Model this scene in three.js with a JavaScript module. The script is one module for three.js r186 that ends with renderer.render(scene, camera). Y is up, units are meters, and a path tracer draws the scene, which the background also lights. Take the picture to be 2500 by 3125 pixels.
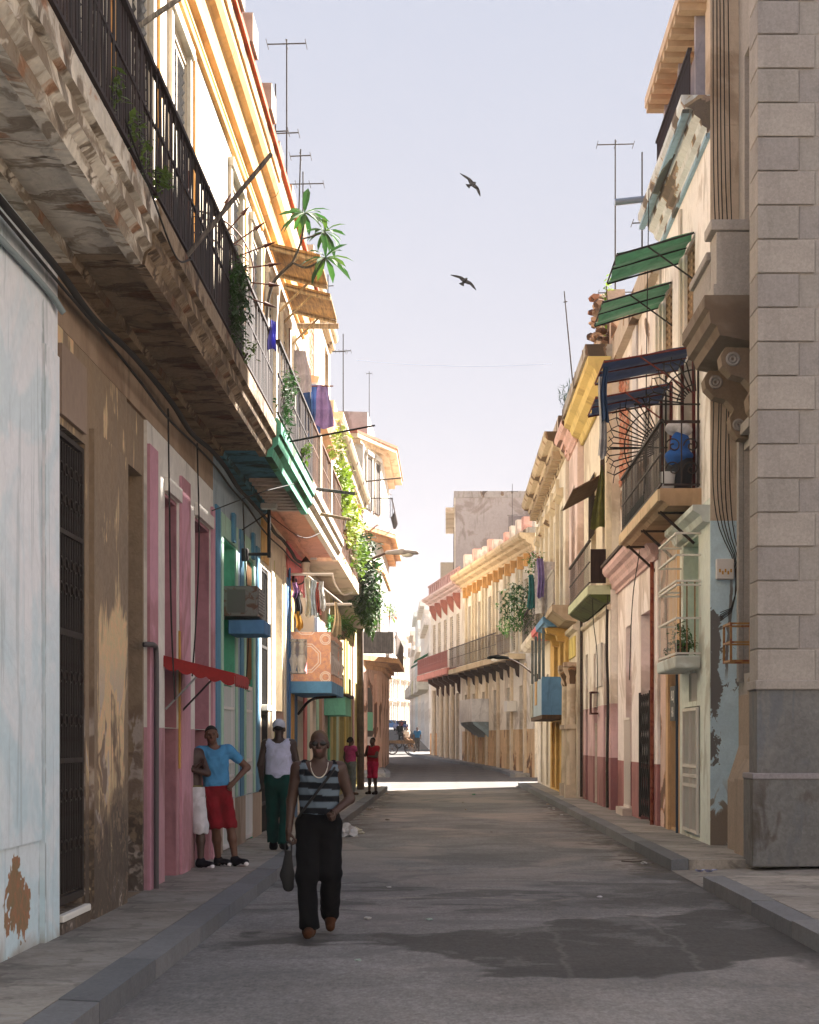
import * as THREE from 'three';
import { mergeGeometries, toCreasedNormals } from 'three/addons/utils/BufferGeometryUtils.js';
import { RoundedBoxGeometry } from 'three/addons/geometries/RoundedBoxGeometry.js';

// ---------- camera: level, shifted lens, street runs along -z ----------
const F = 5000, U0 = 1365, V0 = 2264, EYE = 1.65;
const scene = new THREE.Scene();
const camera = new THREE.PerspectiveCamera(2 * Math.atan(V0 / F) * 180 / Math.PI, 2730 / 4528, 0.1, 3000);
camera.position.set(0, EYE, 0);
camera.lookAt(0, EYE, -10);
camera.setViewOffset(2730, 4528, 0, 0, 2500, 3125);

// ---------- sky, sun, exposure ----------
const EXPOSURE = 7.6;
const SKY = 0.128;
{
  const W = 256, H = 128, d = new Float32Array(W * H * 4);
  for (let j = 0; j < H; j++) {
    const el = (j + 0.5) / H * Math.PI - Math.PI / 2;      // row 0 is the bottom of the sphere
    const t = Math.max(0, Math.sin(el));
    const k = Math.pow(1 - t, 2.2);
    const c = el < 0 ? [0.77, 0.77, 0.80] : [0.52 + 0.33 * k, 0.59 + 0.23 * k, 0.77 + 0.08 * k];
    for (let i = 0; i < W; i++) { const o = (j * W + i) * 4; d[o] = c[0] * SKY; d[o + 1] = c[1] * SKY; d[o + 2] = c[2] * SKY; d[o + 3] = 1; }
  }
  const t = new THREE.DataTexture(d, W, H, THREE.RGBAFormat, THREE.FloatType);
  t.mapping = THREE.EquirectangularReflectionMapping; t.minFilter = t.magFilter = THREE.LinearFilter; t.needsUpdate = true;
  scene.background = t; scene.environment = t;
}
const sun = new THREE.DirectionalLight(new THREE.Color(1.0, 0.925, 0.835), 5);
sun.position.set(52.5, 66.9, -52.5 - 30); sun.target.position.set(0, 0, -30);
sun.castShadow = true; sun.shadow.mapSize.set(4096, 4096); sun.shadow.radius = 1.5;
Object.assign(sun.shadow.camera, { left: -70, right: 70, top: 70, bottom: -70, near: 1, far: 260 });
scene.add(sun, sun.target);
const renderer = new THREE.WebGLRenderer({ antialias: true });
renderer.setSize(819, 1024);
renderer.toneMapping = THREE.LinearToneMapping;
renderer.toneMappingExposure = EXPOSURE;
renderer.shadowMap.enabled = true;

// ---------- random numbers and periodic noise ----------
function rng(seed) { let a = seed >>> 0; return () => { a = a + 0x6D2B79F5 | 0; let t = Math.imul(a ^ a >>> 15, 1 | a); t = t + Math.imul(t ^ t >>> 7, 61 | t) ^ t; return ((t ^ t >>> 14) >>> 0) / 4294967296; }; }
const R = rng(7);
const rr = (a, b) => a + (b - a) * R();
const LAT = new Float32Array(65536); { const q = rng(99); for (let i = 0; i < 65536; i++) LAT[i] = q(); }
const sm = t => t * t * (3 - 2 * t);
function vn(x, y, px, py, seed) {               // value noise with period px, py
  const xi = Math.floor(x), yi = Math.floor(y), fx = sm(x - xi), fy = sm(y - yi);
  const x0 = ((xi % px) + px) % px, x1 = (x0 + 1) % px, y0 = ((yi % py) + py) % py, y1 = (y0 + 1) % py;
  const h = (a, b) => LAT[(a * 131 + b * 7919 + seed * 1013) & 65535];
  const a = h(x0, y0), b = h(x1, y0), c = h(x0, y1), d = h(x1, y1);
  return a + (b - a) * fx + (c - a) * fy + (a - b - c + d) * fx * fy;
}
function fbm(u, v, px, py, oct, seed) { const wx = vn(u * px * 1, v * py * 1, px, py, seed + 501) - .5, wy = vn(u * px, v * py, px, py, seed + 777) - .5; u += wx * 1.3 / px + wy * .3 / px; v += wy * 1.3 / py - wx * .3 / py; let s = 0, a = 0.5, n = 0; for (let i = 0; i < oct; i++) { s += a * vn(u * px, v * py, px, py, seed + i * 17); n += a; a *= 0.55; px *= 2; py *= 2; } return s / n; }
const clamp = (x, a = 0, b = 1) => Math.min(b, Math.max(a, x));
const step = (a, b, x) => sm(clamp((x - a) / (b - a)));
const mix = (a, b, t) => [a[0] + (b[0] - a[0]) * t, a[1] + (b[1] - a[1]) * t, a[2] + (b[2] - a[2]) * t];
const hex = h => [parseInt(h.slice(1, 3), 16) / 255, parseInt(h.slice(3, 5), 16) / 255, parseInt(h.slice(5, 7), 16) / 255];
function tex(w, h, fn, sx, sy, data = false) {   // fn(u, v) -> sRGB colour; one tile is sx by sy metres
  const d = new Uint8Array(w * h * 4);
  for (let j = 0; j < h; j++) for (let i = 0; i < w; i++) {
    const c = fn((i + 0.5) / w, (j + 0.5) / h), o = (j * w + i) * 4;
    if (typeof c === 'number') d[o] = d[o + 1] = d[o + 2] = clamp(c) * 255; else { d[o] = clamp(c[0]) * 255; d[o + 1] = clamp(c[1]) * 255; d[o + 2] = clamp(c[2]) * 255; }
    d[o + 3] = 255;
  }
  const t = new THREE.DataTexture(d, w, h);
  t.wrapS = t.wrapT = THREE.RepeatWrapping; t.magFilter = THREE.LinearFilter; t.minFilter = THREE.LinearMipmapLinearFilter; t.generateMipmaps = true;
  if (!data) t.colorSpace = THREE.SRGBColorSpace;
  t.repeat.set(1 / sx, 1 / sy); t.needsUpdate = true;
  return t;
}
const g3 = x => [x, x, x];
// generic weathering maps; they multiply the paint colour
const T = {};
T.plaster = tex(768, 768, (u, v) => {
  const a = fbm(u, v, 5, 5, 6, 1), b = fbm(u, v, 40, 40, 3, 5), c = fbm(u, v, 18, 4, 4, 9);
  const st = step(0.58, 0.75, c) * 0.10;
  const k = 0.945 + (a - 0.5) * 0.20 + (b - 0.5) * 0.10 - st;
  return [k, k * 0.99, k * 0.97];
}, 3.1, 3.1);
T.grime = tex(768, 768, (u, v) => {                // rain streaks, soot blotches
  const a = fbm(u, v, 4, 4, 6, 21), s = fbm(u, v, 22, 4, 6, 23), b = fbm(u, v, 60, 50, 3, 25), m = fbm(u, v, 3, 3, 3, 28);
  const st = step(0.50, 0.72, s) * step(0.35, 0.65, m), bl = step(0.56, 0.70, a);
  let c = g3(0.99 + (a - 0.5) * 0.20 + (b - 0.5) * 0.10);
  c = mix(c, [0.46, 0.41, 0.34], st * 0.26); c = mix(c, [0.55, 0.48, 0.41], bl * 0.34);
  return c;
}, 4.3, 4.3);
T.peel = tex(768, 768, (u, v) => {                 // flaked paint, older coats showing
  const a = fbm(u, v, 5, 4, 6, 41), b = fbm(u, v, 50, 50, 3, 45), s = fbm(u, v, 22, 3, 5, 47), e = fbm(u, v, 7, 7, 5, 49);
  let c = g3(0.97 + (b - 0.5) * 0.14 + (e - 0.5) * 0.2);
  const p = step(0.585, 0.60, a + (b - 0.5) * 0.06), q = step(0.64, 0.65, a + (e - 0.5) * 0.1);
  c = mix(c, [0.66 + (b - .5) * .3, 0.52 + (b - .5) * .3, 0.40], p * 0.75); c = mix(c, [0.45, 0.40, 0.36], q * 0.8);
  return mix(c, [0.5, 0.44, 0.36], step(0.55, 0.8, s) * 0.25);
}, 3.7, 3.7);
T.soffit = tex(768, 768, (u, v) => {
  const a = fbm(u, v, 4, 9, 6, 61), b = fbm(u, v, 6, 6, 5, 63), w = fbm(u + (b - .5) * .1, v + (b - .5) * .25, 4, 16, 6, 66), f = fbm(u, v, 60, 60, 2, 67);
  let c = g3(0.93 + (b - 0.5) * 0.35 + (f - .5) * .12);
  c = mix(c, [0.42, 0.36, 0.30], step(0.5, 0.66, w) * 0.6); c = mix(c, [0.62, 0.34, 0.18], step(0.62, 0.72, a) * 0.45);
  return mix(c, [0.25, 0.22, 0.20], step(0.62, 0.7, b * .6 + w * .4) * 0.5);
}, 2.6, 2.6);
T.bump = tex(768, 768, (u, v) => fbm(u, v, 9, 9, 6, 81) * 0.7 + fbm(u, v, 90, 90, 2, 83) * 0.3, 2.3, 2.3, true);
T.crack = tex(512, 512, (u, v) => { const a = Math.abs(fbm(u, v, 4, 4, 6, 85) - 0.5); return clamp(0.35 + a * 9) * 0.6 + fbm(u, v, 30, 30, 4, 87) * 0.4; }, 2.0, 2.0, true);
T.asphalt = tex(768, 768, (u, v) => {
  const a = fbm(u, v, 4, 4, 6, 101), g = fbm(u, v, 110, 110, 3, 103), e = vn(u * 260, v * 260, 260, 260, 105), o = step(.6, .7, fbm(u, v, 7, 3, 5, 107));
  const k = 0.80 + (a - 0.5) * 0.35 + (g - 0.5) * 0.3 + (e - .5) * .12 - o * .14;
  return [k, k * 0.985, k * 0.97];
}, 2.9, 2.9);
T.concrete = tex(768, 768, (u, v) => {
  const a = fbm(u, v, 5, 5, 6, 121), g = fbm(u, v, 70, 70, 3, 123), s = step(0.56, 0.68, fbm(u, v, 11, 12, 6, 125));
  const k = 0.93 + (a - 0.5) * 0.34 + (g - 0.5) * 0.2 - s * 0.14; return [k, k * 0.985, k * 0.965];
}, 2.2, 2.2);
T.wood = tex(384, 384, (u, v) => { const g = fbm(u, v, 60, 3, 4, 141), b = fbm(u, v, 4, 4, 4, 143); const k = 0.75 + (g - 0.5) * 0.6 + (b - .5) * .3; return [k, k * .97, k * .93]; }, 0.9, 0.9);
T.stone = tex(512, 512, (u, v) => { const a = fbm(u, v, 4, 4, 5, 161), g = fbm(u, v, 90, 90, 2, 163), s = fbm(u, v, 14, 3, 4, 165); const k = 0.93 + (a - .5) * .09 + (g - .5) * .14 - step(.5, .8, s) * .05; return [k, k * .99, k * .98]; }, 1.7, 1.7);
T.iron = tex(256, 256, (u, v) => { const a = fbm(u, v, 8, 8, 5, 181); return mix([.8, .78, .78], [.62, .36, .24], step(.52, .68, a) * .8); }, 0.6, 0.6);
T.cloth = tex(256, 256, (u, v) => { const a = fbm(u, v, 6, 6, 4, 191), w = ((Math.floor(u * 128) + Math.floor(v * 128)) & 1); return g3(.86 + (a - .5) * .3 + w * .04); }, 0.5, 0.5);

const mats = {};
function M(color, o = {}) {                       // one shared material per look
  const key = JSON.stringify([color, o]); if (mats[key]) return mats[key];
  const c = new THREE.Color(color), p = { color: c, roughness: o.r ?? 0.92, metalness: o.m ?? 0 };
  if (o.t) p.map = T[o.t];
  if (o.b) { p.bumpMap = T[o.bt ?? 'bump']; p.bumpScale = o.b; }
  if (o.trans) { p.transmission = o.trans; p.thickness = 0; }
  if (o.vc) p.vertexColors = true;
  if (o.spec !== undefined) p.specularIntensity = o.spec;
  const m = o.trans || o.spec !== undefined ? new THREE.MeshPhysicalMaterial(p) : new THREE.MeshStandardMaterial(p);
  if (o.ds) m.side = THREE.DoubleSide;
  return mats[key] = m;
}
const faded = c => { const q = new THREE.Color(c), h = {}; q.getHSL(h); q.setHSL(h.h, h.s * .74, h.l + (1 - h.l) * .16); return '#' + q.getHexString(); };   // old sun-bleached paint
const paint = (c, t = 'plaster', b = 0.006) => M(faded(c), { t, b });
const iron = (c = '#2a2322') => M(c, { t: 'iron', r: 0.7 });
const woodm = c => M(c, { t: 'wood', b: 0.002, r: 0.8 });

// ---------- geometry helpers ----------
const V = (x, y, z) => new THREE.Vector3(x, y, z);
function raw(tris) {                               // [ [a,b,c], ... ] Vector3 -> flat shaded geometry
  const p = new Float32Array(tris.length * 9); let k = 0;
  for (const t of tris) for (const q of t) { p[k++] = q.x; p[k++] = q.y; p[k++] = q.z; }
  const g = new THREE.BufferGeometry(); g.setAttribute('position', new THREE.BufferAttribute(p, 3)); g.computeVertexNormals(); return g;
}
function metreUV(g) {                              // uv in metres, by the face's main direction
  if (g.index) g = g.toNonIndexed();
  const p = g.attributes.position, n = p.count, uv = new Float32Array(n * 2), a = V(), b = V(), c = V(), e = V(), f = V();
  for (let i = 0; i < n; i += 3) {
    a.fromBufferAttribute(p, i); b.fromBufferAttribute(p, i + 1); c.fromBufferAttribute(p, i + 2);
    e.subVectors(b, a).cross(f.subVectors(c, a));
    const x = Math.abs(e.x), y = Math.abs(e.y), z = Math.abs(e.z);
    for (let k = 0; k < 3; k++) { const q = k ? (k > 1 ? c : b) : a, o = (i + k) * 2; if (x >= y && x >= z) { uv[o] = -q.z; uv[o + 1] = q.y; } else if (y >= z) { uv[o] = q.x; uv[o + 1] = -q.z; } else { uv[o] = q.x; uv[o + 1] = q.y; } }
  }
  g.setAttribute('uv', new THREE.BufferAttribute(uv, 2));
  return g;
}
function join(geoms) {
  const l = geoms.flat(Infinity).filter(Boolean).map(g => { let q = metreUV(g); for (const k of Object.keys(q.attributes)) if (!['position', 'normal', 'uv', 'color'].includes(k)) q.deleteAttribute(k); if (!q.attributes.normal) q.computeVertexNormals(); return q; });
  return l.length > 1 ? mergeGeometries(l) : l[0];
}
function mesh(name, mat, geoms, parent) {
  const m = new THREE.Mesh(Array.isArray(geoms) ? join(geoms) : geoms, mat);
  m.name = name; m.castShadow = m.receiveShadow = true; if (parent) parent.add(m); return m;
}
const taken = {};
function numbered(n) { if (!(n in taken)) { taken[n] = 0; return n; } taken[n]++; return n + '_' + String(taken[n]).padStart(3, '0'); }
function tag(o, label, category, group, kind) { if (label) o.userData.label = label; if (category) o.userData.category = category; if (group) o.userData.group = group; if (kind) o.userData.kind = kind; return o; }
function thing(name, label, category, x = 0, y = 0, z = 0, group) { const g = new THREE.Group(); g.name = numbered(name); g.position.set(x, y, z); scene.add(g); return tag(g, label, category, group); }
function struct(name, mat, geoms) { const m = mesh(numbered(name), mat, geoms, scene); m.userData.kind = 'structure'; return m; }
function box(x0, x1, y0, y1, z0, z1) { const g = new THREE.BoxGeometry(Math.abs(x1 - x0), Math.abs(y1 - y0), Math.abs(z1 - z0)); g.translate((x0 + x1) / 2, (y0 + y1) / 2, (z0 + z1) / 2); return g; }
function rbox(x0, x1, y0, y1, z0, z1, r = 0.01) { const g = new RoundedBoxGeometry(Math.abs(x1 - x0), Math.abs(y1 - y0), Math.abs(z1 - z0), 1, r); g.translate((x0 + x1) / 2, (y0 + y1) / 2, (z0 + z1) / 2); return g; }
function bar(a, b, r, r2 = r, seg = 6) {           // cylinder between two points
  const d = V().subVectors(b, a), g = new THREE.CylinderGeometry(r2, r, d.length(), seg, 1);
  g.applyQuaternion(new THREE.Quaternion().setFromUnitVectors(V(0, 1, 0), d.clone().normalize()));
  g.translate((a.x + b.x) / 2, (a.y + b.y) / 2, (a.z + b.z) / 2); return g;
}
function tube(pts, r, seg = 5, n = 0) { const c = new THREE.CatmullRomCurve3(pts); return new THREE.TubeGeometry(c, n || Math.max(4, pts.length * 4), r, seg, false); }
function sag(a, b, drop, n = 8) { const o = []; for (let i = 0; i <= n; i++) { const t = i / n, p = a.clone().lerp(b, t); p.y -= drop * 4 * t * (1 - t); o.push(p); } return o; }
function extrude2(contour, holes, c0, c1, map) {   // polygon (a,b) swept along c; map(a,b,c) -> Vector3
  const P = contour.map(p => new THREE.Vector2(p[0], p[1])), H = holes.map(h => h.map(p => new THREE.Vector2(p[0], p[1])));
  if (THREE.ShapeUtils.isClockWise(P)) P.reverse();
  for (const h of H) if (!THREE.ShapeUtils.isClockWise(h)) h.reverse();
  const all = [P, ...H].flat(), tr = [], faces = THREE.ShapeUtils.triangulateShape(P, H);
  const o = map(0, 0, 0), ex = map(1, 0, 0).sub(o), ey = map(0, 1, 0).sub(o), ez = map(0, 0, 1).sub(o);
  const flip = ex.clone().cross(ey).dot(ez) < 0, m = (p, c) => map(p.x, p.y, c), add = (a, b, c) => tr.push(flip ? [a, c, b] : [a, b, c]);
  if (c1 < c0) [c0, c1] = [c1, c0];
  for (const f of faces) { const [a, b, c] = f.map(i => all[i]); add(m(a, c1), m(b, c1), m(c, c1)); add(m(a, c0), m(c, c0), m(b, c0)); }
  for (const ring of [P, ...H]) for (let i = 0; i < ring.length; i++) { const a = ring[i], b = ring[(i + 1) % ring.length]; add(m(a, c0), m(b, c0), m(b, c1)); add(m(a, c0), m(b, c1), m(a, c1)); }
  return raw(tr);
}
const rect = (a0, a1, b0, b1) => [[a0, b0], [a1, b0], [a1, b1], [a0, b1]];
const arch = (a0, a1, b0, b1, n = 10) => { const r = (a1 - a0) / 2, o = [[a0, b0], [a1, b0]]; for (let i = 0; i <= n; i++) { const t = Math.PI * i / n; o.push([(a0 + a1) / 2 + r * Math.cos(t), b1 - r + r * Math.sin(t)]); } return o; };
function lathe(pts, seg = 12) { return new THREE.LatheGeometry(pts.map(p => new THREE.Vector2(p[0], p[1])), seg); }

// A building front. s: metres along the street, y: height, n: metres out from the wall face.
class House {
  constructor(name, label, category, side, s0, X, gy = 0, turn = 0, group) {
    this.side = side; this.s0 = s0; this.o = thing(name, label, category, X, gy, -s0, group); this.o.rotation.y = turn;
    this.p = (s, y, n) => V(side * n, y, -(s - s0));
    this.h = {};
  }
  bx(s0, s1, y0, y1, n0, n1) { return box(this.side * n0, this.side * n1, y0, y1, -(s0 - this.s0), -(s1 - this.s0)); }
  rb(s0, s1, y0, y1, n0, n1, r = 0.012) { return rbox(this.side * n0, this.side * n1, y0, y1, -(s0 - this.s0), -(s1 - this.s0), r); }
  bar(a, b, r, r2, seg) { return bar(this.p(...a), this.p(...b), r, r2, seg); }
  tube(pts, r, seg, n) { return tube(pts.map(q => this.p(...q)), r, seg, n); }
  wall(name, mat, s0, s1, y0, y1, holes = [], t = 0.4, n = 0, parent = this.o) {
    const hs = holes.map(h => h.length === 4 && typeof h[0] === 'number' ? rect(...h) : h);
    return mesh(name, mat, [extrude2(rect(s0, s1, y0, y1), hs, n - t, n, (a, b, c) => this.p(a, b, c))], parent);
  }
  prof(pts, s0, s1) { return extrude2(pts, [], s0, s1, (a, b, c) => this.p(c, b, a)); }   // (n,y) outline swept along s
  plan(pts, y0, y1) { return extrude2(pts, [], y0, y1, (a, b, c) => this.p(a, c, b)); }   // (s,n) outline raised in y
  side2(pts, s0, s1) { return this.prof(pts, s0, s1); }
  part(name, mat, geoms, parent = this.o) { return mesh(name, mat, geoms, parent); }
  railing(mat, s0, s1, n, y0, y1, gap, w, opt = {}) {   // rails with single balusters as sub-parts
    const r = this.part('railing', mat, [this.bx(s0, s1, y1 - 0.04, y1, n - 0.03, n + 0.03), this.bx(s0, s1, y0 + 0.05, y0 + 0.08, n - 0.015, n + 0.015), opt.mid ? this.bx(s0, s1, y0 + (y1 - y0) * opt.mid, y0 + (y1 - y0) * opt.mid + 0.025, n - 0.012, n + 0.012) : null,
      opt.ends === false ? null : [this.bx(s0, s0 + 0.04, y0 + 0.08, y1 - 0.04, 0, n - .03), this.bx(s0, s0 + 0.03, y1 - 0.04, y1, 0, n - .03)].slice(1)]);
    const hgt = y1 - y0 - 0.13, key = [w, hgt, opt.round].join(), G = this.h;
    const g = G[key] ?? (G[key] = opt.round ? bar(V(0, 0, 0), V(0, hgt, 0), w / 2, w / 2, 5) : box(-(opt.thin ?? .012), opt.thin ?? .012, 0, hgt, -w / 2, w / 2));
    metreShare(g);
    for (let s = s0 + gap / 2; s < s1; s += gap) {
      if (opt.skip && R() < opt.skip) continue;
      const b = new THREE.Mesh(g, opt.mats ? opt.mats[Math.floor(R() * opt.mats.length)] : mat); b.name = 'baluster'; b.castShadow = b.receiveShadow = true;
      b.position.copy(this.p(s + rr(-1, 1) * (opt.jit ?? 0.004), y0 + 0.085, n)); b.rotation.set(rr(-1, 1) * (opt.tilt ?? 0.004), opt.turn ?? 0, rr(-1, 1) * (opt.tilt ?? 0.004)); r.add(b);
    }
    return r;
  }
}
function metreShare(g) { if (!g.userData.done) { const q = metreUV(g); g.setIndex(null); for (const k of Object.keys(q.attributes)) g.setAttribute(k, q.attributes[k]); g.userData.done = true; } return g; }
const sL = (u, X = 3.03) => F * X / (U0 - u), sR = (u, X) => F * X / (u - U0), yAt = (v, s) => EYE + (V0 - v) * s / F;   // survey of the photograph: columns and rows to metres on a known wall
// ---------- ground ----------
const gy = s => s < 72 ? 0 : 0.0205 * (s - 72);
const xl = -2.02, xrR = s => 2.92 - 0.0055 * (s - 10);          // road edges
const asphaltM = M('#625f5e', { t: 'asphalt', b: 0.004 });
struct('ground', M('#55504c', { t: 'asphalt', r: 0.97 }), [new THREE.PlaneGeometry(1600, 1600).rotateX(-Math.PI / 2).translate(0, -0.06, -500)]);
function wetAt(u, v) {                            // where water lies on the road: 0 dry, 1 wet
    const x = u * 5.2 - 2.2, s = 5 + v * 55, m1 = fbm(u, v, 8, 85, 6, 215) - .5, m2 = fbm(u, v, 3, 90, 6, 217) - .5;
    const top = 13.7 + clamp((x + 1.1) / 1.9) * .8 + step(.7, 1.15, x) * 1.0 + step(1.9, 2.5, x) * .9, bot = 13.45 - step(-.7, .75, x) * 2.05 + step(1.75, 2.9, x) * 1.5;
    let wet = step(-.12, .18, top - s + m2 * 1.5 + m1 * 1.0) * step(-.12, .16, s - bot + m2 * 1.3 + m1 * 1.2) * step(-2.0, -1.6, x + m1);
    wet = Math.max(wet, step(2.45, 2.8, x + m1 * 1.2) * step(10.5, 13, s) * .8, step(1.0, 2.3, x + m1 * 2.4) * step(15.8, 16.6, s + m2) * (1 - step(18, 19.5, s + m2)) * .8, step(.55, .62, fbm(u, v, 6, 150, 6, 221)) * step(15.5, 16.2, s) * (1 - step(19, 20.5, s)) * .6);
    wet *= 1 - .5 * step(.55, .66, fbm(u, v, 10, 110, 5, 219));
    return wet;
}
const nearRoad = (() => {
  const map = tex(1024, 2048, (u, v) => {
    const x = u * 5.2 - 2.2, s = 5 + v * 55;
    const a = fbm(u, v, 6, 60, 6, 201), g = fbm(u, v, 180, 1500, 2, 205), e = vn(u * 500, v * 2040, 500, 2040, 207), m1 = fbm(u, v, 8, 85, 6, 215) - .5, m2 = fbm(u, v, 3, 90, 6, 217) - .5;
    let k = 0.44 + (a - 0.5) * 0.16 + (g - 0.5) * 0.13 + (e - 0.5) * 0.08;
    let c = [k * 1.0, k * 0.99, k * .995];
    c = mix(c, [0.62, 0.57, 0.54], step(.44, .66, fbm(u, v, 4, 26, 6, 211)) * .6 * (.35 + .65 * step(17, 26, s)));            // dust
    c = mix(c, [.34, .34, .35], step(.56, .7, fbm(u, v, 5, 70, 6, 213)) * .45);                                        // oil, old patches
    // spilt water with a ragged outline
    let wet = wetAt(u, v);
    for (const j of [0.9, 1.86]) { const q = step(.04, .005, Math.abs(x - j - (s - 13) * .02 + m1 * .3)) * step(10.2, 11.6, s + m1 * 2) * (1 - step(15, 18, s)); c = mix(c, [.56, .53, .49], q * .12); wet *= 1 - q * .35; }
    for (const j of [17.25, 21.3, 33]) { const q = step(.16, .02, Math.abs(s - j + m1 * .9)) * step(-1.6, -.6, x) * (1 - step(1.6, 2.2, x)); c = mix(c, [.6, .57, .53], q * .5 * step(.45, .58, fbm(u, v, 20, 90, 4, 223))); }
    c = mix(c, c.map(q => q * .46), wet * .97);
    // dirt and leaves swept into the gutters
    const gut = Math.max(step(-1.2, -1.95, x + m1 * .9) * step(24, 30, s), step(1.9, 2.75, x + m1 * .9) * step(17, 22, s)) * step(.42, .6, fbm(u, v, 26, 260, 4, 227));
    return mix(c, [.24 + (e - .5) * .2, .21 + (e - .5) * .2, .18], gut * .75);
  }, 5.2, 55);
  map.offset.set(2.2 / 5.2, -5 / 55);
  const roughnessMap = tex(512, 1024, (u, v) => clamp(.93 - .16 * wetAt(u, v) + (vn(u * 300, v * 900, 300, 900, 9) - .5) * .1), 5.2, 55, true); roughnessMap.offset.copy(map.offset);
  return new THREE.MeshStandardMaterial({ map, roughness: 1, roughnessMap, bumpMap: T.bump, bumpScale: 0.008 });
})();
function strip(x0, x1, s0, s1, yo, n = 1) {       // x0,x1 functions of s
  const tr = [], f = q => typeof q === 'function' ? q : () => q, a = f(x0), b = f(x1);
  for (let i = 0; i < n; i++) { const p = s0 + (s1 - s0) * i / n, q = s0 + (s1 - s0) * (i + 1) / n; const A = V(a(p), gy(p) + yo, -p), B = V(b(p), gy(p) + yo, -p), C = V(b(q), gy(q) + yo, -q), D = V(a(q), gy(q) + yo, -q); tr.push([A, B, C], [A, C, D]); }
  return raw(tr);
}
struct('road', nearRoad, [strip(-2.1, s => xrR(s) + .05, 5, 58, 0, 4)]);
struct('road', asphaltM, [strip(-40, 40, 58, 74, 0.004), strip(-2.1, 3.6, -30, 5, 0)]);
const bendL = s => s < 74 ? -2.6 : -2.6 - 4.6 * sm(clamp((s - 74) / 40)) - Math.max(0, s - 114) * 0.035, bendR = s => s < 74 ? 2.9 : 2.9 - 5.6 * sm(clamp((s - 74) / 40)) - Math.max(0, s - 114) * 0.035;
struct('road', asphaltM, [strip(bendL, bendR, 74, 420, 0, 60), strip(-30, 30, 112, 124, .006, 3), strip(-30, 30, 190, 204, .006, 3)]);
struct('hill', M('#8d8479', { t: 'concrete' }), [strip(s => bendL(s) - 60, s => bendR(s) + 60, 74.2, 420, -0.02, 60)]);
// sidewalks with kerb stones, each stone and slab its own piece
const paveM = ['#96938f', '#8c8986', '#9d9994'].map(c => M(c, { t: 'concrete', b: 0.004 })), kerbM = ['#6c7077', '#65696f', '#74777c'].map(c => M(c, { t: 'stone', b: 0.003 }));
function sidewalk(name, inner, outer, s0, s1, kerbW, sgn, len = 3.1) {  // outer = kerb line, inner = wall line
  const g = new THREE.Group(); g.name = numbered(name); g.userData.kind = 'structure'; scene.add(g);
  const q = (x, y, s) => V(x, gy(s) + y, -s);
  const slab = (nm, m, xa, xb, a, b, h, lip) => {
    const fa = t => typeof xa === 'function' ? xa(t) : xa, fb = t => typeof xb === 'function' ? xb(t) : xb;
    const A = [fa(a), fb(a)], B = [fa(b), fb(b)], tr = [];
    const P = [q(A[0], -.05, a), q(A[1], -.05, a), q(B[1], -.05, b), q(B[0], -.05, b), q(A[0], h, a), q(A[1], h - lip, a), q(B[1], h - lip, b), q(B[0], h, b)];
    const quad = (i, j, k, l) => { tr.push([P[i], P[j], P[k]], [P[i], P[k], P[l]]); };
    quad(4, 5, 6, 7); quad(0, 1, 5, 4); quad(1, 2, 6, 5); quad(2, 3, 7, 6); quad(3, 0, 4, 7);
    mesh(nm, m, [raw(tr)], g);
  };
  for (let s = s0; s < s1 - 0.3; s += len) { const e = Math.min(s1, s + len); slab('paving_slab', paveM[Math.floor(R() * 3)], inner, t => outer(t) - sgn * (kerbW + .006), s + .006, e - .006, .15 + rr(-.004, .004), 0); }
  for (let s = s0; s < s1 - 0.2;) { const e = Math.min(s1, s + rr(1.5, 2.3)); slab('kerb_stone', kerbM[Math.floor(R() * 3)], t => outer(t) - sgn * kerbW, outer, s + .008, e - .008, .152 + rr(-.006, .006), .012); s = e; }
  return g;
}
sidewalk('sidewalk', -3.7, () => xl, 4, 58.6, 0.24, 1);
sidewalk('sidewalk', 6.5, s => xrR(s), -20, 18.4, 0.22, -1);
sidewalk('sidewalk', 4.6, s => xrR(s), 20.9, 61.2, 0.22, -1);
struct('sidewalk_ramp', paveM[1], [(() => { const P = [V(xrR(18.4), .01, -18.42), V(6.5, .12, -18.42), V(6.5, .12, -20.88), V(xrR(20.9), .01, -20.88)]; return raw([[P[0], P[1], P[2]], [P[0], P[2], P[3]]]); })()]);
sidewalk('sidewalk', s => bendL(s) - 1.6, s => bendL(s), 75, 112, 0.22, 1, 5);
sidewalk('sidewalk', s => bendR(s) + 1.6, s => bendR(s), 75, 112, 0.22, -1, 5);
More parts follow.
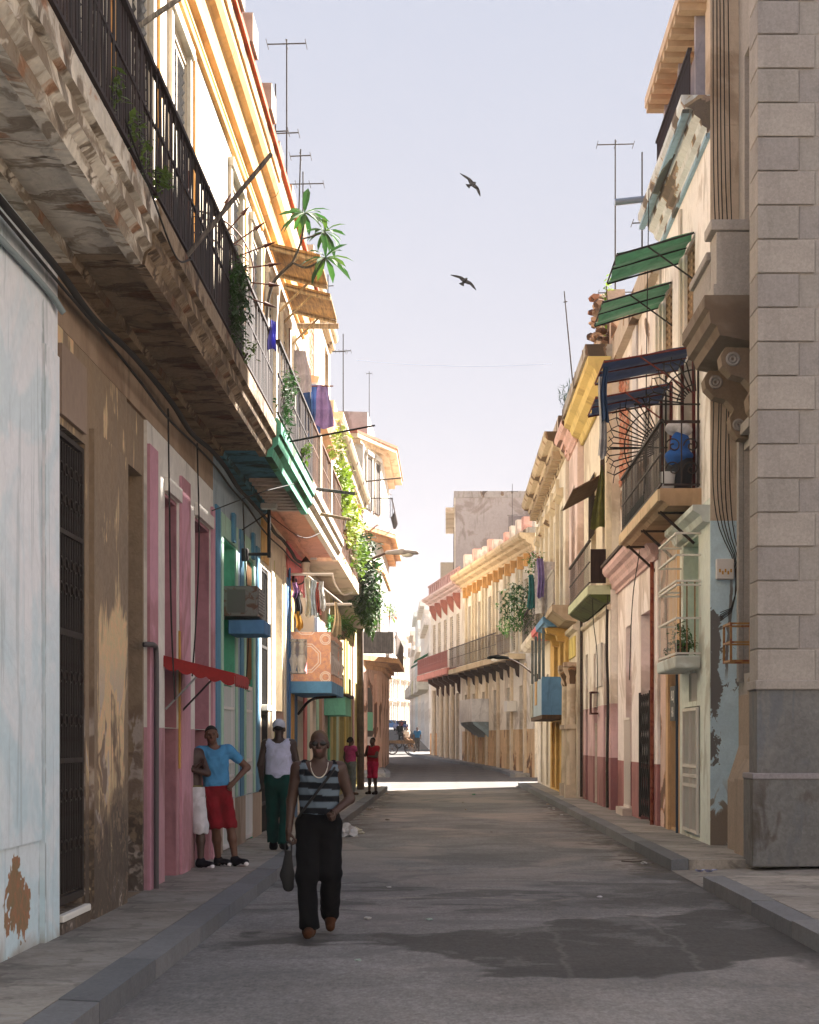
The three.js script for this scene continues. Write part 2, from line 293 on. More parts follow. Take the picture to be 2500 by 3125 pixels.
// ---------- left side of the street ----------
const LX = -3.03, creamUp = paint('#c3b294', 'grime'), ochre = paint('#dca344', 'grime'), ochreD = paint('#c98f2f', 'plaster');
const shutterG = M('#6e7076', { t: 'wood', r: .8 }), darkIn = M('#6b5e50', { t: 'wood' });
const balcBrown = ['#33242a', '#3d2a2e', '#2c2024', '#463230'].map(c => woodm(c));
function louverWindow(h, s0, s1, y0, y1, frameM, slatM, n = -0.06, open = false) {   // tall window: frame with slats as sub-parts
  const w = s1 - s0, fr = h.part('window', frameM, [h.bx(s0, s0 + .06, y0, y1, n - .05, n), h.bx(s1 - .06, s1, y0, y1, n - .05, n), h.bx(s0 + .06, s1 - .06, y1 - .06, y1, n - .05, n), h.bx(s0 + .06, s1 - .06, y0, y0 + .08, n - .05, n), h.bx((s0 + s1) / 2 - .03, (s0 + s1) / 2 + .03, y0 + .08, y1 - .06, n - .05, n)]);
  h.part('pane', darkIn, [h.bx(s0 + .06, s1 - .06, y0 + .08, y1 - .06, n - .12, n - .1)], fr);
  const hw = (w - .18) / 2, g = new THREE.BoxGeometry(.016, .07, hw); metreShare(g);
  for (const c of [s0 + .06 + hw / 2, s1 - .06 - hw / 2]) for (let y = y0 + .16; y < y1 - .1; y += .115) { const m = new THREE.Mesh(g, slatM); m.name = 'slat'; m.castShadow = m.receiveShadow = true; m.position.copy(h.p(c, y, n - .02)); m.rotation.z = h.side * -.6; fr.add(m); }
  return fr;
}
function cornice(h, mat, s0, s1, y, d, hh, name = 'cornice') {   // stepped moulding, wall top to outer lip
  return h.part(name, mat, [h.prof([[-.02, y], [.05, y], [.05, y + hh * .12], [.12, y + hh * .2], [.14, y + hh * .36], [d * .55, y + hh * .48], [d * .6, y + hh * .62], [d * .85, y + hh * .68], [d, y + hh * .82], [d, y + hh], [-.02, y + hh]], s0, s1)]);
}
function slabProfile(D, y, b = .44) { return [[0, y - .05], [.13, y - .05], [.15, y + .02], [D - .24, y + .02], [D - .22, y - .06], [D - .13, y - .06], [D - .11, y + .03], [D - .05, y + .08], [D - .05, y + .18], [D, y + .2], [D, y + b - .06], [D - .03, y + b], [0, y + b]]; }
function body(h, mat, s0, s1, y1, d0 = .42, d1 = 8) { h.part('rear_wall', mat, [h.bx(s0, s1, 0, y1, -d1, -d0)]); }
function upperLeft(h, s0, s1, wins) {            // first floor with cornice and tiled edge shared by the row
  h.wall('upper_wall', creamUp, s0, s1, 5.5, 10.1, wins.map(w => [w, w + 1.15, 5.88, 9.5]), .4);
  for (const w of wins) {
    louverWindow(h, w, w + 1.15, 5.88, 9.5, paint('#cfc5ae'), shutterG, -.02);
    h.part('window_surround', paint('#d8cfba'), [h.bx(w - .14, w - .005, 5.88, 9.62, .002, .05), h.bx(w + 1.155, w + 1.29, 5.88, 9.62, .002, .05), h.bx(w - .14, w + 1.29, 9.625, 9.75, .002, .08)]);
    h.part('pilaster_strip', ochreD, [h.bx(w + 1.62, w + 1.74, 6.4, 9.85, .002, .03)]);
  }
  h.part('moulding', ochreD, [h.prof([[0.002, 9.93], [.05, 9.95], [.06, 10.02], [.002, 10.05]], s0, s1)]);
  cornice(h, ochre, s0, s1, 10.1, .30, .62);
  h.part('parapet', paint('#c9a469', 'peel', .02), [h.bx(s0, s1, 10.725, 10.95, -.3, .33)]);
  h.part('roof_edge', M('#c2562e', { t: 'grime', b: .004 }), [h.bx(s0, s1, 10.955, 11.06, -.2, .38)]);
  for (let s = s0 + .8; s < s1 - .4; s += 2.35) h.part('parapet_block', paint('#8f8576', 'grime'), [h.bx(s, s + .62, 11.065, 11.45, -.12, .42)]);
  h.part('roof', paint('#8a7f72', 'grime'), [h.bx(s0, s1, 10.5, 10.7, -8, -.42)]);
}
// --- white house nearest the camera ---
{
  const h = new House('white_house', 'pale blue-white rendered house nearest on the left, lower plaster flaking', 'house', 1, 0, LX);
  const s0 = -8, s1 = 12.66;
  body(h, paint('#b8b5b0'), s0, s1, 10.4);
  const map = tex(1024, 1024, (u, v) => {         // 4 m x 5.6 m of wall by the corner
    const s = 8.8 + u * 4, y = v * 5.6, a = fbm(u, v, 6, 8, 6, 301), g = fbm(u, v, 80, 110, 2, 303), st = fbm(u, v, 50, 4, 4, 305), e = fbm(u, v, 7, 10, 6, 307);
    let c = mix([.90, .91, .93], [.76, .85, .89], step(.42, .62, a) * .5 + step(2.6, 1.2, y + (e - .5) * 2) * .45);
    c = c.map(q => q + (g - .5) * .05);
    c = mix(c, [.55, .60, .62], step(.6, .74, st) * .3);
    const e2 = fbm(u, v, 16, 22, 6, 311); const p = step(.60, .612, e * .25 + e2 * .36 + .40 * step(.85, 0, Math.hypot((s - 11.55) * 1.0, (y - .55) * 1.25)) + .1 * step(.35, 0, y) - (y > 1.4 ? .05 : 0) + (g - .5) * .08);
    c = mix(c, [.55, .58, .60], step(.018, .004, Math.abs(fbm(u, v, 4, 5, 6, 313) - .5)) * .06);
    c = mix(c, [.55 + (g - .5) * .2, .43, .32], p);
    c = mix(c, [.42, .38, .33], step(.32, .05, y + (a - .5) * .5) * .6);
    c = mix(c, [.40, .46, .47], step(.06, .0, Math.abs(s - 12.2 + (a - .5) * .1)) * step(.35, .7, fbm(u, v, 30, 40, 4, 309)) * .6);   // moss down the joint
    return c;
  }, 4, 5.6); map.offset.set(-8.8 / 4, 0);
  const wm = new THREE.MeshStandardMaterial({ map, roughness: .9, bumpMap: T.bump, bumpScale: .008 });
  h.wall('wall', wm, s0, 12.18, .92, 5.5, [], .4, .02);
  h.wall('corner_pilaster', wm, 12.2, s1, .1, 4.62, [], .42, .035); h.wall('wall', wm, 12.185, s1, 4.625, 5.5, [], .4, .02);
  h.wall('plinth', wm, s0, 12.195, .1, .915, [], .4, -.004);
  upperLeft(h, s0, s1, [5.9, 8.3, 10.7]);
  h.part('balcony_slab', M('#d8cebe', { t: 'soffit', b: .03, bt: 'crack' }), [h.prof(slabProfile(.80, 5.4), s0, s1 - .004)]);
  h.railing(balcBrown[0], 8.2, s1, .76, 5.84, 6.86, .082, .052, { thin: .004, mats: balcBrown, tilt: .015, jit: .012, ends: false, mid: .55 });
}
// --- brown house, rose-painted shop front ---
{
  const h = new House('brown_house', 'brown stained house with peeling pier and rose-pink shop front', 'house', 1, 12.67, LX);
  const s0 = 12.67, s1 = 21.2;
  body(h, paint('#5d4c3e'), s0, s1, 10.4, .62);
  const map = tex(1024, 1024, (u, v) => {          // 4 m x 5.6 m: bare plaster, peeled coats
    const s = 12.67 + u * 4, y = v * 5.6, a = fbm(u, v, 6, 8, 6, 331), g = fbm(u, v, 90, 120, 3, 333), st = fbm(u, v, 44, 4, 5, 335), e = fbm(u, v, 9, 7, 6, 337);
    let c = mix([.48, .42, .36], [.56, .48, .39], a); c = c.map(q => q + (g - .5) * .08);
    c = mix(c, [.56, .46, .35], step(.42, .85, st * .6 + a * .4) * step(2.6, 4.6, y) * .4);
    const pier = step(.85, .5, Math.abs(s - 14.6)), z = .16 * pier * step(3.15, 2.5, y + (st - .5) * 1.3) * step(.9, 1.3, y);
    c = mix(c, [.80 + (g - .5) * .15, .69, .54], step(.535, .60, e * .6 + st * .4 + z * 1.25 - .06));
    c = mix(c, [.66, .62, .60], step(.60, .63, e + z * .45 - .02 + (g - .5) * .05) * step(2.6, 1.8, y) * .8);
    c = mix(c, [.40, .33, .28], step(.50, .62, fbm(u, v, 26, 34, 5, 341) * .6 + e * .4) * step(2.05, 1.75, y + (a - .5)) * .75);
    c = mix(c, [.24, .21, .19], step(.44, .60, a * .5 + g * .5 + step(1.1, .3, y) * .1) * step(1.35, .8, y + (e - .5)) * .7);
    return c;
  }, 4, 5.6); map.offset.set(0, 0);
  const wm = new THREE.MeshStandardMaterial({ map, roughness: .95, bumpMap: T.bump, bumpScale: .015 });
  const brownUp = paint('#6d5843', 'grime', .01);
  h.wall('wall', wm, s0, 15.5, .1, 4.9, [[12.72, 13.72, .3, 4.14]], .6, 0);
  h.wall('pier', wm, 13.86, 15.3, .1, 4.3, [], .045, .045);
  h.wall('wall', wm, 15.5, 16.52, .1, 4.9, [[15.72, 16.46, .15, 4.32]], .6, -.03);
  h.wall('frieze', brownUp, s0, s1, 4.905, 5.5, [], .6, .0);
  h.part('lintel_panel', paint('#5a4a3c', 'grime'), [h.bx(12.72, 13.6, 4.2, 4.75, .002, .04)]);
  // iron gate
  const gate = h.part('iron_gate', iron('#2d2421'), [h.bx(12.73, 12.78, .36, 4.1, -.05, -.01), h.bx(13.66, 13.71, .36, 4.1, -.05, -.01), h.bx(12.78, 13.66, 4.06, 4.1, -.05, -.01), h.bx(12.78, 13.66, .36, .42, -.05, -.01), h.bx(12.78, 13.66, 2.5, 2.55, -.05, -.01), h.bx(12.78, 13.66, 1.48, 1.52, -.05, -.01), h.bx(12.78, 13.66, 3.3, 3.34, -.05, -.01)]);
  const bg = metreShare(bar(V(0, 0, 0), V(0, 3.6, 0), .011, .011, 5));
  for (let s = 12.85; s < 13.65; s += .085) { const b = new THREE.Mesh(bg, iron('#2d2421')); b.name = 'gate_bar'; b.position.copy(h.p(s, .44, -.03)); b.castShadow = true; gate.add(b); }
  const scr = []; for (const y of [.8, 1.2, 1.8, 2.15, 2.85, 3.05, 3.55, 3.8]) for (let s = 12.9; s < 13.65; s += .17) { const p = []; for (let i = 0; i <= 12; i++) { const t = i / 12 * 5.2, q = .085 * (1 - i / 15); p.push([s + q * Math.cos(t), y + q * Math.sin(t), -.012]); } scr.push(h.tube(p, .008, 4, 14)); }
  h.part('scrollwork', iron('#3a302a'), scr, gate);
  h.part('door', woodm('#57463a'), [h.bx(12.72, 13.72, .3, 4.14, -.5, -.45)]);
  h.part('threshold', M('#dcdcd8', { r: .5 }), [h.rb(12.74, 13.72, .24, .298, -.4, .05)]);
  h.part('door', woodm('#4d3d32'), [h.bx(15.72, 16.46, .15, 4.32, -.55, -.5)]);
  h.part('step', wm, [h.bx(12.72, 13.74, .1, .235, -.3, .04)]);
  // rose shop front
  const rose = paint('#ad6f82', 'grime'), roseD = paint('#84505f', 'plaster'), wht = paint('#d9d5cf', 'plaster'), roseL = paint('#976671', 'grime');
  h.wall('shop_front', wht, 16.53, s1, 1.8, 4.9, [[17.58, 18.4, 1.8, 4.33], [19.68, 20.92, 1.8, 4.36]].map(a => rect(a[0], a[1], a[2] - .001 + .001, a[3])).map(q => q.map(p => [p[0], p[1] === 1.8 ? 1.805 : p[1]])), .6, 0);
  h.wall('shop_dado', roseL, 16.53, 17.578, .1, 1.798, [], .6, 0); h.wall('shop_dado', roseL, 18.402, 19.678, .1, 1.798, [], .6, 0); h.wall('shop_dado', roseL, 20.922, s1, .1, 1.798, [], .6, 0);
  for (const [a, b] of [[16.53, 17.0], [18.52, 19.15], [20.96, 21.19]]) h.wall('pilaster', rose, a, b, .12, 4.66, [], .03, .033);
  for (const [a, b, t] of [[17.58, 18.4, 4.33], [19.68, 20.92, 4.36]]) {
    h.part('door_jamb', roseD, [h.bx(b - .04, b - .002, .14, t, -.55, -.01), h.bx(a + .002, a + .04, .14, t, -.55, -.01), h.bx(a + .04, b - .04, t - .04, t - .002, -.55, -.01)]);
    const d = h.part('door', woodm('#5a2f3e'), [h.bx(a + .04, b - .04, .14, t - .04, -.6, -.55)]);
    h.part('door_panel', woodm('#6b3a4b'), [h.bx(a + .12, b - .12, .4, 1.5, -.548, -.53), h.bx(a + .12, b - .12, 1.65, t - .2, -.548, -.53)], d);
    h.part('step', paint('#6e5a57', 'grime'), [h.bx(a, b, .1, .138, -.5, .06)]);
    h.part('lintel_block', wht, [h.bx(a - .05, b + .05, t - .04 + .05, t + .16, .003, .05)]);
  }
  upperLeft(h, s0, s1, [13.1, 15.5, 17.9]);
  h.part('balcony_slab', M('#947f67', { t: 'soffit', b: .035, bt: 'crack' }), [h.prof(slabProfile(.82, 5.4), s0, s1)]);
  h.railing(balcBrown[0], s0, s1, .77, 5.84, 6.86, .082, .052, { thin: .004, mats: balcBrown, tilt: .015, jit: .012, ends: false, mid: .55 });
  h.part('water_pipe', M('#4a4547', { r: .6 }), [h.tube([[16.3, 2.62, .02], [16.34, 2.62, .16], [16.55, 2.62, .17], [16.62, 2.6, .17], [16.64, 2.5, .17], [16.64, 1, .17], [16.64, .16, .17]].map(q => [q[0], q[1], q[2] * .45]), .028, 7, 40)]);
  for (const s of [18.8]) { const C = iron('#6b4436'), f = [h.bar([s, 6.0, .06], [s, 8.2, .06], .014)]; for (let i = 0; i < 9; i++) { const a = -.35 + i * .24, c = Math.cos(a), q = Math.sin(a); f.push(h.bar([s, 7.0 + .5 * q, .06 + .5 * c], [s, 7.0 + .98 * q, .06 + .98 * c], .009), h.bar([s, 7.0 + .93 * q, .06 + .93 * c], [s, 7.0 + 1.08 * q, .06 + 1.08 * c], .028, .002, 4)); f.push(h.tube(Array.from({ length: 10 }, (_, k) => { const t = k / 9 * 4.6, r = .085 * (1 - k / 12); return [s, 7.0 + .62 * Math.sin(a + .12) + r * Math.sin(t), .06 + .62 * Math.cos(a + .12) + r * Math.cos(t)]; }), .007, 4, 12)); } for (const r of [.5, .75]) f.push(h.tube(Array.from({ length: 12 }, (_, k) => { const a = -.4 + k * .19; return [s, 7.0 + r * Math.sin(a), .06 + r * Math.cos(a)]; }), .01, 4, 26)); h.part('iron_fan', C, f); }
  h.part('poster', M('#c49a4e', { t: 'grime' }), [h.bx(18.45, 18.66, 1.35, 2.9, .004, .02)]);
}
// --- blue house ---
{
  const h = new House('blue_house', 'blue house with teal and mint pilasters and white iron gates', 'house', 1, 21.21, LX);
  const s0 = 21.21, s1 = 26.6;
  body(h, paint('#5b6a75'), s0, s1, 10.4, .5);
  const bw = paint('#8ea3b4', 'plaster'), teal = paint('#1f6486', 'plaster'), mint = paint('#93c9b4', 'plaster'), lb = paint('#86a6c9', 'plaster'), dado = paint('#7d6a5c', 'grime');
  h.wall('wall', bw, s0, s1, .85, 5.5, [[22.12, 23.42, .86, 4.43], [24.62, 25.56, .86, 4.45]], .5);
  for (const [a, b] of [[s0, 22.1], [23.44, 24.6], [25.58, s1]]) h.wall('dado', dado, a, b, .1, .846, [], .5, .004);
  for (const [a, b] of [[21.35, 21.72], [23.86, 24.2], [25.9, 26.26]]) h.wall('pilaster', teal, a, b, .86, 4.75, [], .028, .028);
  for (const [a, b] of [[21.22, 21.34], [23.66, 23.85], [25.8, 25.89]]) h.wall('pilaster', lb, a, b, .86, 4.6, [], .01, .012);
  for (const [a, b, t] of [[22.12, 23.42, 4.43], [24.62, 25.56, 4.45]]) {
    h.part('door_surround', mint, [h.bx(a - .2, a, .87, t + .3, .003, .015), h.bx(b, b + .22, .87, t + .3, .003, .015), h.bx(a, b, t, t + .3, .003, .015)]);
    h.part('keystone', teal, [h.bx((a + b) / 2 + .1, (a + b) / 2 + .32, t + .02, t + .42, .017, .06)]);
    h.part('door_jamb', paint('#2e8f76'), [h.bx(b - .03, b - .003, .14, t, -.45, -.005), h.bx(a + .003, a + .03, .14, t, -.45, -.005), h.bx(a + .03, b - .03, t - .03, t - .003, -.45, -.005)]);
    h.part('step', dado, [h.bx(a, b, .1, .138, -.4, .03)]);
    const gt = h.part('white_gate', M('#d5d3d6', { r: .5 }), [h.bx(a + .05, b - .05, 2.44, 2.5, -.04, 0), h.bx(a + .05, b - .05, 2.1, 2.14, -.04, 0), h.bx(a + .05, b - .05, .18, .24, -.04, 0), h.bx(a + .05, b - .05, 1.35, 1.4, -.04, 0), h.bx(a + .05, b - .05, 1.15, 1.19, -.04, 0), h.bx(a + .05, a + .1, .18, 2.5, -.04, 0), h.bx(b - .1, b - .05, .18, 2.5, -.04, 0)]);
    const g = metreShare(box(-.005, .005, 0, 2.2, -.014, .014)); for (let s = a + .16; s < b - .1; s += .12) { const m = new THREE.Mesh(g, M('#d5d3d6', { r: .5 })); m.name = 'gate_bar'; m.position.copy(h.p(s, .22, -.02)); m.castShadow = true; gt.add(m); }
  }
  h.part('door', paint('#1f7f68'), [h.bx(22.15, 23.39, .14, 4.4, -.48, -.44)]);
  h.part('door', paint('#4c5e5a'), [h.bx(24.65, 25.53, .14, 2.5, -.48, -.44)]);
  const lv = h.part('louver_shutter', woodm('#7a5426'), [h.bx(24.65, 25.53, 2.55, 4.42, -.07, -.035)]);
  for (let s = 24.72; s < 25.5; s += .075) h.part('slat', woodm('#9a6c33'), [h.bx(s, s + .045, 2.62, 4.36, -.034, -.015)], lv);
  upperLeft(h, s0, s1, [20.35 + 2.45, 25.15].filter(w => w + 1.3 < s1 + .4).map(w => Math.min(w, s1 - 1.32)));
  h.part('balcony_slab', M('#548a9c', { t: 'soffit', b: .02 }), [h.prof([[0, 5.35], [.13, 5.35], [.15, 5.42], [.66, 5.42], [.66, 5.84], [0, 5.84]], s0, s1)]);
  for (let s = 23.4; s < s1 - .2; s += .33) h.part('joist', paint('#b99a86', 'grime'), [h.bx(s, s + .12, 5.375, 5.418, .2, .64)]);
  h.part('balcony_fascia', paint('#3f9474', 'peel', .02), [h.prof([[.662, 5.34], [.76, 5.34], [.78, 5.45], [.84, 5.5], [.85, 5.62], [.88, 5.64], [.88, 5.78], [.84, 5.84], [.662, 5.84]], s0, s1)]);
  h.railing(balcBrown[0], s0, s1, .84, 5.84, 6.86, .09, .042, { thin: .004, mats: balcBrown, tilt: .015, jit: .01, ends: false, mid: .55 });
}
// --- cream house with the pink balcony underside ---
{
  const h = new House('cream_house', 'sunlit cream house with black gate under a pink balcony underside', 'house', 1, 26.61, LX);
  const s0 = 26.61, s1 = 34.4;
  body(h, paint('#b5a58c'), s0, s1, 10.4, .5);
  const cr = paint('#e9dcc4', 'plaster'), yl = paint('#d9ab55', 'plaster'), red = paint('#c8505a', 'plaster'), dado = paint('#c98a3e', 'grime');
  h.wall('wall', cr, s0, 30.78, 2.2, 5.6, [[26.75, 27.72, 2.205, 4.52], [28.95, 30.1, 2.205, 4.62]], .5);
  for (const [a, b] of [[s0, 26.74], [27.73, 28.94], [30.11, 30.78]]) h.wall('wall_base', a > 28 ? paint('#d9a592', 'peel') : paint('#cbb392', 'grime'), a, b, .1, 2.196, [], .5);
  h.part('pilaster', cr, [h.bx(28.1, 28.4, .12, 4.9, .003, .03), h.bx(30.3, 30.6, .12, 4.9, .003, .03)]);
  h.part('pilaster_strip', paint('#a9b25a'), [h.bx(28.42, 28.5, .9, 4.8, .003, .03)]);
  h.part('corner_band', yl, [h.bx(s0, 27.6, 4.62, 5.55, .003, .03)]);
  const gate = h.part('black_gate', iron('#1d1b1d'), [h.bx(26.76, 26.8, .15, 4.5, -.05, -.01), h.bx(27.67, 27.71, .15, 4.5, -.05, -.01), h.bx(26.8, 27.67, 4.46, 4.5, -.05, -.01), h.bx(26.8, 27.67, 3.2, 3.25, -.05, -.01), h.bx(26.8, 27.67, 2.1, 2.15, -.05, -.01), h.bx(26.8, 27.67, .6, .66, -.05, -.01)]);
  const gb = metreShare(bar(V(0, 0, 0), V(0, 4.3, 0), .011, .011, 5)); for (let s = 26.87; s < 27.66; s += .09) { const b = new THREE.Mesh(gb, iron('#1d1b1d')); b.name = 'gate_bar'; b.position.copy(h.p(s, .16, -.03)); gate.add(b); }
  h.part('door', M('#4f4542', { t: 'wood' }), [h.bx(26.75, 27.72, .15, 4.52, -.48, -.44)]);
  h.part('door', paint('#a89a80'), [h.bx(28.95, 30.1, .15, 4.6, -.48, -.42)]); h.part('door_base', dado, [h.bx(28.97, 30.08, .15, 1.9, -.418, -.38)]);
  h.part('stone_sill', paint('#d8d2c8'), [h.rb(26.7, 27.76, 2.16, 2.26, -.1, .1)]);
  // upper floor
  h.wall('upper_wall', creamUp, s0, s1, 5.6, 10.1, [[27.4, 28.5, 5.98, 9.3], [29.8, 30.9, 5.98, 9.3], [32.2, 33.3, 5.98, 9.3]], .4);
  for (const a of [27.4, 29.8, 32.2]) { louverWindow(h, a, a + 1.1, 5.98, 9.3, paint('#d8cfba'), shutterG, -.03); h.part('window_surround', paint('#e6dcc6'), [h.bx(a - .16, a - .004, 5.98, 9.45, .003, .06), h.bx(a + 1.104, a + 1.26, 5.98, 9.45, .003, .06), h.bx(a - .16, a + 1.26, 9.455, 9.6, .003, .09)]); }
  cornice(h, ochre, s0, s1, 10.1, .30, .6); h.part('parapet', paint('#b8a07c', 'grime'), [h.bx(s0, s1, 10.705, 11.0, -.3, .3)]); h.part('roof_edge', M('#b8532f', { t: 'grime' }), [h.bx(s0, s1, 11.005, 11.1, -.2, .36)]);
  for (let s = s0 + .6; s < s1 - .6; s += 2.2) h.part('parapet_block', paint('#8f8068', 'peel', .02), [h.bx(s, s + .7, 11.105, 11.1 + rr(.3, .75), -.15, .25)]);
  h.part('roof', paint('#8a7f72', 'grime'), [h.bx(s0, s1, 10.5, 10.7, -8, -.42)]);
  // two timber canopies and a bare beam high on the wall
  const canopyM = woodm('#c59c5e');
  for (const a of [27.45, 29.85]) {
    const c = h.part('canopy', canopyM, [extrude2([[0, 9.98], [.84, 9.78], [.84, 9.82], [0, 10.02]], [], a, a + 1.75, (n, y, s) => h.p(s, y, n + .06))]);
    h.part('canopy_beam', woodm('#d8bf94'), [h.bar([a + .05, 9.94, .05], [a + .05, 9.73, .9], .035), h.bar([a + 1.7, 9.94, .05], [a + 1.7, 9.73, .9], .035)], c);
    h.part('canopy_strut', woodm('#d8bf94'), [h.bar([a + .06, 9.3, .04], [a + .06, 9.8, .55], .022), h.bar([a + 1.68, 9.3, .04], [a + 1.68, 9.8, .55], .022)], c);
  }
  h.part('beam', woodm('#b7a488'), [h.bar([32.9, 10.0, .02], [32.9, 10.0, .85], .06)]);
  // balcony
  h.part('balcony_slab', M('#dfa58f', { t: 'plaster', b: .01 }), [h.prof([[0, 5.44], [.13, 5.44], [.16, 5.52], [.62, 5.52], [.62, 5.92], [0, 5.92]], s0, s1)]);
  h.part('balcony_fascia', paint('#e0cfae', 'grime', .015), [h.prof([[.622, 5.46], [.72, 5.46], [.74, 5.56], [.80, 5.62], [.82, 5.74], [.86, 5.76], [.86, 5.88], [.82, 5.92], [.622, 5.92]], s0, s1)]);
  const lightB = ['#7c5a44', '#8d684e', '#6e4d3d', '#94745c'].map(c => woodm(c));
  h.railing(lightB[0], s0, s1, .8, 5.92, 6.95, .1, .035, { thin: .005, mats: lightB, tilt: .012, jit: .01, ends: false, mid: .6 });
  for (const s of [28.4, 31]) h.part('railing_post', paint('#cdbba0', 'grime'), [h.bx(s, s + .28, 5.92, 7.0, .66, .84)]);
  // red recess and glass lamp over the mezzanine
  h.part('red_panel', red, [h.bx(30.79, s1, 4.75, 5.43, .003, .03)]);
}
// ---------- right side of the street ----------
function canvas(f, nx = 16, ny = 8) { const tr = []; for (let i = 0; i < nx; i++) for (let j = 0; j < ny; j++) { const A = f(i / nx, j / ny), B = f((i + 1) / nx, j / ny), C = f((i + 1) / nx, (j + 1) / ny), D = f(i / nx, (j + 1) / ny); tr.push([A, B, C], [A, C, D]); } return toCreasedNormals(raw(tr), 1); }
{ // rusticated stone corner building
  const h = new House('stone_corner_building', 'grey rusticated stone corner building at the right edge, dark stained base', 'building', -1, 20.5, 3.87);
  const st = ['#9f9a97', '#999592', '#a49f9b', '#959190'].map(c => M(c, { t: 'stone', b: .003 })), plain = M('#9f9a96', { t: 'stone', b: .003 });
  h.part('wall_core', plain, [h.bx(20.62, 23.78, .1, 22, -14, -.44), h.bx(20.482, 21.02, 2.3, 22, -14, -.012)]);
  h.wall('wall', plain, 21.02, 23.78, .1, 17, [[22.5, 23.35, 2.62, 5.8], [22.3, 23.3, 7.7, 11.4]], .3, -.36 + .0);
  let k = 0;
  for (let y = 13.04 + .4264 * 6; y > 2.4; y -= .4264, k++) {
    const long = k % 2 === 0, y0 = y - .4264 + .009, y1 = y - .009, e = long ? -.715 : -.515;
    h.part('quoin_block', st[k % 4], [h.rb(20.44, 20.98, y0, y1, e, 0, .012)]);
    h.part('ashlar_block', st[(k + 2) % 4], [h.rb(20.475, 20.9, y0 + .002, y1 + .008, -3.2, e - .014, .01)]);
  }
  const baseTex = tex(512, 512, (u, v) => { const y = v * 2.6, a = fbm(u, v, 5, 5, 6, 401), g = fbm(u, v, 70, 70, 2, 403), st = fbm(u, v, 16, 4, 5, 405); let c = [.41, .41, .41].map(q => q + (g - .5) * .08 + (a - .5) * .1); c = mix(c, [.33, .36, .40], step(.45, .65, st) * .4); c = mix(c, [.25, .22, .19], step(.42, .6, a * .6 + st * .4) * step(1.35, .9, y + (st - .5) * .8) * .8); return c; }, 2.6, 2.6);
  const bm = new THREE.MeshStandardMaterial({ map: baseTex, roughness: .95, bumpMap: T.bump, bumpScale: .012 });
  h.part('plinth', bm, [h.bx(20.4, 21.06, .1, 1.18, -5, .06), h.bx(20.47, 21.0, 1.26, 2.3, -5, -.002)]);
  h.part('plinth_ledge', M('#8d8a8f', { t: 'stone' }), [h.rb(20.38, 21.08, 1.18, 1.26, -5, .075, .02)]);
  h.part('base_ledge', plain, [h.rb(20.42, 21.03, 2.3, 2.42, -5, .03, .02)]);
  // moulded base of the street front
  h.part('base_moulding', M('#9c8c7e', { t: 'stone', b: .004 }), [h.prof([[-.62, .1], [-.02, .1], [-.02, 1.15], [-.06, 1.25], [-.16, 1.42], [-.2, 1.6], [-.2, 2.5], [-.3, 2.62], [-.62, 2.62]], 21.08, 22.2), h.prof([[-.62, .1], [-.1, .1], [-.1, 1.1], [-.2, 1.4], [-.26, 1.6], [-.26, 2.3], [-.62, 2.4]], 22.21, 23.2)]);
  for (const [s, d, y0, y1] of [[21.08, -.12, 2.63, 13.1], [21.4, -.2, 2.63, 13.1], [21.7, -.27, 2.63, 13.1], [22.1, -.24, 8.6, 13.1], [22.3, -.3, 7.7, 13.1]]) h.part('pilaster_moulding', st[Math.floor(s * 7) % 4], [h.rb(s, s + .22, y0, y1, -.37, d, .03)]);
  h.part('window', M('#2b241f', { t: 'wood' }), [h.bx(22.5, 23.35, 2.62, 5.8, -.55, -.5)]); h.part('window', M('#5a5048', { t: 'wood' }), [h.bx(22.3, 23.3, 7.7, 11.4, -.55, -.5)]);
  h.part('window_mullion', M('#453a31', { t: 'wood' }), [h.bx(22.9, 22.96, 2.62, 5.8, -.499, -.46), h.bx(22.5, 23.35, 4.6, 4.66, -.499, -.47)]);
  h.part('window_surround', st[1], [h.rb(22.36, 22.49, 2.5, 5.95, -.36, -.28), h.rb(23.36, 23.5, 2.5, 5.95, -.36, -.28), h.rb(22.36, 23.5, 5.955, 6.1, -.36, -.24)]);
  // stone balcony on scroll consoles
  h.part('balcony_slab', M('#6d5f52', { t: 'grime', b: .005 }), [h.prof([[-.36, 6.85], [.3, 6.98], [.34, 7.1], [.42, 7.14], [.44, 7.3], [.5, 7.34], [.5, 7.5], [-.36, 7.5]], 21.45, 23.5)]);
  h.part('balcony_pier', st[2], [h.rb(21.5, 21.95, 7.505, 8.35, -.34, .34), h.rb(21.46, 22.0, 8.355, 8.5, -.35, .42, .02), h.rb(21.485, 21.96, 7.506, 7.66, -.35, .38)]);
  h.part('balcony_parapet', st[0], [h.bx(21.96, 23.5, 7.505, 8.1, .2, .34), h.rb(21.96, 23.5, 8.105, 8.22, .14, .4, .02)]);
  for (const s of [21.62, 23.0]) { const c = h.part('console', M('#7a6a5a', { t: 'stone', b: .004 }), [extrude2([[-.36, 5.9], [-.22, 5.92], [-.12, 6.05], [-.1, 6.2], [-.16, 6.32], [-.05, 6.45], [.12, 6.5], [.24, 6.62], [.26, 6.75], [.2, 6.86], [-.36, 6.84]], [], s, s + .3, (n, y, q) => h.p(q, y, n))]);
    for (const [n, y, r] of [[.1, 6.7, .075], [-.22, 6.1, .065]]) h.part('volute', st[3], [new THREE.TorusGeometry(r, .022, 6, 20).translate(-n, y, -(s - 20.5) + .008), new THREE.TorusGeometry(r * .45, .02, 6, 14).translate(-n, y, -(s - 20.5) + .008)], c); }
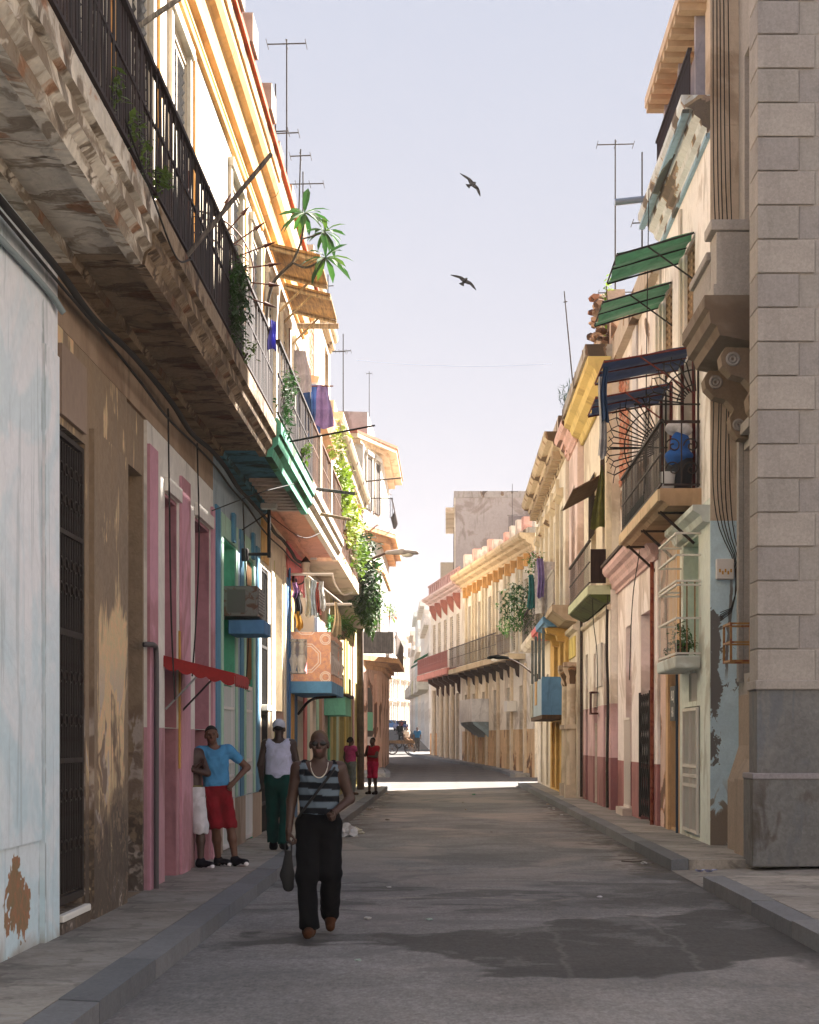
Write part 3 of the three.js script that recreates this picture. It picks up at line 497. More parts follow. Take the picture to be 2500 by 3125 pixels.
  const cg = []; for (const s of [21.9, 22.45]) for (const n of [-.3, .06]) cg.push(h.bx(s, s + .03, 2.72, 3.25, n, n + .03)); for (const y of [2.72, 2.97, 3.22]) { cg.push(h.bx(21.93, 22.45, y, y + .03, .06, .09), h.bx(21.905, 21.925, y + .002, y + .028, -.27, .06), h.bx(22.455, 22.475, y + .002, y + .028, -.27, .06)); }
  h.part('window_cage', M('#b98c45', { t: 'iron', r: .6 }), cg);
}
const spiral = (h, s, y, n, r, turns, plane, dir = 1, k = 14) => { const o = []; for (let i = 0; i <= k; i++) { const t = i / k * turns * 2 * Math.PI, q = r * (1 - .8 * i / k); o.push(plane === 's' ? [s + dir * q * Math.cos(t), y + q * Math.sin(t), n] : [s, y + q * Math.sin(t), n + dir * q * Math.cos(t)]); } return o; };
{ // tall white house with the awnings; mint ground floor
  const h = new House('white_balcony_house', 'tall white house with green and navy awnings above a mint ground floor', 'house', -1, 23.8, 3.82);
  const s0 = 23.8, s1 = 29.2, wt = paint('#efe6da', 'grime'), mint = paint('#d3dccf', 'grime'), green = paint('#4f9a7c', 'plaster'), och = paint('#b98f58', 'grime');
  h.part('rear_wall', paint('#b9aa98', 'grime'), [h.bx(23.9, s1, .1, 10.4, -8, -.46)]);
  const map = tex(256, 1024, (u, v) => { const y = v * 5, a = fbm(u, v, 3, 24, 6, 431), g = fbm(u, v, 24, 240, 2, 433), e = fbm(u, v, 2, 12, 6, 437); let c = [.74, .83, .87].map(q => q + (g - .5) * .06 + (a - .5) * .1); c = mix(c, [.42, .41, .40], step(.50, .53, e * .35 + a * .35 + g * .1 + fbm(u, v, 9, 60, 5, 439) * .22 + .26 * step(.55, .1, u) * step(3.9, 3.3, y) * step(.9, 1.5, y) - .155)); c = mix(c, [.44, .43, .42], step(.055, .03, Math.abs(u - .55 - (y - 3.4) * .12 + (a - .5) * .12)) * step(2.5, 2.8, y) * step(4.2, 3.8, y)); c = mix(c, [.45, .36, .28], step(.5, .6, a + step(.9, .3, y) * .15) * step(1.2, .6, y) * .8); return c; }, .5, 5);
  h.part('end_wall', new THREE.MeshStandardMaterial({ map, roughness: .9, bumpMap: T.bump, bumpScale: .01 }), [h.bx(23.78, 23.8, .12, 4.86, -.455, 0)]);
  h.part('end_wall', paint('#b09b82', 'grime', .01), [h.bx(23.78, 23.8, 4.863, 10.6, -.455, 0), h.bx(23.78, 24.25, 10.605, 16, -.9, 0)]);
  h.wall('wall', mint, s0, 26.9, .12, 5.2, [[24.75, 26.35, .2, 2.2], [25.05, 25.9, 2.28, 2.72], [24.9, 26.5, 2.98, 4.8]], .45);
  h.wall('wall', och, 26.9, 28.3, .12, 5.2, [[27.1, 27.95, .2, 2.9]], .45, -.004); h.wall('wall', paint('#d9a88e', 'peel'), 28.3, s1, .12, 5.2, [], .45, .02);
  h.part('niche_back', green, [h.bx(24.9, 26.5, 2.98, 4.8, -.455, -.4)]); h.part('door', M('#6e6258', { t: 'wood' }), [h.bx(24.75, 26.35, .2, 2.2, -.455, -.4)]); h.part('vent', M('#7d756b'), [h.bx(25.05, 25.9, 2.28, 2.72, -.455, -.4)]); h.part('door', M('#5a5044', { t: 'grime' }), [h.bx(27.1, 27.95, .2, 2.9, -.455, -.4)]);
  h.part('pipe', M('#1e3247', { r: .6 }), [h.bar([26.95, .15, .04], [26.95, 2.9, .04], .025)]);
  h.part('pilaster', paint('#c79a5f', 'grime'), [h.bx(28.0, 28.28, .14, 2.9, .003, .05)]);
  // door grille
  const gw = M('#cfc8c0', { r: .5 }), dg = h.part('door_grille', gw, [h.bx(24.8, 24.85, .25, 2.18, .01, .05), h.bx(25.52, 25.57, .25, 2.18, .01, .05), h.bx(26.25, 26.3, .25, 2.18, .01, .05), ...[.25, .95, 1.1, 1.25, 2.13].flatMap(y => [h.bx(24.85, 25.52, y, y + .05, .015, .045), h.bx(25.57, 26.25, y, y + .05, .015, .045)])]);
  for (let s = 24.93; s < 26.2; s += .105) if (Math.abs(s - 25.54) > .06) h.part('gate_bar', gw, [h.bx(s, s + .02, .3, 2.13, .027, .033)], dg);
  for (let s = 25.1; s < 25.9; s += .1) h.part('vent_bar', gw, [h.bx(s, s + .02, 2.28, 2.72, -.05, -.03)]);
  // iron bay on its slab
  h.part('bay_slab', paint('#c3cdc6', 'grime'), [h.rb(24.6, 26.75, 2.75, 2.95, 0, .4, .04)]);
  const bay = h.part('bay_grille', gw, [2.97, 3.5, 4.0, 4.06, 4.45, 4.78].flatMap(y => [h.bx(24.66, 26.68, y, y + .03, .35, .38), h.bx(24.66, 24.69, y, y + .03, 0, .35), h.bx(26.65, 26.68, y, y + .03, 0, .35)]));
  for (let s = 24.68; s < 26.7; s += .15) h.part('gate_bar', gw, [h.bx(s, s + .013, 2.97, 4.8, .363, .369)], bay); for (const n of [.08, .2, .3]) h.part('gate_bar', woodm('#b2875a'), [h.bx(24.665, 24.685, 2.97, 4.06, n, n + .02)], bay);
  h.part('ledge', paint('#c5cfc4', 'grime'), [h.prof([[0, 4.84], [.1, 4.86], [.14, 4.95], [.25, 5.02], [.25, 5.1], [0, 5.1]], s0 + .02, 26.9)]);
  // upper storeys
  const wins = [[25.25, 26.4], [27.8, 29.0]];
  h.wall('upper_wall', wt, s0, s1, 5.205, 10.5, wins.flatMap(([a, b]) => [[a, b, 5.5, 7.7], [a, b, 7.95, 9.5]]), .45);
  for (const [a, b] of wins) { h.part('door', M('#3b2a22', { t: 'wood' }), [h.bx(a, b, 5.5, 7.7, -.4, -.35)]); louverWindow(h, a, b, 7.95, 9.5, woodm('#a98a68'), woodm('#c4a27c'), -.05); h.part('door_frame', M('#7c2c2a', { t: 'wood' }), [h.bx(a - .06, a - .002, 5.5, 7.75, .003, .05), h.bx(b + .002, b + .06, 5.5, 7.75, .003, .05)]); h.part('pilaster_strip', paint('#d3c6b8'), [h.bx(b + .2, b + .42, 5.6, 10.3, .003, .04)]); }
  const cor = paint('#c9d2d6', 'peel', .02); cornice(h, cor, s0, s1, 10.5, .42, .55); h.part('cornice_band', paint('#7fa7bf', 'peel'), [h.bx(s0, s1, 10.42, 10.495, .003, .06), h.bx(s0, s1, 10.78, 10.84, .3, .4)]);
  h.part('rear_wing', wt, [h.bx(24, 35.3, 10.41, 16, -8, -2.4)]);
  // red roof storey
  h.part('attic_wall', paint('#a83c3c', 'grime'), [h.bx(24.5, 28, 11.06, 13.0, -4, -.1)]); for (const q of [24.4, 26.2, 27.9]) h.part('attic_post', paint('#8f8ea0'), [h.bx(q, q + .13, 11.06, 12.5, -.08, .12)]);
  h.part('attic_opening', M('#8a8590'), [h.bx(24.6, 26.1, 11.3, 12.4, -.098, -.06)]);
  const ar = h.railing(iron('#3a3238'), 24.3, 28.1, .22, 11.06, 11.95, .09, .022, { ends: false });
  h.part('eave', paint('#bda386', 'grime'), [h.bx(24, 28.2, 12.55, 12.72, -4, .42)]); for (let s = 24.15; s < 28.1; s += .42) h.part('eave_joist', paint('#a88b68', 'grime'), [h.bx(s, s + .2, 12.44, 12.548, -.09, .4)]);
  h.part('red_parapet', paint('#8e3236', 'peel'), [h.bx(28.25, s1, 11.06, 12.0, -.4, -.02)]); h.part('rain_spout', M('#8f9aa6', { r: .4, m: .4 }), [h.bar([29.0, 11.3, -.1], [29.0, 11.2, .85], .06)]);
  // street balcony
  h.part('balcony_slab', paint('#8a6a45', 'grime'), [h.prof([[0, 5.2], [.5, 5.2], [.56, 5.26], [.62, 5.28], [.62, 5.46], [0, 5.46]], 24.6, 30.2)]); h.part('balcony_edge', paint('#c2a679', 'grime'), [h.bx(24.62, 30.18, 5.27, 5.45, .622, .66)]);
  for (const s of [25.2, 27.4, 29.6]) h.part('bracket', iron('#3d2f28'), [h.bar([s, 4.7, .02], [s, 5.19, .55], .025), h.bar([s, 5.17, .02], [s, 5.17, .58], .02)]);
  h.railing(iron('#2c2624'), 24.6, 30.2, .6, 5.46, 6.5, .07, .014, { ends: false, mid: .5, thin: .003 });
  const endR = []; endR.push(h.bx(24.6, 24.63, 6.44, 6.48, .02, .57), h.bx(24.6, 24.63, 5.5, 5.53, .02, .57)); for (const n of [.15, .42]) for (const y of [5.75, 6.1]) endR.push(h.tube(spiral(h, 24.615, y, n, .12, 1.3, 'n'), .011, 4, 20)); for (const n of [.03, .29, .56]) endR.push(h.bx(24.605, 24.625, 5.53, 6.44, n, n + .02));
  h.part('scroll_end', iron('#3a2b26'), endR); h.part('board', M('#3d7d86', { t: 'wood' }), [h.bx(27.2, 29.9, 5.48, 5.75, .55, .575)]);
  // iron fan between neighbours, spiked
  for (const [s, R0, a0, a1, nn] of [[28.4, 1.0, -.5, 1.15, 15], [24.75, .75, .1, 1.5, 9]]) {
    const fan = [h.bar([s, 5.5, .03], [s, 8.0, .03], .018), h.bar([s, 6.75, 0], [s, 6.75, 1.0], .014)];
    for (let i = 0; i < nn; i++) { const a = a0 + (a1 - a0) * i / (nn - 1), c = Math.cos(a), q = Math.sin(a), L = R0 * (.85 + .15 * R()); fan.push(h.bar([s, 6.75 + .2 * q, .05 + .2 * c], [s, 6.75 + L * q, .05 + L * c], .012)); for (const t of [-.35, .35]) fan.push(h.bar([s, 6.75 + L * q, .05 + L * c], [s, 6.75 + (L + .09) * Math.sin(a + t * .3) , .05 + (L + .09) * Math.cos(a + t * .3)], .008)); }
    for (const r of [.4, .7]) fan.push(h.tube(Array.from({ length: 10 }, (_, i) => { const a = a0 + (a1 - a0) * i / 9; return [s, 6.75 + r * R0 * Math.sin(a), .05 + r * R0 * Math.cos(a)]; }), .01, 4, 24));
    h.part('iron_fan', iron('#2b2522'), fan);
  }
  // awnings: canvas sheets stretched out from the wall on thin rods
  const awn = (name, mat, s, w, y, n1, drop, rod) => { const a = h.part(name, mat, [canvas((i, j) => h.p(s + w * i, y - drop * j - .07 * Math.sin(i * Math.PI * 2) ** 2 * (.3 + j) * (.6 + .4 * Math.sin(i * 9 + s)) + .012 * Math.sin(i * 23 + j * 7), .02 + (n1 - .02) * j + .015 * Math.sin(i * 17)))]); h.part('awning_rod', iron(rod), [h.bar([s, y - .02, .02], [s, y - drop - .02, n1], .016), h.bar([s + w, y - .02, .02], [s + w, y - drop - .02, n1], .016), h.bar([s, y - drop, n1], [s + w, y - drop, n1], .014), h.bar([s, y - .75, .01], [s, y - drop * .6 - .02, n1 * .62], .014), h.bar([s + w / 2, y - .01, .02], [s + w / 2, y - drop - .01, n1], .014)], a); return a; };
  awn('green_awning', M('#66b586', { t: 'cloth', trans: .35, r: 1 }), 25.2, 1.6, 9.5, 1.2, .34, '#2a2a28'); awn('green_awning', M('#66b586', { t: 'cloth', trans: .35, r: 1 }), 27.75, 1.6, 9.45, 1.18, .34, '#2a2a28');
  awn('navy_awning', M('#44598a', { t: 'cloth', trans: .15, r: 1 }), 25.2, 1.6, 7.75, 1.4, .24, '#8a3a34'); awn('navy_awning', M('#44598a', { t: 'cloth', trans: .15, r: 1 }), 27.7, 1.6, 7.72, 1.3, .24, '#8a3a34');
}
{ // pink house: single pink ground floor below a bare upper wall
  const h = new House('pink_house', 'pink-white house with wine-coloured base below bare brick-patched upper wall', 'house', -1, 29.22, 3.75);
  const s0 = 29.22, s1 = 36, pk = paint('#f5e6e0', 'grime'), wn = paint('#7a4544', 'grime'), pk2 = paint('#c98b93', 'plaster'), up = paint('#dccfc3', 'peel');
  h.part('rear_wall', paint('#a79a8d', 'grime'), [h.bx(s0, s1, .1, 10.0, -8, -.46)]);
  const op = [[30.1, 31.75, 4.1], [33.3, 34.4, 4.05]];
  h.wall('wall', pk, s0, s1, 1.25, 5.0, op.map(([a, b, t]) => [a, b, 1.255, t]), .45); for (const [a, b] of [[s0, 30.09], [31.76, 33.29], [34.41, s1]]) h.wall('dado', wn, a, b, .12, 1.246, [], .45, .004);
  h.part('transom_box', pk2, [h.bx(30.15, 31.7, 2.6, 4.05, -.3, -.22)]); h.part('door', M('#3a3836', { t: 'wood' }), [h.bx(30.1, 31.75, .2, 2.6, -.44, -.4)]); h.part('door', pk2, [h.bx(33.3, 34.4, .2, 4.05, -.44, -.4)]);
  const lat = []; for (let i = 0; i < 5; i++) { const a = 30.15 + i * .32; lat.push(h.tube([[a, .25, .02], [a + .28, .9, .02], [a, 1.5, .02], [a + .28, 2.1, .02], [a, 2.55, .02]], .014, 5, 24), h.tube([[a + .28, .25, .02], [a, .9, .02], [a + .28, 1.5, .02], [a, 2.1, .02], [a + .28, 2.55, .02]], .014, 5, 24)); } h.part('lattice_gate', iron('#242323'), [...lat, h.bx(30.12, 30.16, .2, 2.6, 0, .04), h.bx(31.7, 31.74, .2, 2.6, 0, .04)]);
  const wg = h.part('white_grille', M('#dcd3ca', { r: .5 }), [h.bx(33.32, 34.38, 2.1, 2.15, .01, .05), h.bx(33.32, 34.38, .3, .35, .01, .05)]); for (let s = 33.36; s < 34.36; s += .12) h.part('gate_bar', M('#dcd3ca', { r: .5 }), [h.bx(s, s + .04, .35, 2.1, .015, .045)], wg);
  h.part('rust_pipe', M('#a1583a', { t: 'iron' }), [h.bar([29.6, .15, .05], [29.6, 4.9, .05], .04)]); h.part('step', paint('#b9a79b', 'grime'), [h.bx(33.2, 34.5, .12, .3, -.2, .2)]);
  cornice(h, paint('#d9a3a4', 'plaster'), s0, s1, 4.9, .34, .55); h.part('cornice_cap', M('#4a3d35', { t: 'grime' }), [h.bx(s0, s1, 5.455, 5.52, 0, .38)]);
  h.wall('upper_wall', up, s0, s1, 5.525, 10.0, [[30.6, 31.7, 5.9, 8]], .45, -.05); h.part('door', M('#4a3528', { t: 'wood' }), [h.bx(30.6, 31.7, 5.9, 8, -.44, -.4)]); h.part('pilaster', paint('#e6dbcf'), [h.bx(29.5, 29.95, 5.53, 9.9, -.048, .0)]);
  h.part('pilaster', paint('#b9b2b0', 'grime'), [h.bx(32.6, 33.3, 5.53, 9.95, -.048, -.01)]);
  // bricks showing where the render has fallen
  const bc = ['#b9775c', '#c4886b', '#a9684f', '#c99a83'].map(c => M(c, { t: 'stone', b: .003 })), bg = metreShare(rbox(-.02, .02, -.035, .035, -.12, .12, .008));
  const pat = h.part('brick_patch', M('#9a8a7c', { t: 'concrete' }), [h.bx(34.1, 35.9, 7.2, 9.7, -.05, -.045)]); for (let r = 0; r < 28; r++) for (let c = 0; c < 7; c++) { if (R() < .18 + .02 * Math.abs(c - 4) * (r % 5 === 0)) continue; const b = new THREE.Mesh(bg, bc[Math.floor(R() * 4)]); b.name = 'brick'; b.position.copy(h.p(34.25 + c * .255 + (r % 2) * .12, 7.26 + r * .087, -.04 + rr(-.006, .008))); pat.add(b); }
  h.part('parapet', paint('#a5947f', 'peel', .02), [h.bx(s0, s1, 10.005, 10.5, -.5, .12)]);
}
{ // ochre house with the mossy balcony and ruined parapet
  const h = new House('ochre_ruin_house', 'ochre house with broken brick parapet and moss-green balcony underside', 'house', -1, 36.02, 3.6);
  const s0 = 36.02, s1 = 43.4, cr = paint('#f0e4d4', 'grime'), rose = paint('#d69aa0', 'grime'), wn = paint('#6b3f40', 'grime'), yel = paint('#bfa348', 'grime', .01);
  h.part('rear_wall', paint('#a08f79', 'grime'), [h.bx(s0, s1, .1, 8.6, -8, -.46)]);
  const op = [[36.6, 37.7, 3.9], [39.3, 40.3, 3.8], [41.9, 42.6, 3.9]];
  h.wall('wall', cr, s0, s1, 2.5, 5.0, op.map(([a, b, t]) => [a, b, 2.505, t]), .45); const cuts = [[s0, 36.59], [37.71, 39.29], [40.31, 41.89], [42.61, s1]];
  for (const [a, b] of cuts) { h.wall('rose_band', rose, a, b, 1.3, 2.496, [], .45); h.wall('dado', wn, a, b, .12, 1.296, [], .45, .004); }
  for (const [a, b, t] of op) h.part('door', M(a > 41 ? '#5a4636' : '#8d5a55', { t: 'wood' }), [h.bx(a, b, .2, t, -.44, -.36)]);
  h.part('white_panel', paint('#d5d0cd', 'plaster'), [h.bx(37.9, 39.2, 2.95, 3.95, .004, .05)]);
  h.part('grooved_door_leaf', paint('#c7b6a0', 'peel'), [h.bx(36.62, 36.72, .2, 2.2, -.02, .05), h.bx(39.32, 39.4, .2, 2.1, -.02, .05)]);
  h.part('downpipe', iron('#2f2824'), [h.tube([[36.15, 4.9, .06], [36.14, 3.8, .08], [36.18, 2.6, .05], [36.14, 1.2, .07], [36.16, .2, .06]], .035, 6, 24)]); h.part('downpipe', iron('#4a4038'), [h.bar([43.25, .2, .06], [43.25, 4.9, .06], .04)]); h.part('string_course', paint('#cdbb9a', 'grime'), [h.prof([[0, 4.55], [.08, 4.58], [.08, 4.66], [0, 4.7]], s0, s1)]);
  // balcony, mossy below
  h.part('balcony_slab', M('#4f5a2c', { t: 'soffit', b: .02 }), [h.prof([[0, 4.75], [.1, 4.7], [.4, 4.84], [.46, 4.9], [0, 4.9]], s0 + .1, 42)]); h.part('balcony_edge', paint('#bcc79a', 'plaster'), [h.bx(s0 + .1, 42, 4.905, 5.1, 0, .5)]);
  h.railing(iron('#3a2b25'), s0 + .1, 42, .46, 5.1, 6.1, .14, .02, { ends: false, mid: .5, thin: .003 }); h.part('railing_panel', M('#3d2a24', { t: 'wood' }), [h.bx(s0 + .1, s0 + .14, 5.15, 5.9, .02, .44)]);
  h.wall('upper_wall', paint('#ddcba8', 'grime'), s0, s1, 5.0, 10.0, [[36.6, 38.2, 5.15, 8.2], [39.8, 41.2, 5.15, 8.2]], .45, -.02);
  for (const a of [36.6, 39.8]) { const d = h.part('louver_door', woodm('#4b2d22'), [h.bx(a, a + 1.5, 5.15, 6.7, -.4, -.32)]); for (let y = 5.3; y < 6.6; y += .16) h.part('slat', woodm('#6b4632'), [h.bx(a + .08, a + 1.4, y, y + .09, -.318, -.29)], d); h.part('yellow_shutter', paint('#d9b62c'), [h.bx(a, a + 1.5, 6.72, 8.18, -.4, -.35)]); h.part('window_bars', iron('#4a3d33'), Array.from({ length: 7 }, (_, i) => h.bx(a - .1, a + 1.6, 6.8 + i * .2, 6.82 + i * .2, .0, .02)).concat(Array.from({ length: 8 }, (_, i) => h.bx(a - .05 + i * .22, a - .03 + i * .22, 6.7, 8.2, .021, .04)))); }
  h.part('corner_pilaster', paint('#e0cfa2', 'plaster'), [h.bx(s0, s0 + .35, 5.11, 9.9, -.018, .1)]);
  h.part('tin_canopy', M('#7a6248', { t: 'iron' }), [extrude2([[0, 7.75], [.75, 7.35], [.75, 7.38], [0, 7.79]], [], 37.2, 40.5, (n, y, s) => h.p(s, y, n))]);
  // ochre eaves
  h.part('eave_soffit', yel, [h.prof([[0, 9.5], [.06, 9.5], [.12, 9.66], [.3, 9.75], [.36, 9.9], [.5, 9.98], [.5, 10.15], [0, 10.15]], 33.5 + 2.6, s1)]); h.part('eave_cap', paint('#7d7468', 'peel', .02), [h.bx(s0 + .1, s1, 10.155, 10.42, -.4, .56)]);
  // ruined masonry: broken blocks, each a stone of its own
  const sc = ['#9c7f6a', '#b08e74', '#8a7462', '#a9765c'].map(c => M(c, { t: 'peel', b: .015 }));
  for (let i = 0; i < 130; i++) { const s = rr(36.3, 43), top = 10.4 + 1.7 * Math.pow(Math.max(0, 1 - Math.abs(s - 38.4) / 4.6), .8), y = rr(10.4, top), g = new THREE.DodecahedronGeometry(rr(.07, .17), 0); g.scale(1, rr(.6, .9), rr(.9, 1.5)); g.rotateY(R() * 3); g.translate(-rr(-.4, .2), y, -(s - s0)); h.part('rubble_stone', sc[i % 4], [g]); }
  h.part('broken_wall', paint('#a0836a', 'peel', .03), [extrude2([[36.2, 10.42], [43.2, 10.42], [42.9, 10.8], [42.2, 10.7], [41.6, 11.2], [40.9, 11.1], [40.3, 11.7], [39.6, 11.6], [39.1, 12.2], [38.2, 12.1], [37.6, 11.8], [37.1, 11.9], [36.6, 11.2], [36.2, 11.3]], [], -.42, -.02, (s, y, n) => h.p(s, y, n))]);
}
{ // cream house with moulded columns
  const h = new House('column_house', 'weathered cream house with carved door columns and pink upper storey', 'house', -1, 43.42, 3.45);
  const s0 = 43.42, s1 = 46.4, cr = paint('#d3bf9f', 'grime'), pk = paint('#dcb4a6', 'grime');
  h.part('rear_wall', paint('#9c8b76', 'grime'), [h.bx(s0, s1, .1, 10.2, -8, -.46)]);
  h.wall('wall', cr, s0, s1, .12, 5.0, [[44.2, 45.6, .2, 3.7]], .45); h.part('door', M('#5c4a3b', { t: 'wood' }), [h.bx(44.2, 45.6, .2, 3.7, -.44, -.36)]); h.part('yellow_tympanum', paint('#cdb64f', 'grime'), [h.bx(43.9, 46, 3.95, 4.5, .004, .04)]);
  for (const s of [43.95, 45.85]) { const c = h.part('column', paint('#c8b095', 'grime'), [bar(h.p(s, .5, .1), h.p(s, 3.2, .1), .16, .14, 12), h.bx(s - .2, s + .2, .13, .5, .002, .3), h.bx(s - .19, s + .19, 2.0, 2.12, .002, .29)]); h.part('capital', paint('#b69a7e', 'peel', .02), [lathe([[.14, 0], [.17, .1], [.15, .2], [.24, .36], [.26, .45], [.01, .46]], 12).translate(-.1, 3.2, -(s - s0)), h.bx(s - .26, s + .26, 3.66, 3.78, .002, .34)], c); }
  h.part('string_course', cr, [h.prof([[0, 4.6], [.12, 4.66], [.12, 4.76], [0, 4.8]], s0, s1)]);
  h.wall('upper_wall', pk, s0, s1, 5.005, 10.2, [[44.3, 45.5, 5.4, 8.6]], .45); louverWindow(h, 44.3, 45.5, 5.4, 8.6, paint('#d9cfc0'), M('#9a8f86', { t: 'wood' }), -.15);
  cornice(h, paint('#d69a8a', 'peel', .02), s0, s1, 9.6, .42, .6); h.part('parapet', paint('#b3a18f', 'peel', .02), [h.bx(s0, s1, 10.21, 10.9, -.4, .1)]); for (const s of [43.6, 45, 46]) h.part('parapet_urn', paint('#a9977f', 'grime'), [lathe([[.001, 0], [.16, 0], [.12, .1], [.2, .3], [.14, .5], [.18, .56], [.001, .6]], 10).translate(.1, 10.91, -(s - s0))]);
  h.part('balcony_slab', paint('#a08a6f', 'grime'), [h.prof([[0, 4.85], [.3, 4.9], [.6, 5.12], [.66, 5.14], [.66, 5.3], [0, 5.3]], s0 + .2, s1 + .2)]); h.railing(paint('#a9a39c', 'grime'), s0 + .2, s1 + .2, .62, 5.3, 6.25, .14, .04, { ends: false });
}
{ // blue and yellow mezzanine house at the cross street
  const h = new House('blue_yellow_house', 'house with blue panelled mezzanine box over red and yellow doors', 'house', -1, 46.42, 3.35);
  const s0 = 46.42, s1 = 60.6, cr = paint('#d6c4a6', 'grime'), yel = paint('#cfa23c', 'plaster'), blue = paint('#3c7fb5', 'plaster'), blueL = paint('#8fb4dc', 'plaster');
  h.part('rear_wall', paint('#a39379', 'grime'), [h.bx(s0, s1, .1, 10.4, -9, -.46)]);
  h.wall('wall', yel, s0, 53.2, .12, 5.1, [[46.9, 48.2, .2, 2.25], [48.8, 50.4, .2, 2.25], [51, 52.6, .2, 2.25], [47.2, 48.6, 3.6, 4.8], [49.6, 51.4, 3.6, 4.8]], .45); h.wall('wall', cr, 53.2, s1, .12, 5.1, [[54.2, 55.4, .2, 3.9], [57.5, 58.7, .2, 3.9]], .45);
  for (const [a, b, c] of [[46.9, 48.2, '#b98a2e'], [48.8, 50.4, '#8f2c3c'], [51, 52.6, '#a93a4c'], [54.2, 55.4, '#6e5a48'], [57.5, 58.7, '#5a4c40']]) { const d = h.part('door', woodm(c), [h.bx(a, b, .2, b < 53 ? 2.25 : 3.9, -.3, -.24)]); for (let s = a + .2; s < b; s += .3) h.part('door_plank', woodm(c), [h.bx(s, s + .2, .25, b < 53 ? 2.2 : 3.8, -.238, -.215)], d); }
  h.part('window', darkIn, [h.bx(47.2, 48.6, 3.6, 4.8, -.4, -.36), h.bx(49.6, 51.4, 3.6, 4.8, -.4, -.36)]);
  h.part('mezzanine_floor', woodm('#6b4f38'), [h.bx(46.5, 52.6, 2.3, 2.42, 0, .66)]); h.part('mezzanine_panel', blue, [h.bx(46.5, 46.56, 2.42, 3.5, .002, .67)]); const fp = h.part('mezzanine_panel', blueL, [h.bx(46.56, 52.6, 2.42, 3.45, .63, .67)]); h.part('brown_panel', paint('#b98f58'), [h.bx(48.8, 49.9, 2.75, 3.45, .672, .69)], fp); h.part('grey_panel', paint('#8f8a80', 'grime'), [h.bx(50.9, 52.58, 2.43, 3.45, .672, .7)], fp);
  for (const s of [46.53, 48.5, 50.5, 52.5]) h.part('mezzanine_post', woodm('#9fb1bd'), [h.bx(s - .04, s + .04, 3.5, 4.9, .58, .66)]); h.part('yellow_bracket', yel, [h.prof([[0, 4.5], [.2, 4.55], [.25, 4.7], [.5, 4.76], [.55, 4.9], [0, 4.9]], 46.6, 47.2), h.prof([[0, 4.5], [.2, 4.55], [.25, 4.7], [.5, 4.76], [.55, 4.9], [0, 4.9]], 49, 49.6)]);
  h.part('balcony_slab', blue, [h.prof([[0, 4.92], [.5, 4.92], [.56, 5.02], [.62, 5.04], [.64, 5.2], [0, 5.2]], 46.45, 50.4)]); h.part('balcony_slab', paint('#c94a55'), [h.prof([[0, 4.92], [.5, 4.92], [.56, 5.02], [.62, 5.04], [.64, 5.2], [0, 5.2]], 50.41, 53)]); h.part('balcony_slab', cr, [h.prof([[0, 4.92], [.5, 4.92], [.62, 5.04], [.64, 5.2], [0, 5.2]], 53.01, 60.4)]);
  h.railing(iron('#332a28'), 46.6, 60.4, .58, 5.2, 6.2, .22, .03, { ends: false, mid: .5, thin: .003 });
  h.wall('upper_wall', paint('#dcc9a8', 'grime'), s0, s1, 5.105, 10.4, Array.from({ length: 5 }, (_, i) => [47.4 + i * 2.7, 48.6 + i * 2.7, 5.4, 8.5]), .45);
  for (let i = 0; i < 5; i++) { const a = 47.4 + i * 2.7; louverWindow(h, a, a + 1.2, 5.4, 8.5, paint('#cdbb98'), M('#8a7b66', { t: 'wood' }), -.15); h.part('pilaster', paint('#cdb992', 'grime'), [h.bx(a + 1.6, a + 1.95, 5.25, 9.5, .003, .1)]); h.part('window_hood', paint('#c4ae86', 'peel', .02), [h.prof([[.003, 8.7], [.2, 8.8], [.22, 8.95], [.003, 9.0]], a - .15, a + 1.35)]); }
  cornice(h, paint('#b79e78', 'peel', .03), s0, s1, 9.7, .6, .75); h.part('parapet', paint('#a8947a', 'peel', .03), [h.bx(s0, s1, 10.455, 10.9, -.4, .2)]); for (let i = 0; i < 18; i++) h.part('dentil', paint('#8f7857', 'grime'), [h.bx(46.8 + i * .75, 47.1 + i * .75, 9.72, 9.95, .1, .34)]);
  h.part('end_gable', paint('#cbb694', 'grime'), [h.bx(s1, s1 + .02, .12, 10.4, -8, 0)]);
}
{ // house across, out of the picture on the right, that keeps the foreground in shade
  const h = new House('near_right_house', 'plain house beside the camera on the right, outside the picture', 'house', -1, -22, 4.7); const w = paint('#c2b29c', 'grime');
  h.part('wall', w, [h.bx(-22, 3.5, .1, 9, -9, 0)]); cornice(h, w, -22, 3.5, 8.6, .4, .5);
}
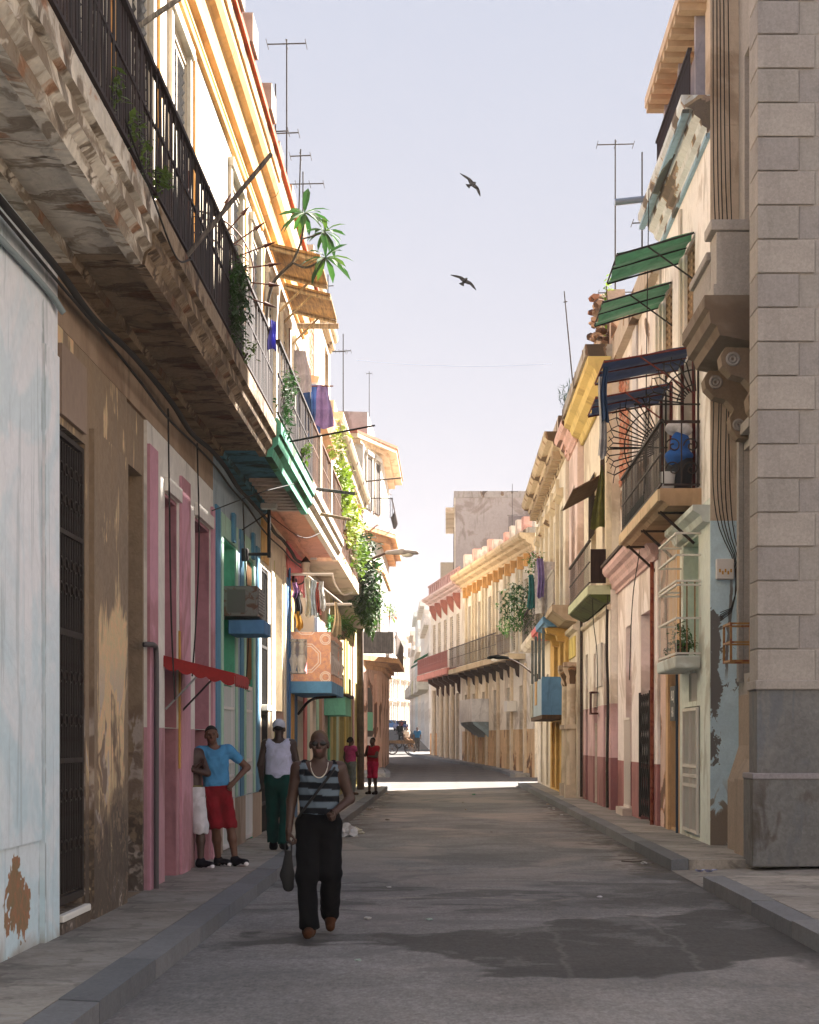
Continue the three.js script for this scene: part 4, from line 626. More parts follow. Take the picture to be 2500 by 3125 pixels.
// ---------- further down the left side ----------
{
  const h = new House('patchwork_house', 'house with striped blue, red and mint doors behind the orange tiled balcony', 'house', 1, 30.79, LX);
  const s0 = 30.79, s1 = 42.4, cr = paint('#e3d6bf', 'grime');
  h.part('rear_wall', paint('#a9987e', 'grime'), [h.bx(s0, s1, .1, 5.4, -8, -.46), h.bx(34.42, s1, 5.41, 11.7, -8, -.46)]);
  h.wall('wall', cr, s0, s1, .12, 5.43, [[32.9, 34.4, .2, 2.5], [36.9, 37.8, .2, 2.6], [40.3, 41.4, .2, 2.4], [32, 34, 2.85, 4.7]], .45);
  for (const [a, b, c] of [[30.8, 31.2, '#2f6ea8'], [31.6, 32.2, '#c9993c'], [32.3, 32.85, '#1e4a72'], [34.42, 35.1, '#b5525a'], [35.2, 35.8, '#a9cbb8'], [37.85, 38.4, '#8fd0b8'], [38.5, 39.3, '#8a6a52'], [39.4, 40.25, '#d3a5a8'], [41.45, 42.1, '#2c7a5c']]) h.part('pilaster', paint(c, 'plaster'), [h.bx(a, b, .14, 4.9, .004, .03)]);
  for (const [a, b, c] of [[32.9, 34.4, '#24567d'], [36.9, 37.8, '#cfc4b4'], [40.3, 41.4, '#7a4c26']]) { const d = h.part('door', woodm(c), [h.bx(a, b, .2, 2.4, -.3, -.24)]); for (let s = a + .1; s < b - .1; s += .3) h.part('door_plank', woodm(c === '#24567d' && Math.floor(s * 3) % 2 ? '#9a3c4a' : c), [h.bx(s, s + .22, .25, 2.35, -.238, -.21)], d); }
  h.part('window', darkIn, [h.bx(32, 34, 2.85, 4.7, -.4, -.36)]); h.part('window_frame', M('#cfd3d8', { r: .5 }), [h.bx(32.4, 32.48, 3.3, 4.5, .01, .4), h.bx(33.2, 33.28, 3.3, 4.5, .01, .4), h.bx(32.48, 33.2, 4.42, 4.5, .32, .4), h.bx(32.48, 33.2, 3.3, 3.38, .32, .4)]);
  // tiled mezzanine balcony
  const tile = (() => { const m = tex(512, 512, (u, v) => { const x = u * 2 - 1, y = v * 2 - 1, o = Math.max(Math.abs(x), Math.abs(y), (Math.abs(x) + Math.abs(y)) * .72), g = fbm(u, v, 20, 20, 4, 501); const ln = Math.min(Math.abs(o - .62), Math.abs(o - .74), Math.abs(Math.hypot(Math.abs(x) - 1, Math.abs(y) - 1) - .28), Math.abs(Math.hypot(Math.abs(x) - 1, Math.abs(y) - 1) - .2)); return mix([.88 + (g - .5) * .2, .64 + (g - .5) * .2, .52], [.95, .87, .82], step(.035, .015, ln)); }, .72, .72); return new THREE.MeshStandardMaterial({ map: m, roughness: .5 }); })();
  const bl = paint('#2f84bd', 'plaster'), wb = paint('#e6dcd4');
  h.part('mezzanine_slab', bl, [h.bx(31.1, 34.6, 2.58, 2.8, .002, .84)]);
  h.part('tiled_panel', tile, [extrude2(rect(.37, .82, 2.802, 3.74), [], 31.1, 31.18, (n, y, s) => h.p(s, y, n)), h.bx(31.1, 31.18, 3.6, 3.74, .02, .368), h.bx(31.1, 31.18, 2.802, 2.94, .02, .368)]);
  h.part('tiled_panel', tile, [h.bx(31.185, 34.6, 3.6, 3.74, .74, .82), h.bx(31.185, 34.6, 2.802, 2.94, .74, .82), h.bx(33.2, 33.6, 2.941, 3.599, .745, .815), h.bx(34.3, 34.6, 2.941, 3.599, .745, .815)]);
  const bal = lathe([[.001, 0], [.085, 0], [.085, .04], [.05, .07], [.09, .2], [.1, .27], [.055, .36], [.045, .38], [.07, .4], [.045, .43], [.05, .5], [.075, .56], [.04, .6], [.085, .62], [.085, .66], [.001, .66]], 14); metreShare(bal);
  for (const [s, n] of [[31.14, .1], [31.14, .27], [31.6, .78], [32.05, .78], [32.5, .78], [32.95, .78], [33.85, .78], [34.15, .78]]) { const b = new THREE.Mesh(bal, wb); b.name = 'baluster'; b.position.copy(h.p(s, 2.94, n)); b.castShadow = b.receiveShadow = true; h.o.add(b); }
  h.part('support_beam', iron('#3b3330'), [h.tube([[33, 2.2, .02], [33, 2.5, .3], [33, 2.56, .8]], .03, 6, 14)]);
  // small green mezzanine box
  h.part('green_box', paint('#4fae98', 'plaster'), [h.bx(39.9, 42.2, 2.3, 2.75, .004, .55)]); h.part('green_box_roof', woodm('#4a3d33'), [h.bx(39.8, 42.3, 2.755, 2.82, .004, .62)]);
  // upper storeys
  h.wall('upper_wall', creamUp, 34.42, s1, 5.44, 11.7, [[35.9, 37.3, 9.7, 11.4], [35.6, 36.8, 5.9, 8.8], [38.4, 39.6, 5.9, 8.8], [40.6, 41.8, 9.6, 11.5]], .4);
  for (const a of [35.6, 38.4]) louverWindow(h, a, a + 1.2, 5.9, 8.8, paint('#d8cfba'), shutterG, -.14); h.part('window', M('#6f675e', { t: 'wood' }), [h.bx(40.6, 41.8, 9.6, 11.5, -.3, -.2)]);
  const bk = h.part('brick_infill', M('#8b7d70', { t: 'concrete' }), [h.bx(35.9, 37.3, 9.7, 11.4, -.12, -.06)]), bgm = ['#b06a4a', '#c07c58', '#9a5a42', '#8d857e'].map(c => M(c, { t: 'stone' })), bg = metreShare(rbox(-.03, .03, -.055, .055, -.16, .16, .01));
  for (let r = 0; r < 14; r++) for (let c = 0; c < 4; c++) { const b = new THREE.Mesh(bg, bgm[R() < .2 ? 3 : Math.floor(R() * 3)]); b.name = 'brick'; b.position.copy(h.p(36.08 + c * .34 + (r % 2) * .04, 9.77 + r * .119, -.05 + rr(-.01, .01))); bk.add(b); }
  cornice(h, paint('#c6b18c', 'peel', .03), 34.42, s1, 11.7, .22, .4); h.part('grey_pier', paint('#a9a3a0', 'grime'), [h.bx(34.42, 35.1, 5.5, 9.2, .003, .28)]);
  h.part('balcony_slab', paint('#c3a98a', 'grime'), [h.bx(34.6, s1, 5.46, 5.75, .003, .74)]); h.railing(woodm('#8a5f48'), 34.6, s1, .7, 5.75, 6.75, .1, .04, { ends: false });
  h.part('peach_cornice', paint('#d99a6b', 'peel'), [h.prof([[.003, 8.9], [.2, 9.0], [.3, 9.2], [.34, 9.35], [.003, 9.4]], 34.5, s1)]);
}
{
  const h = new House('vine_house', 'olive-brown house with grey balcony parapet overgrown by hanging plants', 'house', 1, 42.42, LX);
  const s0 = 42.42, s1 = 57.6, ol = paint('#8e8348', 'grime'), cr = paint('#d9cbb2', 'grime');
  h.part('rear_wall', paint('#948468', 'grime'), [h.bx(s0, s1, .1, 10.2, -8, -.46)]);
  h.wall('wall', ol, s0, s1, .12, 5.4, [[43.4, 44.6, .2, 3.6], [46.2, 48, .2, 3.6], [50.2, 51.6, .2, 3.6], [54, 55.4, .2, 3.6]], .45);
  for (const [a, b, c] of [[43.4, 44.6, '#2f6f60'], [46.2, 48, '#22405e'], [50.2, 51.6, '#5e5426'], [54, 55.4, '#6b5a4a']]) h.part('door', woodm(c), [h.bx(a, b, .2, 3.6, -.3, -.22)]);
  for (const [a, b, c] of [[44.7, 45.3, '#9fd0bb'], [48.1, 48.7, '#b9a23c'], [49.3, 49.9, '#8b7f2f'], [52.2, 53, '#b07f84'], [56, 57, '#a89a80']]) h.part('pilaster', paint(c, 'plaster'), [h.bx(a, b, .14, 4.8, .004, .03)]);
  h.wall('upper_wall', cr, s0, s1, 5.405, 10.2, Array.from({ length: 5 }, (_, i) => [43.6 + i * 2.8, 44.8 + i * 2.8, 5.9, 8.9]), .4); for (let i = 0; i < 5; i++) louverWindow(h, 43.6 + i * 2.8, 44.8 + i * 2.8, 5.9, 8.9, paint('#cfc4ae'), shutterG, -.14);
  h.part('balcony_slab', paint('#6e6459', 'grime'), [h.prof([[0, 5.3], [.5, 5.45], [.74, 5.6], [.76, 5.75], [0, 5.75]], 43.4, 54)]); h.part('balcony_parapet', paint('#9b9591', 'grime'), [h.bx(43.4, 43.5, 5.755, 6.9, .02, .76), h.bx(43.51, 54, 5.755, 6.7, .68, .76)]);
  cornice(h, paint('#cdb68e', 'peel', .03), s0, s1, 9.6, .34, .6); h.part('parapet', paint('#b3a184', 'peel', .03), [h.bx(s0, s1, 10.21, 10.5, -.4, .1)]);
}
{ // corner tower across the side street
  const o = thing('corner_tower', 'peach corner tower house with overhanging roof and two ringed balconies', 'building', -3.3, 0, -79);
  const P = (x, y, z) => V(x + 3.3, y, z + 79), plan = (pts, y0, y1) => extrude2(pts.map(([x, s]) => [x + 3.3, s - 79]), [], y0, y1, (a, b, c) => V(a, c, -b));
  const base = d => [[-4.05 - .3 * d, 79 - d], [-3.3 + d, 82.8 - d * .2], [-3.3 + d, 93], [-13, 93], [-13, 79 - d]], pe = paint('#c9987c', 'peel'), wh = paint('#c4baa9', 'grime'), och = paint('#c98f4a', 'grime');
  mesh('ground_storey', pe, [plan(base(0), 0, 5.6)], o); mesh('balcony_slab', och, [plan(base(.85), 5.6, 5.85), plan(base(.3), 5.4, 5.595), plan(base(.14), 5.2, 5.395)], o);
  mesh('upper_storey', wh, [plan(base(0), 5.86, 16.2)], o); mesh('balcony_slab', och, [plan(base(.7), 11.9, 12.1), plan(base(.4), 11.6, 11.895)], o); mesh('balcony_band', paint('#c79a90', 'grime'), [plan(base(.72), 12.105, 12.35)], o);
  mesh('eave', paint('#d8b27a', 'grime'), [plan(base(.75), 16.21, 16.4), plan(base(.35), 16.0, 16.2)], o); mesh('roof_tiles', M('#a85f42', { t: 'grime' }), [plan(base(.8), 16.41, 16.55)], o); mesh('roof_cabin', paint('#9c918c', 'grime'), [plan([[-5.2, 80], [-3.9, 80.2], [-3.8, 86], [-9, 86], [-9, 80]], 16.56, 17.8)], o);
  const b1 = mesh('parapet_board', M('#7d7570', { t: 'wood' }), [box(-.75 + .0, .78, 5.86, 6.9, .78, .84).translate(-.05, 0, 0)], o); mesh('parapet_board', woodm('#5b4336'), [plan([[-2.5, 78.9], [-2.45, 78.9], [-2.45, 92], [-2.5, 92]], 5.86, 6.95)], o);
  const rl = []; for (let i = 0; i < 22; i++) { const x = -1.2 + i * .09; rl.push(tube([V(x, 12.36, .62), V(x, 12.7, .78), V(x, 13.0, .74), V(x, 13.3, .66)], .012, 4, 8)); } for (let i = 0; i < 40; i++) { const z = .55 - i * .12; rl.push(tube([V(.6, 12.36, z), V(.78, 12.7, z), V(.74, 13, z), V(.66, 13.3, z)], .012, 4, 8)); } mesh('bowed_railing', iron('#4a4240'), [...rl, box(-1.2, .7, 13.28, 13.32, .62, .68), box(.62, .68, 13.28, 13.32, -4.2, .62)], o);
  const fc = (t, y, n) => V(-.75 + .1937 * t + .981 * n, y, -.981 * t + .1937 * n), fb = (t0, t1, y0, y1, n0, n1) => extrude2(rect(t0, t1, y0, y1), [], n0, n1, fc); mesh('door_arch', woodm('#6e5f50'), [extrude2(arch(.35, 1.75, 0.2, 4.3), [], .004, .04, fc)], o); mesh('green_shutter', paint('#59b48c'), [fb(.5, 1.6, 2.2, 3.1, .045, .09)], o); mesh('shop_wall', paint('#e2cbbf', 'peel'), [fb(.2, 1.9, .1, 1.9, .045, .12)], o); mesh('pilaster', pe, [fb(-.02, .22, 0, 5.0, .004, .16)], o); mesh('pilaster', pe, [fb(2.2, 2.6, 0, 5.0, .004, .16)], o); for (const y of [6.9, 13]) for (const t of [.5, 2.2]) { const w = mesh('window', M('#5d5248', { t: 'wood' }), [fb(t, t + 1, y, y + 2.5, .003, .05)], o); mesh('frame', wh, [fb(t - .14, t - .002, y, y + 2.6, .004, .1), fb(t + 1.002, t + 1.14, y, y + 2.6, .004, .1), fb(t - .14, t + 1.14, y + 2.61, y + 2.8, .004, .16)], w); } mesh('string_course', och, [plan(base(.12), 10.2, 10.45)], o);
  for (const [x, y0, y1] of [[-1.4, 6.9, 9.6], [-2.9, 6.9, 9.6], [-1.4, 13, 15], [-2.9, 13, 15]]) { const w = mesh('window', M('#6b5f54', { t: 'wood' }), [box(x, x + .55, y0, y1, .002, .05)], o); mesh('frame', wh, [box(x - .08, x - .002, y0, y1 + .1, .004, .08), box(x + .552, x + .63, y0, y1 + .1, .004, .08)], w); }
  mesh('wall_flagpole', woodm('#8a7a6a'), [bar(P(-4, 14.2, -79), P(-2.2, 14.25, -78.2), .04)], o);
}
// ---------- beyond the cross street, right: the street bends left ----------
const TH = .155;
function atBend(d) { return [3.95 - d * Math.sin(TH), 74 + d * Math.cos(TH)]; }
{
  const [x, s] = atBend(0), h = new House('yellow_cornice_house', 'long cream house with bright yellow cornice and dark balcony railing', 'house', -1, s, x, 0, TH);
  const q0 = s, L = 20, c = (a, b, col, t = 'grime') => paint(col, t), cr = paint('#e2d0ae', 'grime'), dd = paint('#c39a5e', 'peel');
  h.part('rear_wall', cr, [h.bx(q0, q0 + L, -.2, 10.4, -9, -.46)]);
  const doors = [2.2, 5.4, 8.9, 12.2, 15.2, 17.8];
  h.wall('wall', cr, q0, q0 + L, 2.25, 5.6, doors.map(d => [q0 + d, q0 + d + 1.3, 2.255, 4.3]), .45); let a0 = 0; for (const d of [...doors, L]) { h.wall('dado', dd, q0 + a0, q0 + Math.min(d, L) - .002, -.2, 2.246, [], .45, .004); a0 = d + 1.3; }
  for (const d of doors) { const w = h.part('door', woodm(d > 8 && d < 14 ? '#8a5c3c' : '#7a6552'), [h.bx(q0 + d, q0 + d + 1.3, .1, 4.3, -.35, -.28)]); h.part('door_panel', woodm('#5b4637'), [h.bx(q0 + d + .15, q0 + d + .6, .5, 3.9, -.278, -.26), h.bx(q0 + d + .7, q0 + d + 1.15, .5, 3.9, -.278, -.26)], w); h.part('pilaster', paint('#cbb28a', 'grime'), [h.bx(q0 + d - .45, q0 + d - .1, 0, 5.3, .005, .12)]); }
  h.wall('upper_wall', paint('#e6dabf', 'grime'), q0, q0 + L, 5.605, 10.3, Array.from({ length: 6 }, (_, i) => [q0 + 1.2 + i * 3.1, q0 + 2.4 + i * 3.1, 6.0, 9.2]), .45);
  for (let i = 0; i < 6; i++) { const a = q0 + 1.2 + i * 3.1; louverWindow(h, a, a + 1.2, 6, 9.2, paint('#d9c08a'), M('#8a7a5c', { t: 'wood' }), -.12); for (const q of [a - .62, a + 1.5]) h.part('pilaster', paint('#dcc795', 'grime'), [h.bx(q, q + .32, 5.9, 9.9, .004, .12)]); for (const q of [a - .2, a + 1.2]) h.part('cornice_bracket', ochreD, [h.bx(q, q + .2, 9.7, 10.28, .004, .3)]); }
  cornice(h, paint('#d9b878', 'grime'), q0, q0 + L, 10.3, .7, .8); h.part('roof_edge', paint('#a59a88', 'peel'), [h.bx(q0, q0 + L, 11.105, 11.35, -.4, .3)]); for (let i = 0; i < 12; i++) h.part('parapet_pot', paint(i % 3 ? '#c9b7a4' : '#c98a78', 'grime'), [h.bx(q0 + 2 + i * 1.5, q0 + 2.5 + i * 1.5, 11.36, 11.36 + rr(.3, .9), -.3, .1)]);
  h.part('balcony_slab', paint('#b09a74', 'grime'), [h.bx(q0 + 2, q0 + L, 5.5, 5.75, .004, .8)]); h.railing(iron('#3a2c26'), q0 + 5.5, q0 + L, .76, 5.75, 6.95, .2, .04, { ends: false, mid: .5, thin: .006 }); h.railing(iron('#8a8078'), q0 + 2, q0 + 5.4, .76, 5.75, 6.8, .22, .03, { ends: false });
  for (let i = 0; i < 8; i++) h.part('bracket', iron('#4a3b2e'), [h.prof([[.004, 4.7], [.14, 4.8], [.2, 5.1], [.6, 5.3], [.62, 5.49], [.004, 5.49]], q0 + 3.5 + i * 2, q0 + 3.62 + i * 2)]);
  h.part('white_mezzanine', paint('#dfe0e2', 'plaster'), [h.bx(q0 + 11.5, q0 + 15.5, 2.7, 3.9, .01, .9)]); h.part('mezzanine_support', paint('#6a7f86', 'grime'), [h.prof([[.01, 1.9], [.2, 2.1], [.8, 2.55], [.85, 2.69], [.01, 2.69]], q0 + 11.5, q0 + 15.5)]); h.part('air_conditioner', M('#d5cfc4', { r: .5 }), [h.rb(q0 + 4, q0 + 4.8, 3.1, 3.6, .02, .5)]);
  h.part('end_gable', paint('#e6d4b2', 'plaster'), [h.bx(q0 - .02, q0, -.1, 10.3, -9, 0)]);
}
{
  const [x, s] = atBend(20.02), h = new House('pink_cornice_house', 'cream house with pink cornice and red balcony at the bend', 'house', -1, s, x, .3, TH);
  const q0 = s, L = 12.5, cr = paint('#efe2cd', 'plaster'), dd = paint('#c98f4a', 'grime');
  h.part('rear_wall', cr, [h.bx(q0, q0 + L, -.5, 10, -9, -.46)]); h.wall('wall', cr, q0, q0 + L, -.3, 5.3, [1, 3.2, 5.4, 8.4].map(d => [q0 + d, q0 + d + 1.2, .1, 4.2]), .45); for (const d of [1, 3.2, 5.4, 8.4]) { h.part('door', woodm('#6e5240'), [h.bx(q0 + d, q0 + d + 1.2, .1, 4.2, -.35, -.25)]); h.part('column', paint('#d8c4a4'), [bar(h.p(q0 + d + 1.7, .2, .15), h.p(q0 + d + 1.7, 4.6, .15), .15, .13, 8)]); }
  h.part('dado', dd, [h.bx(q0 + 9.8, q0 + L, -.2, 1.9, .004, .05)]);
  h.wall('upper_wall', cr, q0, q0 + L, 5.305, 10, [1, 3.4, 5.8, 8.2, 10.4].map(d => [q0 + d, q0 + d + 1.1, 5.8, 8.8]), .45); for (const d of [1, 3.4, 5.8, 8.2, 10.4]) { louverWindow(h, q0 + d, q0 + d + 1.1, 5.8, 8.8, paint('#e8d8bc'), M('#a3937c', { t: 'wood' }), -.12); h.part('bracket', paint('#8a4a3c'), [h.prof([[.004, 9.0], [.2, 9.2], [.42, 9.7], [.42, 9.95], [.004, 9.95]], q0 + d - .35, q0 + d - .15)]); }
  cornice(h, paint('#d2a699', 'grime'), q0, q0 + L, 9.96, .6, .6); const rp = h.part('roof_railing', paint('#a5756c'), [h.bx(q0, q0 + L, 11.3, 11.4, .1, .2)]); for (let i = 0; i < 14; i++) h.part('roof_railing_panel', paint('#a5756c', 'grime'), [h.bx(q0 + .1 + i * .88, q0 + .7 + i * .88, 10.57, 11.3, .12, .18)], rp);
  h.part('balcony_slab', paint('#b5624e', 'grime'), [h.bx(q0, q0 + L, 5.25, 5.6, .004, .9)]); h.railing(paint('#85433d'), q0, q0 + L, .85, 5.6, 6.6, .28, .12, { ends: false, mid: .5 }); for (let i = 0; i < 5; i++) h.part('bracket', iron('#5a4030'), [h.prof([[.004, 4.1], [.16, 4.3], [.2, 4.7], [.7, 5.0], [.72, 5.24], [.004, 5.24]], q0 + .6 + i * 2, q0 + .8 + i * 2)]);
}
{ // grey block behind
  const o = thing('grey_block', 'bare grey rendered block rising behind the yellow cornice house', 'building', .5, 0, -99), g = M('#9f9796', { t: 'grime', b: .01 });
  mesh('wall', g, [box(0, 7.5, 0, 16.4, -10, 0)], o); mesh('front_wall', paint('#d3c3a8', 'grime'), [box(-.06, -.004, 0, 16.4, -10, .0)], o); mesh('cornice', paint('#b5a184', 'grime'), [box(-.6, -.065, 15.5, 15.8, -10, .1)], o); mesh('side_block', paint('#d8cab4', 'peel'), [box(4.6, 8.5, 0, 15.2, .01, 3.5)], o); mesh('darker_render', M('#857d80', { t: 'plaster' }), [box(3.2, 4.58, 8.5, 15.3, .002, .03)], o); mesh('parapet', paint('#7c7672', 'peel'), [box(-.1, 7.5, 16.405, 16.8, -10, .05)], o);
  for (let i = 0; i < 3; i++) mesh('window', M('#7a6a58', { t: 'wood' }), [box(-.1, -.062, 12.4, 14.8, -2.4 - i * 2.6, -1.4 - i * 2.6)], o);
  mesh('roof_hut', paint('#b8a893', 'grime'), [box(-.95, .3, 10.8, 13.6, -12.5, -10.02)], o);
}
// ---------- far end ----------
const farCols = ['#e8dcc8', '#d9d2c8', '#e6d9c4', '#cfd8d4', '#e9ddd0', '#dcc6a8', '#e3d5cf', '#d2cfc4'];
for (let i = 0; i < 7; i++) {                      // right row past the next crossing
  const s = 125 + i * 17, x = bendR(s) + 1.7, hh = [9.5, 12, 8.6, 13, 10, 12.5, 11][i];
  const h = new House('far_house', ['cream far house with green awning past the second crossing', 'tall pale far house behind the green awning house', 'low far house with olive balcony box', 'tall grey-white far house beside the parked cars', 'pale far house above the two blue cars', 'beige far house near the end of the view', 'last far house on the right of the rising street'][i], 'house', -1, s, x, gy(s), .035, 'far houses on the right'), w = paint(farCols[i], 'grime');
  h.part('rear_wall', w, [h.bx(s, s + 16.8, -1, hh, -9, -.3)]); h.wall('wall', w, s, s + 16.8, -.5, hh, [0, 1, 2, 3, 4].flatMap(k => [[s + 1.2 + k * 3.1, s + 2.4 + k * 3.1, .2, 3.8], [s + 1.2 + k * 3.1, s + 2.4 + k * 3.1, 5.2, 8]]), .3);
  for (let k = 0; k < 5; k++) { h.part('door', woodm(['#6a5a4c', '#4f6a60', '#7a5a48'][(k + i) % 3]), [h.bx(s + 1.2 + k * 3.1, s + 2.4 + k * 3.1, .2, 3.8, -.28, -.2)]); h.part('window', woodm('#6f655a'), [h.bx(s + 1.2 + k * 3.1, s + 2.4 + k * 3.1, 5.2, 8, -.28, -.2)]); }
  h.part('cornice', w, [h.bx(s, s + 16.8, hh, hh + .5, -.3, .4)]); h.part('balcony', paint(['#b9b29c', '#c9bfae', '#a9a27a', '#bdb5aa', '#c8b9a4', '#b5aa98', '#c0b4a2'][i], 'grime'), [h.bx(s + 1, s + 12, 4.6, 4.9, .01, .8), h.bx(s + 1, s + 12, 4.91, 5.8, .7, .8), h.bx(s + 1, s + 1.1, 4.91, 5.8, .01, .69)]); if (i < 2) h.part('awning', M(i ? '#5f9c84' : '#3f9c6c', { t: 'cloth' }), [extrude2([[.02, 7.4], [1.1, 6.8], [1.1, 6.84], [.02, 7.46]], [], s + 2, s + 6, (n, y, q) => h.p(q, y, n))]);
}
for (let i = 0; i < 6; i++) {                      // houses closing the view on the left
  const s = 250 + i * 13, x = -12.6 + i * .95, hh = [12, 15, 11, 16, 13, 17][i];
  const h = new House('far_house', ['white sunlit far house left of the blue cars', 'tall white far house with laundry above the blue cars', 'pale far house in the middle of the far street', 'tall narrow white far house under the lamp head', 'peach far house at the top of the street', 'highest pale far house closing the street'][i], 'house', 1, s, x, gy(s), -.075, 'far houses on the left'), w = paint(farCols[(i + 3) % 8], 'grime');
  h.part('wall', w, [h.bx(s, s + 13, -1, hh, -12, 0)]); for (let k = 0; k < 4; k++) { h.part('door', woodm('#5c5148'), [h.bx(s + .9 + k * 3.1, s + 2.1 + k * 3.1, .1, 3.6, .005, .05)]); for (const y of [5, 9]) h.part('window', woodm(['#6f675c', '#5b6a70'][k % 2]), [h.bx(s + .9 + k * 3.1, s + 2.1 + k * 3.1, y, y + 2.6, .005, .05)]); h.part('pilaster', paint(farCols[(i + k) % 8]), [h.bx(s + 2.5 + k * 3.1, s + 3.2 + k * 3.1, 0, hh - .3, .006, .2)]); } h.part('balcony', paint('#b9ada0', 'grime'), [h.bx(s, s + 12, 4.5, 4.75, .21, .9), h.bx(s, s + 12, 8.5, 8.75, .21, .9)]); h.part('cornice', w, [h.bx(s, s + 13, hh, hh + .5, -.3, .5)]);
}
// ---------- people: smooth union of tapered limbs, meshed with surface nets ----------
function blob(items, cell, k = .03, clip = null) {
  const lo = [1e9, 1e9, 1e9], hi = [-1e9, -1e9, -1e9];
  for (const c of items) { if (c.neg) continue; const r = Math.max(c.ra ?? 0, c.rb ?? 0, ...(c.r ?? [0])); for (const q of [c.a, c.b ?? c.a]) for (let i = 0; i < 3; i++) { lo[i] = Math.min(lo[i], q[i] - r - .03); hi[i] = Math.max(hi[i], q[i] + r + .03); } }
  const n = [0, 1, 2].map(i => Math.ceil((hi[i] - lo[i]) / cell) + 2), [nx, ny, nz] = n, f = new Float32Array(nx * ny * nz).fill(1);
  for (const c of items) {
    const b = c.b ?? c.a, r = Math.max(c.ra ?? 0, c.rb ?? 0, ...(c.r ?? [0])) + .07, d = [b[0] - c.a[0], b[1] - c.a[1], b[2] - c.a[2]], L = d[0] * d[0] + d[1] * d[1] + d[2] * d[2] || 1e-9, kk = c.k ?? k;
    const r0 = [0, 1, 2].map(i => Math.max(0, Math.floor((Math.min(c.a[i], b[i]) - r - lo[i]) / cell))), r1 = [0, 1, 2].map(i => Math.min(n[i] - 1, Math.ceil((Math.max(c.a[i], b[i]) + r - lo[i]) / cell)));
    for (let z = r0[2]; z <= r1[2]; z++) for (let y = r0[1]; y <= r1[1]; y++) for (let x = r0[0]; x <= r1[0]; x++) {
      const px = lo[0] + x * cell - c.a[0], py = lo[1] + y * cell - c.a[1], pz = lo[2] + z * cell - c.a[2]; let v;
      if (c.r) { const q = Math.hypot(px / c.r[0], py / c.r[1], pz / c.r[2]); v = (q - 1) * Math.min(...c.r); }
      else { const t = clamp((px * d[0] + py * d[1] + pz * d[2]) / L); v = Math.hypot(px - d[0] * t, py - d[1] * t, pz - d[2] * t) - (c.ra + (c.rb - c.ra) * t); }
      const o = (z * ny + y) * nx + x;
      if (c.neg) { f[o] = Math.max(f[o], -v); } else { const w = Math.max(0, kk - Math.abs(f[o] - v)) / kk; f[o] = Math.min(f[o], v) - w * w * kk * .25; }
    }
  }
  if (clip) for (let z = 0; z < nz; z++) for (let y = 0; y < ny; y++) for (let x = 0; x < nx; x++) { const o = (z * ny + y) * nx + x; if (f[o] < .1) f[o] = Math.max(f[o], clip(lo[0] + x * cell, lo[1] + y * cell, lo[2] + z * cell)); }
  const id = new Int32Array(nx * ny * nz).fill(-1), P = [], I = [];
  const E = [[0, 1], [0, 2], [0, 4], [1, 3], [1, 5], [2, 3], [2, 6], [3, 7], [4, 5], [4, 6], [5, 7], [6, 7]];
  for (let z = 0; z < nz - 1; z++) for (let y = 0; y < ny - 1; y++) for (let x = 0; x < nx - 1; x++) {
    const g = []; let m = 0; for (let i = 0; i < 8; i++) { g[i] = f[((z + (i >> 2)) * ny + y + (i >> 1 & 1)) * nx + x + (i & 1)]; if (g[i] < 0) m |= 1 << i; }
    if (m === 0 || m === 255) continue;
    let sx = 0, sy = 0, sz = 0, c = 0;
    for (const [a, b] of E) if ((g[a] < 0) !== (g[b] < 0)) { const t = g[a] / (g[a] - g[b]); sx += (a & 1) + ((b & 1) - (a & 1)) * t; sy += (a >> 1 & 1) + ((b >> 1 & 1) - (a >> 1 & 1)) * t; sz += (a >> 2) + ((b >> 2) - (a >> 2)) * t; c++; }
    id[(z * ny + y) * nx + x] = P.length / 3; P.push(lo[0] + (x + sx / c) * cell, lo[1] + (y + sy / c) * cell, lo[2] + (z + sz / c) * cell);
  }
  const at = (x, y, z) => id[(z * ny + y) * nx + x], quad = (a, b, c, d, fl) => { if (a < 0 || b < 0 || c < 0 || d < 0) return; fl ? I.push(a, b, c, a, c, d) : I.push(a, c, b, a, d, c); };
  for (let z = 1; z < nz - 1; z++) for (let y = 1; y < ny - 1; y++) for (let x = 1; x < nx - 1; x++) {
    const o = (z * ny + y) * nx + x, s = f[o] < 0;
    if (s !== f[o + 1] < 0) quad(at(x, y - 1, z - 1), at(x, y, z - 1), at(x, y, z), at(x, y - 1, z), s);
    if (s !== f[o + nx] < 0) quad(at(x - 1, y, z - 1), at(x - 1, y, z), at(x, y, z), at(x, y, z - 1), s);
    if (s !== f[o + nx * ny] < 0) quad(at(x - 1, y - 1, z), at(x, y - 1, z), at(x, y, z), at(x - 1, y, z), s);
  }
  const G = new THREE.BufferGeometry(); G.setAttribute('position', new THREE.BufferAttribute(new Float32Array(P), 3)); G.setIndex(I); G.computeVertexNormals(); return G;
}
const vsub = (a, b) => [a[0] - b[0], a[1] - b[1], a[2] - b[2]], vadd = (a, b, t = 1) => [a[0] + b[0] * t, a[1] + b[1] * t, a[2] + b[2] * t], vlen = a => Math.hypot(...a), vnorm = a => { const l = vlen(a) || 1; return a.map(q => q / l); }, vcross = (a, b) => [a[1] * b[2] - a[2] * b[1], a[2] * b[0] - a[0] * b[2], a[0] * b[1] - a[1] * b[0]], vlerp = (a, b, t) => a.map((q, i) => q + (b[i] - q) * t);
